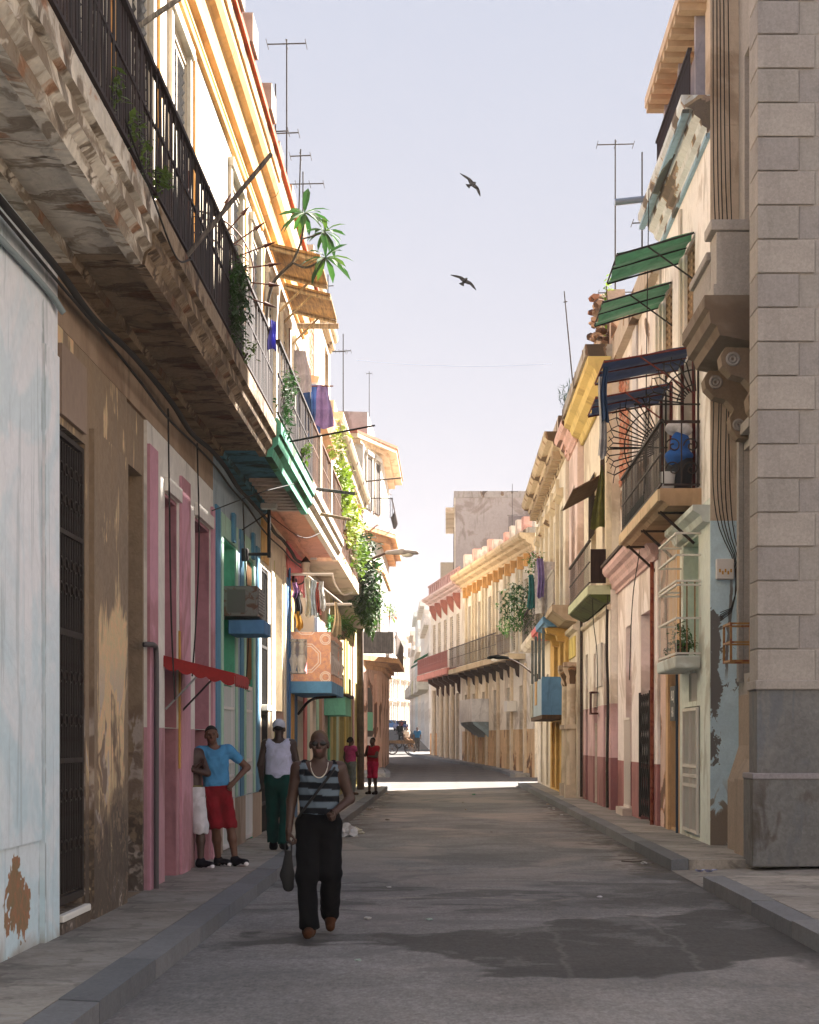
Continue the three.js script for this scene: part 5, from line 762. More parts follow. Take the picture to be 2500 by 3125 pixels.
function handItems(w, dir, side, curl) {          // palm, four unequal fingers, thumb from the palm's side; side = direction of the thumb
  const d = vnorm(dir), t = vnorm(vsub(side, d.map(q => q * (side[0] * d[0] + side[1] * d[1] + side[2] * d[2])))), nrm = vcross(t, d), o = [], C = (a, b, ra, rb, k = .008) => o.push({ a, b, ra, rb, k });
  for (let i = 0; i < 4; i++) { const kn = vadd(vadd(w, d, .085 - .005 * Math.abs(i - 1)), t, .027 - i * .018); C(vadd(w, t, .014 - i * .009), kn, .016, .011, .02);
    let p = kn, a = 0; const L = [.042, .047, .043, .033][i]; for (let j = 0; j < 3; j++) { a += curl * [.8, 1.1, .8][j]; const q = vadd(vadd(p, d, L * [1, .7, .55][j] * Math.cos(a)), nrm, L * [1, .7, .55][j] * Math.sin(a)); C(p, q, .0095 - j * .0008, .0088 - j * .0008, .004); p = q; } }
  const b = vadd(vadd(w, d, .025), t, .02), m = vadd(vadd(vadd(b, d, .03), t, .03), nrm, .012 * (1 + curl)), e = vadd(vadd(vadd(m, d, .03), t, .004), nrm, .014 * (1 + curl)); C(b, m, .014, .011, .012); C(m, e, .0105, .009, .005);
  return o;
}
function fold(g, amp) {                          // creases and sag in cloth
  const p = g.attributes.position, n = g.attributes.normal; for (let i = 0; i < p.count; i++) { const x = p.getX(i), y = p.getY(i), z = p.getZ(i), w = vn(x * 14 + 40, y * 7 + z * 9 + 40, 999, 999, 3) - .5, c = Math.sin(y * 38 + 5 * Math.sin(x * 11 + z * 7) + w * 6) * .5, d = Math.sin((x + z * .7) * 48 + y * 6 + w * 5) * .4, k = amp * (w * 1.6 + c * .8 + d * .7); p.setXYZ(i, x + n.getX(i) * k, y + n.getY(i) * k * .4, z + n.getZ(i) * k); } g.computeVertexNormals();
}
function person(label, category, x, y, s, yaw, o) {
  const g = thing('person', label, category, x, y, -s, o.group); g.rotation.y = yaw; const sc = (o.h ?? 1.75) / 1.75; g.scale.setScalar(sc);
  const J = Object.assign({ pel: [0, .95, 0], ch: [0, 1.3, 0], nk: [0, 1.5, -.01], hd: [0, 1.635, .015], shL: [.185, 1.43, -.01], shR: [-.185, 1.43, -.01], elL: [.24, 1.15, -.03], elR: [-.24, 1.15, -.03], wrL: [.25, .9, .05], wrR: [-.25, .9, .05], hiL: [.09, .93, 0], hiR: [-.09, .93, 0], knL: [.1, .5, .02], knR: [-.1, .5, .02], anL: [.1, .085, -.02], anR: [-.1, .085, -.02], toL: [.13, .035, .15], toR: [-.13, .035, .15] }, o.j || {});
  const cell = o.cell ?? .011, fine = cell < .015, w = o.w ?? 1, C = (a, b, ra, rb, k) => ({ a, b, ra, rb, k });
  const col = (sx) => C([J.pel[0] + sx * .075 * w, J.pel[1] + .02, J.pel[2]], [J.ch[0] + sx * .085 * w, J.ch[1] + .06, J.ch[2]], .088 * w, .098 * w, .06);
  const torso = [col(1), col(-1), C([J.pel[0], J.pel[1] - .02, J.pel[2] - .02], vadd(J.ch, [0, .05, -.01]), .105 * w, .105 * w, .06), C(vadd(J.shL, [-.02, .005, 0]), vadd(J.shR, [.02, .005, 0]), .058, .058, .06), C(vadd(J.nk, [0, -.08, -.01]), vadd(J.hd, [0, -.05, -.02]), .062, .052, .04)];
  const arm = (a, b, c) => [C(a, b, .055, .043, .04), C(b, c, .043, .028, .02)], leg = (a, b, c, t) => [C(a, b, .088 * w, .06, .05), C(b, vlerp(b, c, .4), .056, .057, .03), C(vlerp(b, c, .4), c, .055, .036, .03)], foot = (c, t) => [C(vadd(c, [0, -.04, 0]), t, .042, .03, .03)];
  const arms = [...arm(J.shL, J.elL, J.wrL), ...arm(J.shR, J.elR, J.wrR)], legs = [...leg(J.hiL, J.knL, J.anL), ...leg(J.hiR, J.knR, J.anR)], feet = [...foot(J.anL, J.toL), ...foot(J.anR, J.toR)];
  const parts = [blob([...torso, ...arms, ...legs, ...feet], cell, .035)];
  if (fine) {
    for (const [wr, el, th, cu] of [[J.wrL, J.elL, o.thL ?? [-.4, .2, 1], o.cuL ?? .35], [J.wrR, J.elR, o.thR ?? [.4, .2, 1], o.cuR ?? .35]]) parts.push(blob([C(vlerp(el, wr, .9), wr, .03, .027), ...handItems(wr, o.handDir ? o.handDir(wr, el) : vsub(wr, el), th, cu)], .0045, .01));
  }
  const hp = J.hd, yw = o.headYaw ?? 0, cs = Math.cos(yw), sn = Math.sin(yw), H = (x, y, z) => [hp[0] + x * cs + z * sn, hp[1] + y, hp[2] - x * sn + z * cs], el = (x, y, z, rx, ry, rz, k = .02, neg) => ({ a: H(x, y, z), r: [rx, ry, rz], k, neg });
  parts.push(blob([el(0, .03, -.015, .074, .088, .092), el(0, -.045, .03, .056, .065, .06, .03), C(H(0, -.095, .055), H(0, -.085, .06), .02, .02, .03), C(H(0, .01, .088), H(0, -.022, .104), .008, .0135, .012), C(H(-.012, -.026, .09), H(.012, -.026, .09), .008, .008, .008), C(H(-.035, .022, .076), H(.035, .022, .076), .012, .012, .02), C(H(-.02, -.052, .083), H(.02, -.052, .083), .0065, .0065, .008), C(H(-.017, -.065, .081), H(.017, -.065, .081), .007, .007, .008), el(.077, -.008, -.008, .012, .032, .02, .01), el(-.077, -.008, -.008, .012, .032, .02, .01), el(.04, -.02, .062, .02, .022, .02, .02), el(-.04, -.02, .062, .02, .022, .02, .02), C(vadd(J.nk, [0, -.02, -.01]), H(0, -.05, -.02), .057, .052, .03)], fine ? .006 : .014, .02));
  const skin = new THREE.Color(o.skin ?? '#5a3a2a'), dark = skin.clone().multiplyScalar(.45), lip = skin.clone().lerp(new THREE.Color('#7a3a38'), .4);
  for (const q of parts) { const p = q.attributes.position, c = new Float32Array(p.count * 3); for (let i = 0; i < p.count; i++) { const dx = p.getX(i) - hp[0], dy = p.getY(i) - hp[1], dz = p.getZ(i) - hp[2], fx = dx * cs - dz * sn, fz = dx * sn + dz * cs; let k = skin; if (fz > .055 && Math.abs(Math.abs(fx) - .033) < .014 && Math.abs(dy - .006) < .008) k = dark; if (fz > .055 && Math.abs(Math.abs(fx) - .034) < .02 && Math.abs(dy - .029) < .005) k = dark; if (fz > .07 && Math.abs(fx) < .024 && Math.abs(dy + .058) < .012) k = lip; c[i * 3] = k.r; c[i * 3 + 1] = k.g; c[i * 3 + 2] = k.b; } q.setAttribute('color', new THREE.BufferAttribute(c, 3)); }
  mesh('body', M('#ffffff', { vc: 1, r: .55 }), parts, g);
  const cloth = (name, items, infl, clip, color, opt = {}) => { const q = blob(items.map(c => ({ ...c, ra: (c.ra ?? 0) + infl * (opt.fa ?? 1), rb: (c.rb ?? 0) + infl * (opt.fb ?? 1) })), opt.cell ?? (fine ? .010 : cell), .04, clip); fold(q, opt.fold ?? .006); if (opt.paint) { const p = q.attributes.position, c = new Float32Array(p.count * 3); for (let i = 0; i < p.count; i++) { const k = opt.paint(p.getX(i), p.getY(i), p.getZ(i)); c.set(k, i * 3); } q.setAttribute('color', new THREE.BufferAttribute(c, 3)); } return mesh(name, opt.paint ? M('#ffffff', { vc: 1, r: .95, spec: .3 }) : M(color, { t: 'cloth', r: .95, spec: .3 }), [q], g); };
  // top
  if (o.top) {
    const nkc = vadd(J.nk, [0, .0, .04]), hem = o.hem ?? .98, items = [...torso.slice(0, 4)];
    if (o.sleeve) items.push(C(J.shL, vlerp(J.shL, J.elL, o.sleeve), .056, .05, .04), C(J.shR, vlerp(J.shR, J.elR, o.sleeve), .056, .05, .04));
    cloth(o.topName ?? 'shirt', items, .014, (px, py, pz) => { let v = Math.max(hem - py, .0); v = hem - py; const nd = Math.hypot((px - nkc[0]) * (o.sleeve ? 1 : .85), (py - nkc[1] - (o.sleeve ? .03 : .0)) * (o.sleeve ? 1 : .62), (pz - nkc[2]) * .7); v = Math.max(v, (o.sleeve ? .085 : .10) - nd); if (!o.sleeve) for (const sh of [J.shL, J.shR]) { const q = Math.hypot(px - sh[0] * 1.13, (py - sh[1] + .02) * .62, pz - sh[2]); v = Math.max(v, .085 - q); } return v; }, o.top, { paint: o.paint });
  }
  // trousers or shorts
  if (o.legs) { const low = o.legEnd ?? .1, it = [C([J.pel[0] + .06, J.pel[1] + .03, J.pel[2]], [J.pel[0] - .06, J.pel[1] + .03, J.pel[2]], .108 * w, .108 * w, .05), C([J.pel[0] + .06, J.pel[1] - .05, J.pel[2] - .02], [J.pel[0] - .06, J.pel[1] - .05, J.pel[2] - .02], .1 * w, .1 * w, .05), C(J.hiL, J.knL, .09 * w, .068), C(J.hiR, J.knR, .09 * w, .068), C(J.knL, J.anL, .066, .062), C(J.knR, J.anR, .066, .062)];
    cloth(o.legName ?? 'trousers', it, o.loose ?? .012, (px, py, pz) => Math.max(py - (o.waist ?? 1.03), low - py + .008 * Math.sin(px * 60)), o.legs); }
  if (o.belt) cloth('belt', [C([J.pel[0] + .065, J.pel[1] + .05, J.pel[2]], [J.pel[0] - .065, J.pel[1] + .05, J.pel[2]], .11, .11, .05)], .014, (px, py) => Math.max(py - (o.waist ?? 1.03) - .02, (o.waist ?? 1.03) - .025 - py), o.belt);
  if (o.shoes) for (const [a, t] of [[J.anL, J.toL], [J.anR, J.toR]]) { const b = cloth('shoe', [C(vadd(a, [0, -.035, -.02]), t, .043, .034, .03), C(vadd(a, [0, .0, -.005]), vadd(a, [0, -.04, 0]), .04, .045, .03)], .008, null, o.shoes, { cell: fine ? .008 : cell }); if (o.sole) { const d = vnorm(vsub(t, a)); mesh('sole', M(o.sole, { r: .7 }), [blob([C(vadd(a, [0, -.065, -.04]), vadd(t, [0, -.014, .02]), .036, .032)], fine ? .008 : cell, .02, (px, py) => py - Math.min(a[1], t[1] + .05) + .03)], b); } }
  if (o.hair) mesh('hair', M(o.hair, { t: 'cloth', r: 1 }), [blob(o.hairItems ? o.hairItems(H, el, C) : [el(0, .036, -.019, .078, .089, .095)], fine ? .006 : .014, .02, (px, py, pz) => { const dx = px - hp[0], dz = pz - hp[2], fz = dx * sn + dz * cs; return o.hairItems ? -1 : (.045 + Math.max(0, fz) * .45) - (py - hp[1]) - Math.max(0, -fz) * .9; })], g);
  return { g, J, H, C, el };
}
const stripeA = new THREE.Color('#5d6a76'), stripeB = new THREE.Color('#15181e');
{ // walking man
  const P = person('bald man in striped grey and black vest walking towards the camera', 'person', -1.1, 0.0, 14.05, 0.05, {
    skin: '#3d261c', w: .92, cell: .010, top: '#667', hem: 1.0, topName: 'vest', paint: (x, y) => { const q = ((y + x * .05 - .98) / .108) % 1; const c = (q + 1) % 1 < .5 ? stripeA : stripeB; return [c.r, c.g, c.b]; },
    legs: '#0b0c10', legEnd: .07, loose: .022, waist: 1.06, shoes: '#4a2d1c', hair: '#66503a', hairItems: (H, el) => [el(0, .036, -.02, .0755, .0855, .0915)],
    j: { pel: [0, .95, 0], ch: [.005, 1.3, .02], nk: [.005, 1.5, .02], hd: [.005, 1.63, .05], shL: [.185, 1.42, .01], shR: [-.185, 1.42, .01], elL: [.265, 1.16, -.03], wrL: [.13, 1.05, .19], elR: [-.235, 1.14, -.01], wrR: [-.255, .89, .06], hiL: [.095, .93, 0], hiR: [-.095, .93, 0], knL: [.105, .52, .08], knR: [-.1, .5, .1], anL: [.09, .17, -.16], anR: [-.075, .085, .17], toL: [.1, .06, -.02], toR: [-.085, .04, .33] }, cuL: 1.3, thL: [-.2, 1, .3], cuR: 1.1, thR: [.3, .2, 1] });
  const { g, H } = P;
  mesh('sunglasses', M('#08080a', { r: .45 }), [blob([{ a: H(.033, .006, .082), r: [.03, .02, .014], k: .005 }, { a: H(-.033, .006, .082), r: [.03, .02, .014], k: .005 }, { a: H(-.01, .012, .092), b: H(.01, .012, .092), ra: .005, rb: .005, k: .004 }, { a: H(.062, .012, .07), b: H(.08, .006, 0), ra: .004, rb: .004, k: .002 }, { a: H(-.062, .012, .07), b: H(-.08, .006, 0), ra: .004, rb: .004, k: .002 }], .0035, .004)], g);
  const nk = []; for (let i = 0; i <= 16; i++) { const t = i / 16 * Math.PI; nk.push(V(.005 + .075 * Math.cos(t), 1.475 - .13 * Math.sin(t) , .06 + .085 * Math.sin(t))); } mesh('necklace', M('#cfc7b8', { r: .3, m: .6 }), [tube(nk, .005, 5, 40)], g);
  mesh('bag_strap', M('#0e0f13', { r: .8 }), [tube([V(.15, 1.47, .0), V(.12, 1.4, .13), V(.0, 1.24, .155), V(-.12, 1.08, .14), V(-.175, 1.0, .05)], .012, 5, 24)], g);
  const bag = thing('flat_bag', 'flat black oval bag hanging from the walking man hand', 'bag', -1.1 - .25, 0, -14.05 + .12); mesh('pouch', M('#0d0e12', { t: 'cloth', r: .8 }), [blob([{ a: [0, .70, 0], b: [-.01, .52, 0], ra: .03, rb: .055, k: .03 }, { a: [-.01, .52, 0], b: [0, .42, 0], ra: .055, rb: .045, k: .03 }], .008, .03).scale(1.05, 1, .45)], bag); mesh('handle', M('#0d0e12', { r: .8 }), [tube([V(-.025, .7, 0), V(-.02, .79, 0), V(.02, .79, 0), V(.025, .7, 0)], .008, 5, 14)], bag);
}
person('man in light blue T-shirt and red shorts, hand on hip by the rose wall', 'person', -2.74, .15, 19.85, .35, { h: 1.7, w: .9, skin: '#5b3b2b', top: '#4f93c4', sleeve: .5, hem: .93, legs: '#86202a', legName: 'shorts', legEnd: .47, loose: .016, waist: 1.0, shoes: '#1d1d24', sole: '#e4e2e4', hair: '#141110', headYaw: -.2,
  j: { hd: [-.03, 1.63, .03], elL: [.42, 1.2, -.06], wrL: [.2, 1.02, .06], elR: [-.22, 1.15, .02], wrR: [-.22, .94, .08], anL: [.16, .085, .1], toL: [.26, .035, .25], knL: [.13, .5, .08], anR: [-.02, .085, -.05], toR: [.08, .035, .09], knR: [-.05, .5, .06] }, cuL: .6, thL: [0, 1, 0] }).g.rotation.z = .06;
person('bare-chested man in white shorts half hidden in the rose doorway', 'person', -3.1, .15, 19.62, .5, { h: 1.68, skin: '#3b241b', legs: '#d7d6dc', legName: 'shorts', legEnd: .42, loose: .034, waist: 1.0, belt: '#7d7448', shoes: '#23222a', sole: '#dad8de', hair: '#100d0c',
  j: { ch: [-.03, 1.3, -.02], nk: [-.07, 1.5, -.03], hd: [-.12, 1.62, -.02], shL: [.15, 1.42, -.01], shR: [-.21, 1.42, -.03], elL: [.2, 1.17, .14], wrL: [-.04, 1.22, .2], elR: [-.24, 1.16, .1], wrR: [.02, 1.25, .17], anL: [.12, .085, .12], toL: [.2, .035, .28], knL: [.12, .5, .1] }, cuL: .5, cuR: .5 });
{
  const P = person('man in white vest and white cap walking away on the pavement', 'person', -2.33, .15, 22.7, Math.PI - .06, { h: 1.8, w: .98, skin: '#33211b', top: '#c9cbe6', topName: 'vest', hem: .97, legs: '#0f3d38', loose: .02, waist: 1.02, shoes: '#15151a', hair: '#0d0b0b', j: { elL: [.25, 1.15, -.02], wrL: [.25, .92, .1], elR: [-.25, 1.15, -.02], wrR: [-.24, .92, .08], anL: [.09, .085, .08], toL: [.11, .035, .23], knL: [.1, .51, .1], anR: [-.09, .12, -.2], toR: [-.1, .04, -.06], knR: [-.1, .5, 0] } });
  mesh('cap', M('#c8ccdf', { t: 'cloth', r: .9 }), [blob([P.el(0, .05, -.015, .087, .085, .1), { a: P.H(-.05, .035, .09), b: P.H(.05, .035, .09), ra: .02, rb: .02, k: .03 }], .007, .02, (x, y) => P.J.hd[1] + .015 - y)], P.g);
}
person('woman in pink top and grey trousers by the olive wall', 'person', -2.72, .15, 46.2, 2.4, { h: 1.62, cell: .016, skin: '#4a2f24', top: '#c24a86', sleeve: .25, hem: .98, legs: '#7d8688', loose: .02, waist: 1.03, shoes: '#5a3e30', hair: '#0f0c0b', hairItems: (H, el) => [el(0, .045, -.03, .088, .095, .1), el(0, .02, -.12, .05, .06, .05)], j: { elR: [-.2, 1.2, .1], wrR: [-.1, 1.32, .2] } });
person('woman in red top and pink shorts, hand at her mouth, by the kerb', 'person', -2.13, .15, 46.9, -.6, { h: 1.62, cell: .016, w: 1.05, skin: '#43291f', top: '#a3182c', sleeve: .3, hem: .96, legs: '#c4244e', legName: 'shorts', legEnd: .5, loose: .012, waist: 1.03, shoes: '#2a1f1a', hair: '#0e0b0a', j: { elR: [-.2, 1.2, .12], wrR: [-.05, 1.5, .17], elL: [.2, 1.16, .08], wrL: [.0, 1.18, .2], anL: [.12, .085, .0], anR: [-.12, .085, .02] } });
// far figures
const fy = s => gy(s);
person('far man in white shirt sitting on the hand cart', 'person', -2.75, fy(112) + .12, 112, .6, { cell: .03, skin: '#6a4636', top: '#d8c7b4', sleeve: .6, hem: .95, legs: '#8a6a50', hair: '#5a1c24', j: { knL: [.12, .8, .4], knR: [-.12, .8, .4], anL: [.12, .4, .42], anR: [-.12, .4, .42], toL: [.12, .36, .55], toR: [-.12, .36, .55] } });
person('far man in blue shirt standing beside the hand cart', 'person', -2.05, fy(112) + .1, 112.4, 0, { cell: .03, skin: '#4a3026', top: '#22587e', sleeve: .5, hem: .95, legs: '#3a3634', hair: '#12100f' });
person('far rider in dark clothes on the tricycle', 'person', -3.7, fy(128) + .25, 128, .3, { cell: .03, skin: '#3a261e', top: '#1d1f22', sleeve: .9, hem: .95, legs: '#17181c', hair: '#6e1c26', j: { knL: [.14, .85, .35], knR: [-.14, .85, .35], anL: [.14, .45, .4], anR: [-.14, .45, .4], toL: [.14, .4, .52], toR: [-.14, .4, .52] } });
person('far man in orange top walking at the left of the far street', 'person', -8.2, fy(205), 205, .2, { cell: .035, skin: '#6a4030', top: '#a8603a', sleeve: .3, hem: .95, legs: '#6d7c9c', hair: '#191412' });
person('far woman in red top and pale trousers in front of the cars', 'person', -5.5, fy(196), 196, .2, { cell: .035, skin: '#5a3828', top: '#a03c40', sleeve: .3, hem: .95, legs: '#d8a4a4', hair: '#191412' });
// ---------- plants ----------
const leafMs = c => M(c, { t: 'plaster', trans: .3, r: .9 });
function leafCloud(seed, n, fn, size, w = .45, droop = .3) {     // many small bent leaves spread by fn -> [x,y,z]
  const q = rng(seed), tr = [];
  for (let i = 0; i < n; i++) { const c = fn(q), L = size * (.35 + 1.2 * q() * q() + .3 * q()), a = q() * 6.28, e = (q() - .5) * 1.6 - droop, d = V(Math.cos(a) * Math.cos(e), Math.sin(e), Math.sin(a) * Math.cos(e)), s = V(-Math.sin(a), (q() - .5) * .8, Math.cos(a)).normalize().multiplyScalar(L * w * .5), p = V(...c), m = p.clone().addScaledVector(d, L * .5), t = p.clone().addScaledVector(d, L); m.y += L * .06; tr.push([p, m.clone().add(s), t], [p, t, m.clone().sub(s)]); }
  return raw(tr);
}
const inEll = (cx, cy, cz, rx, ry, rz, shell = .5) => q => { let x, y, z, l; do { x = q() * 2 - 1; y = q() * 2 - 1; z = q() * 2 - 1; l = Math.hypot(x, y, z); } while (l > 1 || l < shell * q()); const k = 1 + .25 * Math.sin(x * 5 + y * 7 + z * 3); return [cx + x * rx * k, cy + y * ry * k, cz + z * rz * k]; };
function plant(name, label, x, y, s, color, clumps, opt = {}) {
  const o = thing(name, label, 'plant', x, y, -s); const cols = Array.isArray(color) ? color : [color];
  clumps.forEach((c, i) => mesh('foliage', leafMs(cols[i % cols.length]), [leafCloud(500 + i + Math.floor(x * 100 + s * 10), c.n, inEll(...c.e), c.size ?? .07, c.w ?? .45, c.droop ?? .3)], o));
  if (opt.stem) mesh('stem', woodm('#4a3a2a'), opt.stem.map(p => tube(p.map(q => V(...q)), .012, 5, 12)), o);
  if (opt.pot) mesh('pot', M(opt.pot, { t: 'grime' }), [lathe([[.001, 0], [.1, 0], [.14, .22], [.15, .24], [.12, .24], [.1, .2], [.001, .2]], 12).scale(opt.ps ?? 1, opt.ps ?? 1, opt.ps ?? 1).translate(0, opt.py ?? -.2, 0)], o);
  return o;
}
for (const [x, y, s, n, sz, lab] of [[-2.28, 6.04, 11.1, 40, .07, 'topmost small fern rooted in the near balcony edge'], [-2.27, 6.0, 11.7, 55, .075, 'small fern below the topmost one on the balcony edge'], [-2.26, 5.95, 12.1, 45, .07, 'small fern beside a crack of the near balcony edge'], [-2.24, 6.0, 12.75, 60, .08, 'small pale fern where the white and brown balconies meet'], [-2.18, 5.9, 17.9, 45, .07, 'small fern under the big leafy plant on the dark railing'], [-2.14, 5.98, 24.6, 90, .09, 'leafy tuft over the green painted balcony edge']]) plant('fern', lab, x, y, s, ['#5f7d2c', '#6f8f38'], [{ n, e: [0, 0, 0, .09, .12, .12], size: sz }, { n: n >> 1, e: [.04, .08, 0, .06, .1, .08], size: sz }], { stem: [[[-.08, -.15, 0], [0, 0, 0]]] });
plant('bushy_plant', 'full green bushy plant hanging over the dark railing', -2.2, 6.25, 17.1, ['#335a22', '#406d2a', '#2b4d1e'], [{ n: 620, e: [0, 0, 0, .14, .36, .22], size: .085 }, { n: 300, e: [.02, .25, .05, .11, .2, .16], size: .06 }, { n: 260, e: [0, -.3, 0, .09, .18, .15], size: .055 }]);
plant('trailing_plant', 'dark trailing plant spilling from the railing above the green edge', -2.16, 6.2, 21.9, ['#284a22', '#35602a'], [{ n: 300, e: [0, 0, 0, .12, .3, .3], size: .08 }, { n: 200, e: [.03, .3, -.3, .1, .2, .25], size: .08 }, { n: 160, e: [.02, -.3, .3, .08, .22, .2], size: .07 }]);
plant('vine', 'bright yellow-green vine climbing the sunlit railing', -2.28, 6.7, 38, ['#7f9c30', '#98ac40', '#66882c', '#8a9a3c', '#8a6a3a'], [{ n: 520, e: [0, .5, 2.2, .2, .6, 1.1], size: .16, w: .7 }, { n: 520, e: [.05, .1, 0, .22, .6, 1.2], size: .16, w: .7 }, { n: 460, e: [.1, -.3, -1.8, .25, .7, 1.2], size: .16, w: .7 }, { n: 220, e: [-.05, 1.3, 2.9, .15, .5, .5], size: .15, w: .7 }, { n: 70, e: [0, -.2, .5, .25, .8, 2.5], size: .15, w: .6 }], { stem: [[[-.1, -.9, 2], [0, 0, 1], [0, .8, .5], [0, 1.2, 2]]] });
plant('hanging_bush', 'large dark green bush hanging over the grey balcony parapet', -2.55, 6.2, 44.2, ['#23401d', '#2f5524', '#1d3618', '#45692c'], [{ n: 1500, e: [.1, .2, .6, .55, .8, .9], size: .22 }, { n: 1400, e: [.35, -.5, .2, .45, .85, .8], size: .2 }, { n: 1100, e: [-.1, .6, -1.5, .45, .6, 1.3], size: .22 }, { n: 700, e: [.5, -1.0, .3, .3, .7, .6], size: .18, droop: .8 }, { n: 160, e: [.2, .7, 1, .4, .3, .5], size: .12 }], { stem: [[[-.3, -.5, 0], [0, 0, .3], [.3, .4, .5]], [[-.3, -.5, -.6], [.2, -.2, -.5], [.5, -.9, -.3]]] });
plant('potted_fern', 'potted fern on the orange tiled balcony rail', -2.18, 3.98, 33.6, ['#5d8a35', '#4a7530'], [{ n: 260, e: [0, .1, 0, .25, .16, .35], size: .22, w: .18, droop: .1 }, { n: 160, e: [.08, -.02, .1, .22, .16, .25], size: .2, w: .18, droop: .5 }], { pot: '#b89a86', py: -.235, ps: .95 });
plant('balcony_bush', 'round bright green bush bulging from the far right balcony', 2.45, 6.6, 59.5, ['#2f5f20', '#3d7a28', '#27501c', '#4c8a30'], [{ n: 700, e: [0, 0, 0, .62, .65, .8], size: .16 }, { n: 500, e: [.3, -.5, .3, .45, .5, .7], size: .15 }, { n: 400, e: [.2, .55, -.3, .5, .4, .8], size: .15 }, { n: 250, e: [-.3, -.7, 0, .3, .4, .4], size: .14 }], { stem: [[[.7, -1, 0], [.3, -.3, 0], [0, .3, 0]]] });
plant('window_plant', 'leafy plant in the white iron bay', 3.62, 3.2, 25.2, ['#2f5a24', '#3f6f2c', '#28491f'], [{ n: 220, e: [0, .12, -.2, .15, .25, .3], size: .09 }, { n: 200, e: [.02, -.02, .25, .14, .2, .25], size: .09 }, { n: 120, e: [-.05, -.1, -.7, .12, .18, .3], size: .08 }], { pot: '#3a2c25', py: -.245, ps: .9 });
plant('ruin_creeper', 'bright creeper growing up the broken parapet', 3.62, 11.2, 37.2, ['#9dbb34', '#84a82c'], [{ n: 160, e: [0, 0, 0, .1, .75, .12], size: .12, w: .6 }, { n: 90, e: [.02, .6, 0, .08, .4, .12], size: .11, w: .6 }], { stem: [[[.1, -.7, 0], [0, 0, 0], [0, .8, 0]]] });
plant('red_flower_shrub', 'shrub with red flowers on the balcony behind the white sheet', 2.75, 6.9, 50, ['#4c7a2c', '#5c8a34', '#a8202a'], [{ n: 200, e: [0, 0, 0, .3, .4, .4], size: .13 }, { n: 150, e: [-.1, .3, .1, .25, .3, .3], size: .12 }, { n: 14, e: [-.05, .45, .1, .2, .15, .2], size: .12, w: .9 }], { stem: [[[.1, -1, 0], [0, 0, 0]]] });
plant('roof_weed', 'dark spiky weed sprouting from the ochre eave', 3.05, 10.4, 42.6, ['#37463f', '#4a5a4a'], [{ n: 90, e: [0, .2, 0, .16, .35, .4], size: .22, w: .12, droop: -.6 }], { stem: [[[.05, -.25, 0], [0, .2, 0]]] });
plant('tower_plant', 'flowering pot plants on the tower balcony', -2.75, 8.0, 79.2, ['#7a9a34', '#c07a3c'], [{ n: 120, e: [0, 0, 0, .3, .35, .3], size: .2 }, { n: 60, e: [0, -.2, 0, .3, .2, .3], size: .15 }], { stem: [[[-.1, -1.1, 0], [0, 0, 0]]] });
{ // frangipani: bare branches, rosettes of large single leaves
  const o = thing('frangipani', 'frangipani branch with rosettes of long leaves against the sky', 'plant', -2.55, 5.9, -24), bm = woodm('#5a5148');
  const L = (x, y, z = 0) => V(x + 2.55, y - 5.9, z); const f0 = L(-2.27, 8.67), r = [[L(-2.08, 9.36, .1), .33], [L(-1.80, 9.17, -.15), .27], [L(-1.77, 8.68, .2), .33]];
  mesh('branch', bm, [tube([L(-2.6, 5.95), L(-2.66, 7.2), L(-2.56, 8.35), f0], .024, 7, 24)], o); mesh('branch', bm, [tube([f0, L(-2.14, 8.95, .05), r[0][0]], .018, 6, 12)], o); mesh('branch', bm, [tube([L(-2.13, 9.0, .05), L(-1.95, 9.1, -.1), r[1][0]], .014, 6, 10)], o); mesh('branch', bm, [tube([f0, L(-2.05, 8.57, .1), r[2][0]], .017, 6, 12)], o);
  mesh('pot', M('#8a5a42', { t: 'grime' }), [lathe([[.001, 0], [.14, 0], [.19, .3], [.2, .33], [.16, .33], [.001, .28]], 14)], o);
  const lg = (() => { const tr = [], pt = [[0, 0], [.15, .05], [.45, .105], [.75, .10], [1, 0]]; for (let i = 0; i < 4; i++) { const [a, wa] = pt[i], [b, wb] = pt[i + 1], y = t => .06 * Math.sin(t * 3.1) - .16 * t * t; for (const sg of [-1, 1]) { const A = V(a, y(a), 0), B = V(b, y(b), 0), C = V(b, y(b) + wb * .3, sg * wb), D = V(a, y(a) + wa * .3, sg * wa); tr.push(sg > 0 ? [A, C, B] : [A, B, C], sg > 0 ? [A, D, C] : [A, C, D]); } } return metreUV(raw(tr)); })();
  const lm = ['#2f5a28', '#3a6a2c', '#2a4f26', '#55782e'].map(leafMs);
  for (const [c, sz] of r) for (let i = 0; i < 18; i++) { const m = new THREE.Mesh(lg, lm[Math.floor(R() * 4)]); m.name = 'leaf'; m.castShadow = true; m.position.copy(c); m.rotation.order = 'YZX'; m.rotation.set(rr(-.4, .4), i * 2.4 + rr(-.2, .2), i < 4 ? rr(.2, .9) : rr(-1.0, .1)); m.scale.setScalar(sz * rr(1.1, 1.5)); o.add(m); }
}
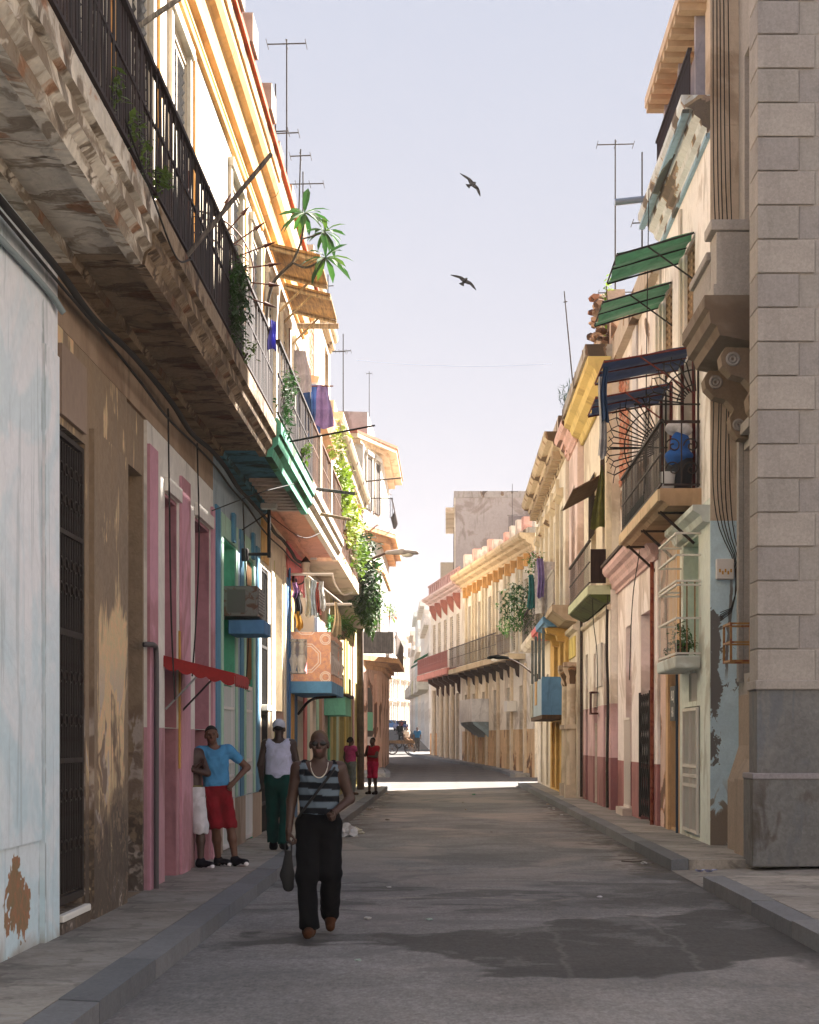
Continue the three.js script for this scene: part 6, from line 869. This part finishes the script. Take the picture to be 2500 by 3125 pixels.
// ---------- laundry and cloths ----------
function sheet(w, h, fold, seed, taper = 1, nx = 14, ny = 10) { const q = rng(seed), ph = q() * 6, tr = [], P = (i, j) => { const u = i / nx, v = j / ny, ww = w * (1 - (1 - taper) * (1 - v)); return V((u - .5) * ww + .02 * Math.sin(v * 5 + ph), -v * h - .03 * Math.sin(u * 7 + ph) * v, fold * Math.sin(u * 13 + ph + v * 1.5) * (.4 + v)); }; for (let i = 0; i < nx; i++) for (let j = 0; j < ny; j++) tr.push([P(i, j), P(i, j + 1), P(i + 1, j + 1)], [P(i, j), P(i + 1, j + 1), P(i + 1, j)]); const front = raw(tr), back = front.clone().translate(0, 0, -.004), a = back.attributes.position.array; for (let i = 0; i < a.length; i += 9) for (let k = 0; k < 3; k++) [a[i + 3 + k], a[i + 6 + k]] = [a[i + 6 + k], a[i + 3 + k]]; back.computeVertexNormals(); return [toCreasedNormals(front, 1), toCreasedNormals(back, 1)]; }
function cloth(name, label, color, x, y, s, w, h, turn = 0, o = {}) { const m = mesh(numbered(name), o.mat ?? M(color, { t: 'cloth', r: .95 }), sheet(w, h, o.fold ?? .03, Math.floor(s * 31 + x * 17 + h * 11), o.taper ?? 1), scene); m.position.set(x, y, -s); m.rotation.y = turn; return tag(m, label, o.cat ?? 'laundry', o.group); }
cloth('towel', 'dark blue towel hanging highest over the left balcony', '#2c4a78', -2.68, 8.4, 30.9, .42, .85, .2, { taper: .45 }); cloth('towel', 'blue striped towel beside the dark blue one', '#4f78b8', -2.5, 8.4, 30.95, .24, 1.05, .2, { taper: .6 }); cloth('towel', 'purple towel at the outer end of the line', '#9b84bd', -2.33, 8.38, 30.9, .38, .8, .2, { taper: .5 }); cloth('sheet', 'white sheet draped behind the blue and purple towels', '#d6cfd6', -2.74, 9.0, 30.75, .4, .8, .2, { taper: .55, fold: .04 });
{ const o = thing('clothes_pole', 'pole with blue and purple towels above the left balcony', 'pole', -3.0, 8.36, -30.9); mesh('rod', iron('#8a5a4a'), [bar(V(0, 0, 0), V(.85, 0, 0), .014)], o); mesh('upright', iron('#7a4a3a'), [bar(V(.03, -1.4, 0), V(.03, 1.2, 0), .012)], o); }
{ const o = thing('drying_rack', 'white pipe drying rack above the orange balcony', 'rack', -3.0, 4.85, -31.3), m = M('#dccdbd', { r: .5 }); mesh('pipe', m, [bar(V(0, 0, 0), V(.82, 0, 0), .028)], o); mesh('pipe', m, [bar(V(.02, -.32, -3), V(1.0, -.32, -3), .028)], o); mesh('brace', m, [bar(V(.3, 0, 0), V(.8, -.3, -2.9), .018)], o); mesh('hose', m, [tube([V(.8, 0, 0), V(.86, -.2, -.3), V(1.0, -.34, -.6), V(1.15, -.28, -.7)], .016, 6, 14)], o); mesh('post', M('#3f78b0', { r: .6 }), [bar(V(-.0, -4.65, .2), V(-.0, .1, .2), .035)], o); }
[['#c58cc0', -2.9, 4.7, .14, .3, 'small mauve garment nearest the wall on the drying rack'], ['#1c1a1e', -2.86, 4.5, .16, .42, 'black garment on the drying rack'], ['#e0a63c', -2.84, 4.15, .14, .35, 'orange garment low on the drying rack'], ['#efe4c8', -2.66, 4.8, .16, .75, 'long cream garment in the middle of the drying rack'], ['#d9e4ea', -2.56, 4.75, .15, .7, 'pale blue garment on the drying rack'], ['#c8695c', -2.47, 4.7, .09, .6, 'narrow red garment on the drying rack'], ['#e8e6e2', -2.4, 4.72, .14, .55, 'white spotted garment at the outer end of the rack']].forEach(([c, x, y, w, h, l]) => cloth('garment', l, c, x, y, 31.35, w, h, .1, { group: 'washing on the drying rack', taper: .7 }));
cloth('rag', 'pale twisted cloth hanging from the drying rack hose', '#e4cfa8', -2.13, 4.35, 31.6, .2, .65, .3, { taper: .25 });
cloth('sheet', 'large white sheet on the right balcony line', '#dcd8d4', 2.78, 6.75, 46.3, .62, 1.5, .35, { fold: .05 }); cloth('towel', 'red and blue checked towel over the white sheet', '#8a7ab0', 2.62, 6.8, 46.0, .2, 1.1, .3); cloth('sheet', 'teal cloth drooping from the right balcony line', '#3c7f80', 2.5, 6.6, 48.5, .35, 1.0, .6, { taper: .5 });
cloth('hammock_cloth', 'olive striped cloth hanging in a cone beside the yellow shutters', '#6a6a34', 3.42, 7.8, 36.4, .46, 1.4, -.15, { taper: .08, fold: .05, cat: 'cloth' });
cloth('awning_rag', 'torn navy and white strip hanging from the outer navy awning', '#2c4468', 2.44, 7.45, 25.3, .12, .85, .2, { taper: .7, cat: 'cloth' }); cloth('awning_rag', 'torn white strip below the navy strip of the awning', '#b9b6b8', 2.4, 7.3, 25.36, .13, 1.25, .1, { taper: .6, cat: 'cloth' });
cloth('blue_rag', 'small violet cloth knotted on the dark railing', '#4a4ab0', -2.2, 6.95, 20.6, .12, .35, 1.2, { cat: 'cloth' });
{ const o = thing('covered_bin', 'dark bin with bright blue cloth cover on the right balcony', 'bin', 3.55, 5.47, -25.1); mesh('bin', M('#1d222c', { r: .7 }), [lathe([[.001, 0], [.19, 0], [.21, .5], [.2, .52], [.001, .52]], 14)], o); mesh('cover', M('#1f62b4', { t: 'cloth', r: .8 }), [blob([{ a: [0, .56, 0], r: [.22, .1, .22] }, { a: [.02, .75, 0], r: [.15, .2, .15] }, { a: [-.05, .5, .1], r: [.16, .14, .12] }], .02, .06)], o); mesh('white_bag', M('#cfccd0', { t: 'cloth' }), [blob([{ a: [.0, 1.0, -.1], r: [.2, .12, .16] }, { a: [.08, .95, .05], r: [.12, .1, .1] }], .02, .05)], o); }
{ const o = thing('paint_bucket', 'white bucket on the right balcony beside the covered bin', 'bucket', 3.35, 5.47, -24.95); mesh('bucket_body', M('#d3d4d8', { r: .4 }), [lathe([[.001, 0], [.1, 0], [.13, .28], [.12, .28], [.09, .02], [.001, .02]], 16)], o); mesh('handle', iron('#777'), [tube([V(-.13, .27, 0), V(-.08, .38, 0), V(.08, .38, 0), V(.13, .27, 0)], .006, 4, 14)], o); }
// ---------- poles, lamps, antennas, wires ----------
function rod(name, label, m, a, b, r, cat = 'pole') { const o = mesh(numbered(name), m, [bar(V(0, 0, 0), V(b[0] - a[0], b[1] - a[1], b[2] - a[2]), r, r * .9, 7)], scene); o.position.set(...a); return tag(o, label, cat); }
rod('flag_pole', 'bare grey wooden pole slanting out from the near left railing', woodm('#8d8886'), [-2.26, 5.86, -14.2], [-1.5, 6.68, -14.0], .022); rod('flag_pole', 'short white pole stub high on the near left railing', woodm('#c9c8c4'), [-2.4, 7.08, -12.5], [-2.02, 7.28, -12.4], .022); rod('iron_pole', 'thin dark rod jutting from the balcony under the towels', iron('#2a2624'), [-2.12, 5.68, -22], [-.97, 5.9, -22], .014); rod('grey_pole', 'thick grey tube jutting out beside the vine', woodm('#75777c'), [-2.16, 5.82, -27], [-1.52, 5.74, -27], .03); rod('pale_pole', 'pale wooden bar below the grey tube beside the vine', woodm('#cbb99c'), [-2.2, 5.6, -28.4], [-1.66, 5.5, -28.4], .03);
rod('utility_pole', 'weathered wooden pole on the left pavement by the olive house', woodm('#8a7a70'), [-2.72, .15, -51.5], [-2.74, 5.2, -51.5], .12);
function lamp(label, m, base, tip, L, dir) { const o = thing('street_lamp', label, 'street lamp', ...base); const B = V(0, 0, 0), Tp = V(tip[0] - base[0], tip[1] - base[1], tip[2] - base[2]); mesh('arm', iron('#5a4438'), [tube([B, B.clone().lerp(Tp, .5).add(V(0, .08, 0)), Tp], .03, 7, 16)], o); const h = blob([{ a: [0, 0, 0], b: [L * .5, .01, 0], ra: .05, rb: .1, k: .05 }, { a: [L * .5, .01, 0], b: [L * .9, 0, 0], ra: .1, rb: .06, k: .05 }], .02, .05, (x, y) => -.05 - y).scale(dir, 1, 1.2); mesh('lamp_head', m, [h.translate(Tp.x, Tp.y, Tp.z)], o); mesh('lens', M('#d9d6cf', { r: .3 }), [blob([{ a: [L * .62 * dir, -.05, 0], r: [.16, .07, .1] }], .02, .02).translate(Tp.x, Tp.y, Tp.z)], o); mesh('wall_plate', iron('#4a3c34'), [box(-.03, .03, -.15, .15, -.08, .08)], o); }
lamp('grey street lamp on a curved arm in front of the sky', M('#9a9493', { r: .5 }), [-3.0, 5.75, -42.3], [-1.55, 6.5, -42], .85, 1);
lamp('white street lamp reaching left from the far right wall', M('#e8e4dc', { r: .5 }), [3.3, 4.0, -60.2], [2.25, 4.75, -60.5], .8, -1);
function antenna(label, x, s, y0, y1, arms, lean = 0) { const o = thing('antenna', label, 'antenna', x, y0, -s, 'rooftop antennas'), m = iron('#4a4744'); mesh('mast', m, [bar(V(0, -.4, 0), V(lean, y1 - y0, 0), .022, .016, 6)], o); for (const [t, l, el] of arms) { const y = (y1 - y0) * t; const b = mesh('boom', m, [bar(V(lean * t - l * .5, y, 0), V(lean * t + l * .5, y + .02, 0), .014)], o); for (let i = 0; i < el; i++) { const xx = lean * t - l * .5 + l * i / Math.max(1, el - 1); mesh('element', m, [bar(V(xx, y, -.25), V(xx, y, .25), .007)], b); } } }
antenna('tallest antenna on the left roof with two wide booms', -3.3, 33.7, 11, 16.1, [[.98, .8, 3], [.62, .5, 2]]); antenna('short antenna before the tallest one on the left roof', -3.3, 31.5, 11, 14.3, [[.72, .5, 3]]); antenna('antenna leaning above the frangipani leaves', -3.3, 35.8, 11.5, 14.6, [[.95, .45, 3]], .1); antenna('antenna with a long boom right of the frangipani', -3.3, 37.5, 11.8, 14.7, [[.9, .95, 4]]); antenna('antenna braced by a stay above the towels', -3.2, 44, 11, 14.2, [[.35, .95, 2], [.9, .3, 0]]); antenna('twin mast antenna nearer the tower', -3.3, 52, 10.9, 14.6, [[.85, .5, 5]]); antenna('thin antenna on the tower roof cabin', -3.9, 82, 17.8, 20.2, [[.95, .3, 2]]);
antenna('antenna with a wide boom above the broken parapet', 3.95, 38.5, 11.8, 15.8, [[.97, .85, 3], [.1, .8, 2]]); antenna('bent mast beside the pink roof spout', 3.95, 33.2, 10.4, 13.6, [[.55, .4, 2]]); antenna('leaning thin mast left of the green awnings', 3.3, 42, 10.4, 13.2, [[.9, .1, 0]], -.3); antenna('antenna over the yellow cornice house', 3.5, 88, 11.3, 15.5, [[.9, .6, 3], [.6, .5, 2]]);
function wire(name, label, pts, r, color = '#1d1b1b') { const c = pts[0], m = mesh(numbered(name), M(color, { r: .8 }), [tube(pts.map(p => V(p[0] - c[0], p[1] - c[1], -(p[2] - c[2]))), r, 4, pts.length * 6)], scene); m.position.set(c[0], c[1], -c[2]); return tag(m, label, 'cable'); }
const run = (x, y, a, b, st, jx, jy) => { const o = []; for (let s = a; s <= b; s += st) o.push([x + rr(0, jx), y + rr(-jy, jy), s]); return o; };
wire('cable_bundle', 'thick black cable bundle clipped under the left balconies', run(-2.93, 5.2, 7, 34.5, 1.3, .05, .05), .035); wire('cable', 'thinner cable below the thick bundle on the left', run(-2.95, 5.08, 7, 34, 1.7, .05, .05), .016); wire('conduit', 'grey conduit along the top of the white wall', [[-2.97, 4.98, 7], [-2.97, 4.98, 9.8], [-2.97, 5.0, 12.4], [-2.96, 4.96, 12.6]], .03, '#8a979a');
wire('cable', 'slack cable hanging down the brown and rose wall', [[-2.93, 5.15, 17.2], [-2.92, 4.2, 17.22], [-2.92, 2.9, 17.35], [-2.9, 2.1, 17.45]], .009); wire('cable', 'slack cable over the second rose pilaster', [[-2.93, 5.15, 19.2], [-2.9, 4, 19.15], [-2.9, 3, 18.9], [-2.91, 2.4, 18.7]], .009); wire('cable', 'slanting cable crossing from rose wall to the blue soffit', [[-2.9, 4.5, 20.2], [-2.5, 5.0, 22], [-2.2, 5.35, 23.5]], .008); wire('cable', 'cable dangling beside the air conditioner', [[-2.93, 5.1, 23.5], [-2.9, 4.2, 23.55], [-2.88, 3.4, 23.8], [-2.9, 2.4, 23.6]], .009); wire('cable', 'loose cable under the pink balcony underside', [[-2.9, 5.35, 26.8], [-2.5, 5.15, 28], [-2.25, 5.42, 29.5]], .008); wire('crack_wire', 'wire hanging along the near balcony edge', [[-2.2, 5.9, 11.2], [-2.19, 5.7, 12.2], [-2.18, 5.55, 13.2], [-2.2, 5.8, 14.1]], .008);
wire('overhead_wire', 'thin wire sagging across the street against the sky', sag(V(-2.6, 12.6, 47), V(3.0, 12.5, 47), .12).map(p => [p.x, p.y, p.z]), .006, '#8a93a8');
for (const [dx, l] of [[0, 'leftmost cable down the beige return wall'], [.06, 'second cable down the beige return wall'], [.11, 'third cable down the beige return wall'], [.17, 'kinked cable down the beige return wall'], [.24, 'cable nearest the stone down the beige return wall']]) wire('cable', l, [[3.84 + dx * .8, 15.9, 23.73], [3.85 + dx * .9, 12.6, 23.73], [3.86 + dx, 9.8, 23.72], [3.9 + dx + rr(-.02, .02), 8.3, 23.7], [3.86 + dx + rr(-.03, .03), 6.6, 23.72], [3.86 + dx, 5.2, 23.72], [3.95 + dx * .8, 4.7, 23.7], [4.16 + dx * .3, 4.2, 23.7], [4.1 - dx * .2, 3.5, 23.7], [3.95, 3.4 + dx * .5, 23.71]], .0075);
wire('cable', 'long cable dropping past the pink house', [[3.5, 7.6, 28.3], [3.55, 5.4, 30], [3.62, 4.4, 32], [3.68, 2.9, 33.1]], .01); wire('cable', 'cable drooping over the ochre house to the white panel', [[3.2, 5.0, 36.2], [3.3, 4.4, 37], [3.5, 3.6, 38.2], [3.55, 2.4, 38.8]], .01); wire('roof_wire', 'taut vertical wire beside the green awnings', [[3.3, 10.7, 26.8], [3.25, 8, 26.7], [3.22, 6, 26.6]], .008);
{ const o = thing('meter_box', 'white electric box with orange windows on the blue return wall', 'electric box', 4.02, 4.0, -23.74); mesh('case', M('#cfc9c4', { r: .6 }), [rbox(-.13, .13, 0, .3, -.04, .06, .02)], o); for (let i = 0; i < 5; i++) mesh('breaker', M('#b8862c', { r: .5 }), [box(-.09 + i * .04, -.065 + i * .04, .1 - (i % 2) * .03, .15 - (i % 2) * .03, .061, .068)], o); }
{ const o = thing('junction_box', 'black junction box high on the beige return wall', 'electric box', 4.05, 8.0, -23.74); mesh('case', M('#2b2627', { r: .7 }), [rbox(-.06, .06, 0, .25, -.03, .06, .01)], o); mesh('pipe', M('#5a4038', { r: .6 }), [bar(V(0, .25, 0), V(0, .6, 0), .02)], o); mesh('yellow_duct', M('#b98f4a', { r: .6 }), [box(-.05, 0, -1.0, -.005, -.02, .02)], o); }
{ const o = thing('air_conditioner', 'window air conditioner over the first mint door', 'air conditioner', -3.03, 3.38, -22.9); mesh('case', M('#8a8784', { t: 'iron', r: .6 }), [rbox(-.25, .42, 0, .42, -.33, .33, .02)], o); mesh('side_vent', M('#5a5653'), [box(.0, .25, .05, .37, .335, .342)], o); const gr = mesh('grille', M('#6d6a68'), [box(.421, .43, .04, .38, -.3, .3)], o); for (let i = 0; i < 8; i++) mesh('slat', M('#a29f9b'), [box(.431, .44, .06 + i * .04, .08 + i * .04, -.3, .3)], gr); }
{ const o = thing('blue_shelf', 'blue metal tray below the window air conditioner', 'shelf', -3.03, 3.14, -23.1); mesh('tray', paint('#1f5f92', 'plaster'), [rbox(.0, .5, 0, .2, -.4, .45, .02)], o); mesh('end_cap', M('#3c4650', { t: 'iron' }), [box(.02, .48, .02, .18, -.46, -.405)], o); }
{ const o = thing('old_lamp_bracket', 'black iron lamp bracket between the mint doors', 'wall bracket', -3.03, 4.4, -24.0), m = iron('#1d1a1a'); mesh('upright', m, [bar(V(.42, -.05, 0), V(.42, .65, 0), .028)], o); mesh('arm', m, [bar(V(0, 0, 0), V(.42, 0, 0), .025)], o); mesh('stay', m, [bar(V(.4, .6, 0), V(.02, .35, 0), .01)], o); mesh('fitting', m, [rbox(-.0, .12, -.1, .08, -.08, .08, .02)], o); mesh('floodlight', M('#8a7f76', { r: .5 }), [rbox(.3, .54, .66, .74, -.1, .1, .02)], o); }
{ const o = thing('wall_lantern', 'small glass lantern on the red panel under the pink balcony', 'lantern', -3.0, 4.9, -32.4); mesh('bracket', iron('#2a2020'), [tube([V(0, -.15, 0), V(.15, -.1, 0), V(.2, .05, 0)], .014, 5, 10)], o); mesh('glass', M('#e6dccb', { trans: .5, r: .3 }), [lathe([[.05, 0], [.09, .2], [.08, .24]], 8).translate(.2, .06, 0)], o); mesh('cap', iron('#3a2a26'), [lathe([[.1, 0], [.04, .08], [.001, .12]], 8).translate(.2, .3, 0)], o); }
{ const o = thing('red_awning', 'small red scalloped awning over the first rose door', 'awning', -3.03, 2.3, -17.5), m = M('#9c2626', { t: 'cloth', r: .9 }); mesh('canopy', m, [extrude2([[0, .25], [.76, .06], [.76, .085], [0, .275]], [], 0, 1.15, (a, b, c) => V(a, b, -c))], o);
  const val = (n, f) => { const pts = [[0, 0]]; for (let i = 0; i <= n * 6; i++) pts.push([i / (n * 6), -.09 - .035 * Math.abs(Math.sin(i / 6 * Math.PI))]); pts.push([1, 0]); return f(pts); }; mesh('front_valance', m, [val(7, p => extrude2(p.map(([a, b]) => [a * 1.15, b + .065]), [], .762, .772, (a, b, c) => V(c, b, -a)))], o); mesh('side_valance', m, [val(5, p => extrude2(p.map(([a, b]) => [a * .76, b + .25 - a * .19]), [], -.01, 0, (a, b, c) => V(a, b, -c)))], o); mesh('strut', M('#9a9a9a', { r: .4, m: .6 }), [bar(V(.02, -.3, -.02), V(.42, .12, -.02), .012)], o); mesh('strut', iron('#2a2626'), [bar(V(.02, -.3, -1.1), V(.42, .12, -1.1), .012)], o); }
{ const o = thing('wall_cage_lamp', 'dark red wire cage on the cream and rose wall', 'lantern', 3.55, 2.3, -38.9), m = iron('#5a2420'); mesh('cage_frame', m, [box(-.16, .02, .5, .54, -.2, .2), box(-.16, .02, 0, .04, -.2, .2)], o); for (let i = 0; i < 6; i++) mesh('cage_bar', m, [box(-.155, -.13, .04, .5, -.19 + i * .072, -.17 + i * .072)], o); }
{ const cv = document.createElement('canvas'); cv.width = 256; cv.height = 192; const c = cv.getContext('2d'); c.fillStyle = '#23252c'; c.fillRect(0, 0, 256, 192); c.fillStyle = '#d8d6d2'; c.font = 'bold 78px sans-serif'; c.textAlign = 'center'; c.fillText('ALQ', 128, 78); c.fillText('HA', 128, 172); const t = new THREE.CanvasTexture(cv); t.colorSpace = THREE.SRGBColorSpace; const o = thing('letter_sign', 'dark sign with white letters on the ochre wall', 'sign', 3.8, 2.0, -27.4); mesh('board', M('#23252c', { r: .6 }), [box(-.03, 0, 0, .58, -.3, .3)], o); const pl = new THREE.PlaneGeometry(.58, .56); pl.rotateY(-Math.PI / 2); pl.translate(-.034, .29, 0); mesh('lettering', new THREE.MeshStandardMaterial({ map: t, roughness: .6 }), pl, o); }
// ---------- gulls ----------
for (const [label, u, v, wx, wy, span] of [['upper gull gliding with wings spread on the slant', 1441, 562, .66, -.75, 1.5], ['lower gull gliding with one wing dipped', 1418, 858, .86, -.51, 1.45], ['tiny distant gull beside the tower', 1188, 1508, .9, -.3, 1.2]]) {
  const d = u < 1200 ? 300 : 80, q = [], st = [[0, .10, -.10, 0, .03], [.1, .11, -.09, .03, .022], [.3, .14, -.04, .06, .018], [.42, .13, -.01, .06, .014], [.7, .04, -.08, .03, .01], [1, -.12, -.15, -.03, .003]];
  for (const sg of [-1, 1]) for (let i = 0; i < 5; i++) { const A = st[i], B = st[i + 1], h = span / 2, P = (S, e, t) => V(sg * S[0] * h, S[3] * h + t * S[4] * 1.6, (S[e] - .01) * h * 2.5 + .07), a = P(A, 1, 0), b = P(B, 1, 0), c = P(B, 2, 0), e = P(A, 2, 0); const m1 = V().addVectors(a, e).multiplyScalar(.5), m2 = V().addVectors(b, c).multiplyScalar(.5); for (const t of [1, -1]) { const n1 = m1.clone().add(V(0, t * A[4], 0)), n2 = m2.clone().add(V(0, t * B[4], 0)); q.push([a, b, n2], [a, n2, n1], [e, n1, n2], [e, n2, c]); } }
  const g = [raw(q), lathe([[.001, -.28], [.04, -.24], [.08, -.1], [.1, .05], [.085, .16], [.05, .22], [.055, .27], [.04, .31], [.016, .33], [.001, .4]], 10).rotateX(Math.PI / 2), extrude2([[-.05, -.18], [.05, -.18], [.14, -.42], [0, -.46], [-.14, -.42]], [], -.006, .006, (a, b, c) => V(a, c, b))];
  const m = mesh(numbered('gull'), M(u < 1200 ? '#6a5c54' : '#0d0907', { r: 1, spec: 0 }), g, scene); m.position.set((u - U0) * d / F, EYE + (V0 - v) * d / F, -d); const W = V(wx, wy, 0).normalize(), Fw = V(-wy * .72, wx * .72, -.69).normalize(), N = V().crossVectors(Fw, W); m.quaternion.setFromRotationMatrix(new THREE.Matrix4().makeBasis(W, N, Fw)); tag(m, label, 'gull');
}
// ---------- litter ----------
const crumple = (seed, r, flat) => { const q = rng(seed), g = new THREE.IcosahedronGeometry(r, 2), p = g.attributes.position, mp = {}; for (let i = 0; i < p.count; i++) { const k = [p.getX(i), p.getY(i), p.getZ(i)].map(v => v.toFixed(3)).join(); const e = mp[k] ??= .6 + .65 * q(); p.setXYZ(i, p.getX(i) * e, Math.max(-r * .2, p.getY(i) * e * flat), p.getZ(i) * e); } g.computeVertexNormals(); return g; };
function litter(name, label, x, y, s, r, flat, color, group) { const m = mesh(numbered(name), M(color, { t: 'cloth', r: .7 }), [crumple(Math.floor(s * 97 + x * 31), r, flat)], scene); m.position.set(x, y + r * .2, -s); return tag(m, label, 'litter', group); }
litter('plastic_bag', 'large white plastic bag dumped at the left kerb', -1.78, .0, 28.6, .22, .8, '#c6c6cc'); litter('plastic_bag', 'smaller bag with yellow print against the white bag', -1.62, .0, 29.4, .13, .7, '#d3cfc0');
{ const m = mesh(numbered('paper_sheet'), M('#b9bce0', { r: .8 }), sheet(.24, .2, .012, 5).map(g => g.rotateX(Math.PI / 2 - .12)), scene); m.position.set(3.0, .17, -18.9); tag(m, 'pale lilac paper lying on the pavement ramp', 'litter'); }
{ const q = rng(77), cols = ['#c8c6c4', '#b7b3ad', '#d2cfd4', '#9c8f80', '#b8a48c', '#6e6458', '#a8b8b0']; const spots = []; for (let i = 0; i < 26; i++) { const left = q() < .55, s = left ? 24 + 30 * q() : 20 + 38 * q(); spots.push([left ? -1.95 + .35 * q() * q() : xrR(s) - .03 - .45 * q() * q(), s]); } for (let i = 0; i < 10; i++) spots.push([-1.6 + 4 * q(), 12 + 34 * q()]);
  spots.forEach(([x, s], i) => litter('litter_scrap', 'scrap of crumpled rubbish lying in the street', x, .002, s, .02 + .05 * q() * q(), .4, cols[i % 7], 'scraps of litter on the road')); }
{ const m = mesh(numbered('litter_scrap'), M('#2f7a50', { r: .5 }), [crumple(3, .05, .6)], scene); m.position.set(.82, .01, -51); tag(m, 'green crushed can in the middle of the road', 'litter'); }
{ const o = thing('manhole_cover', 'round drain lid in the road near the right kerb', 'drain lid', 2.55, .004, -22.6); mesh('lid', M('#8a8580', { t: 'concrete' }), [new THREE.CylinderGeometry(.13, .13, .01, 20)], o); mesh('rim', iron('#4a4542'), [new THREE.TorusGeometry(.14, .012, 6, 24).rotateX(Math.PI / 2)], o); }
// ---------- far vehicles ----------
function car(label, x, s, turn, color) {
  const o = thing('parked_car', label, 'car', x, gy(s), -s, 'blue cars far up the street'); o.rotation.y = turn; const pm = M(color, { r: .3 });
  mesh('body', pm, [extrude2([[-2.1, .35], [2.1, .35], [2.15, .7], [1.9, .85], [1.0, .92], [-1.1, .95], [-2.0, .9], [-2.15, .6]], [], -.8, .8, (a, b, c) => V(c, b, a))], o); mesh('cabin', pm, [extrude2([[-1.5, .94], [.95, .92], [.5, 1.42], [-1.0, 1.45]], [], -.68, .68, (a, b, c) => V(c, b, a))], o);
  mesh('windscreen', M('#2a3440', { r: .1 }), [extrude2([[.56, 1.36], [.93, .98], [.95, .99], [.58, 1.38]], [], -.6, .6, (a, b, c) => V(c, b, a + .012))], o); for (const sx of [-1, 1]) mesh('side_window', M('#2a3440', { r: .1 }), [extrude2([[-1.2, 1.0], [.7, 1.0], [.42, 1.36], [-.9, 1.38]], [], .685, .695, (a, b, c) => V(c * sx, b, a))], o);
  for (const [a, c] of [[1.3, .72], [1.3, -.72], [-1.3, .72], [-1.3, -.72]]) { const w = mesh('wheel', M('#141414'), [new THREE.CylinderGeometry(.33, .33, .2, 16).rotateZ(Math.PI / 2).translate(c, .33, a)], o); mesh('rim', M('#b8b8b8', { r: .3, m: .7 }), [new THREE.CylinderGeometry(.18, .18, .22, 12).rotateZ(Math.PI / 2).translate(c, .33, a)], w); }
  for (const c of [.55, -.55]) mesh('headlight', M('#e6e4dc', { r: .2 }), [new THREE.SphereGeometry(.12, 8, 6).translate(c, .72, 2.08)], o); mesh('bumper', M('#b8b8b8', { r: .3, m: .8 }), [box(-.8, .8, .4, .52, 2.12, 2.22)], o);
}
car('bright blue old car parked across the far street', -8.2, 236, 1.1, '#2b78b8'); car('dark blue old car parked right of the bright one', -6.4, 226, .15, '#2a4f94');
{ const o = thing('hand_cart', 'two-wheeled wooden hand cart in the sun at the far crossing', 'cart', -3.1, gy(111), -111), m = woodm('#8a6a48'); mesh('tray', m, [box(-.9, .9, .72, .8, -.5, .5)], o); mesh('side_board', m, [box(-.9, .9, .8, .95, .47, .5)], o); for (const c of [-.6, .6]) { const w = mesh('wheel', M('#3a2c22'), [new THREE.TorusGeometry(.36, .04, 6, 20).translate(c, .38, .56)], o); const sp = []; for (let i = 0; i < 6; i++) sp.push(bar(V(c, .38, .56), V(c + .35 * Math.cos(i * 1.05), .38 + .35 * Math.sin(i * 1.05), .56), .014)); mesh('spokes', m, sp, w); } mesh('shaft', m, [bar(V(-.9, .75, .3), V(-2.0, .85, .3), .03)], o); mesh('prop_leg', m, [bar(V(.8, 0, .3), V(.8, .72, .3), .03)], o); }
{ const o = thing('cargo_tricycle', 'dark cargo tricycle under the far rider', 'tricycle', -3.5, gy(128), -128), m = iron('#1a1b1c'); mesh('frame', m, [tube([V(-.3, .5, .6), V(0, .9, .3), V(-.1, .6, -.4), V(.2, .5, -.8)], .04, 6, 16)], o); mesh('seat', M('#111'), [rbox(-.25, .05, .95, 1.05, -.2, .25, .03)], o); mesh('cargo_box', M('#23262a', { r: .7 }), [rbox(.1, 1.3, .45, 1.0, -.6, .5, .03)], o); for (const [x, z] of [[-.3, .75], [.35, -.1], [1.0, -.1]]) { const w = mesh('wheel', M('#101010'), [new THREE.TorusGeometry(.3, .045, 6, 18).rotateY(.4).translate(x, .33, z)], o); mesh('hub', M('#777', { m: .6, r: .4 }), [new THREE.SphereGeometry(.06, 8, 6).translate(x, .33, z)], w); } mesh('handlebar', m, [bar(V(-.6, 1.1, .6), V(0, 1.1, .6), .02)], o); }
// ---------- morning haze ----------
scene.fog = new THREE.FogExp2('#efe8e6', 0.0004);
renderer.render(scene, camera);
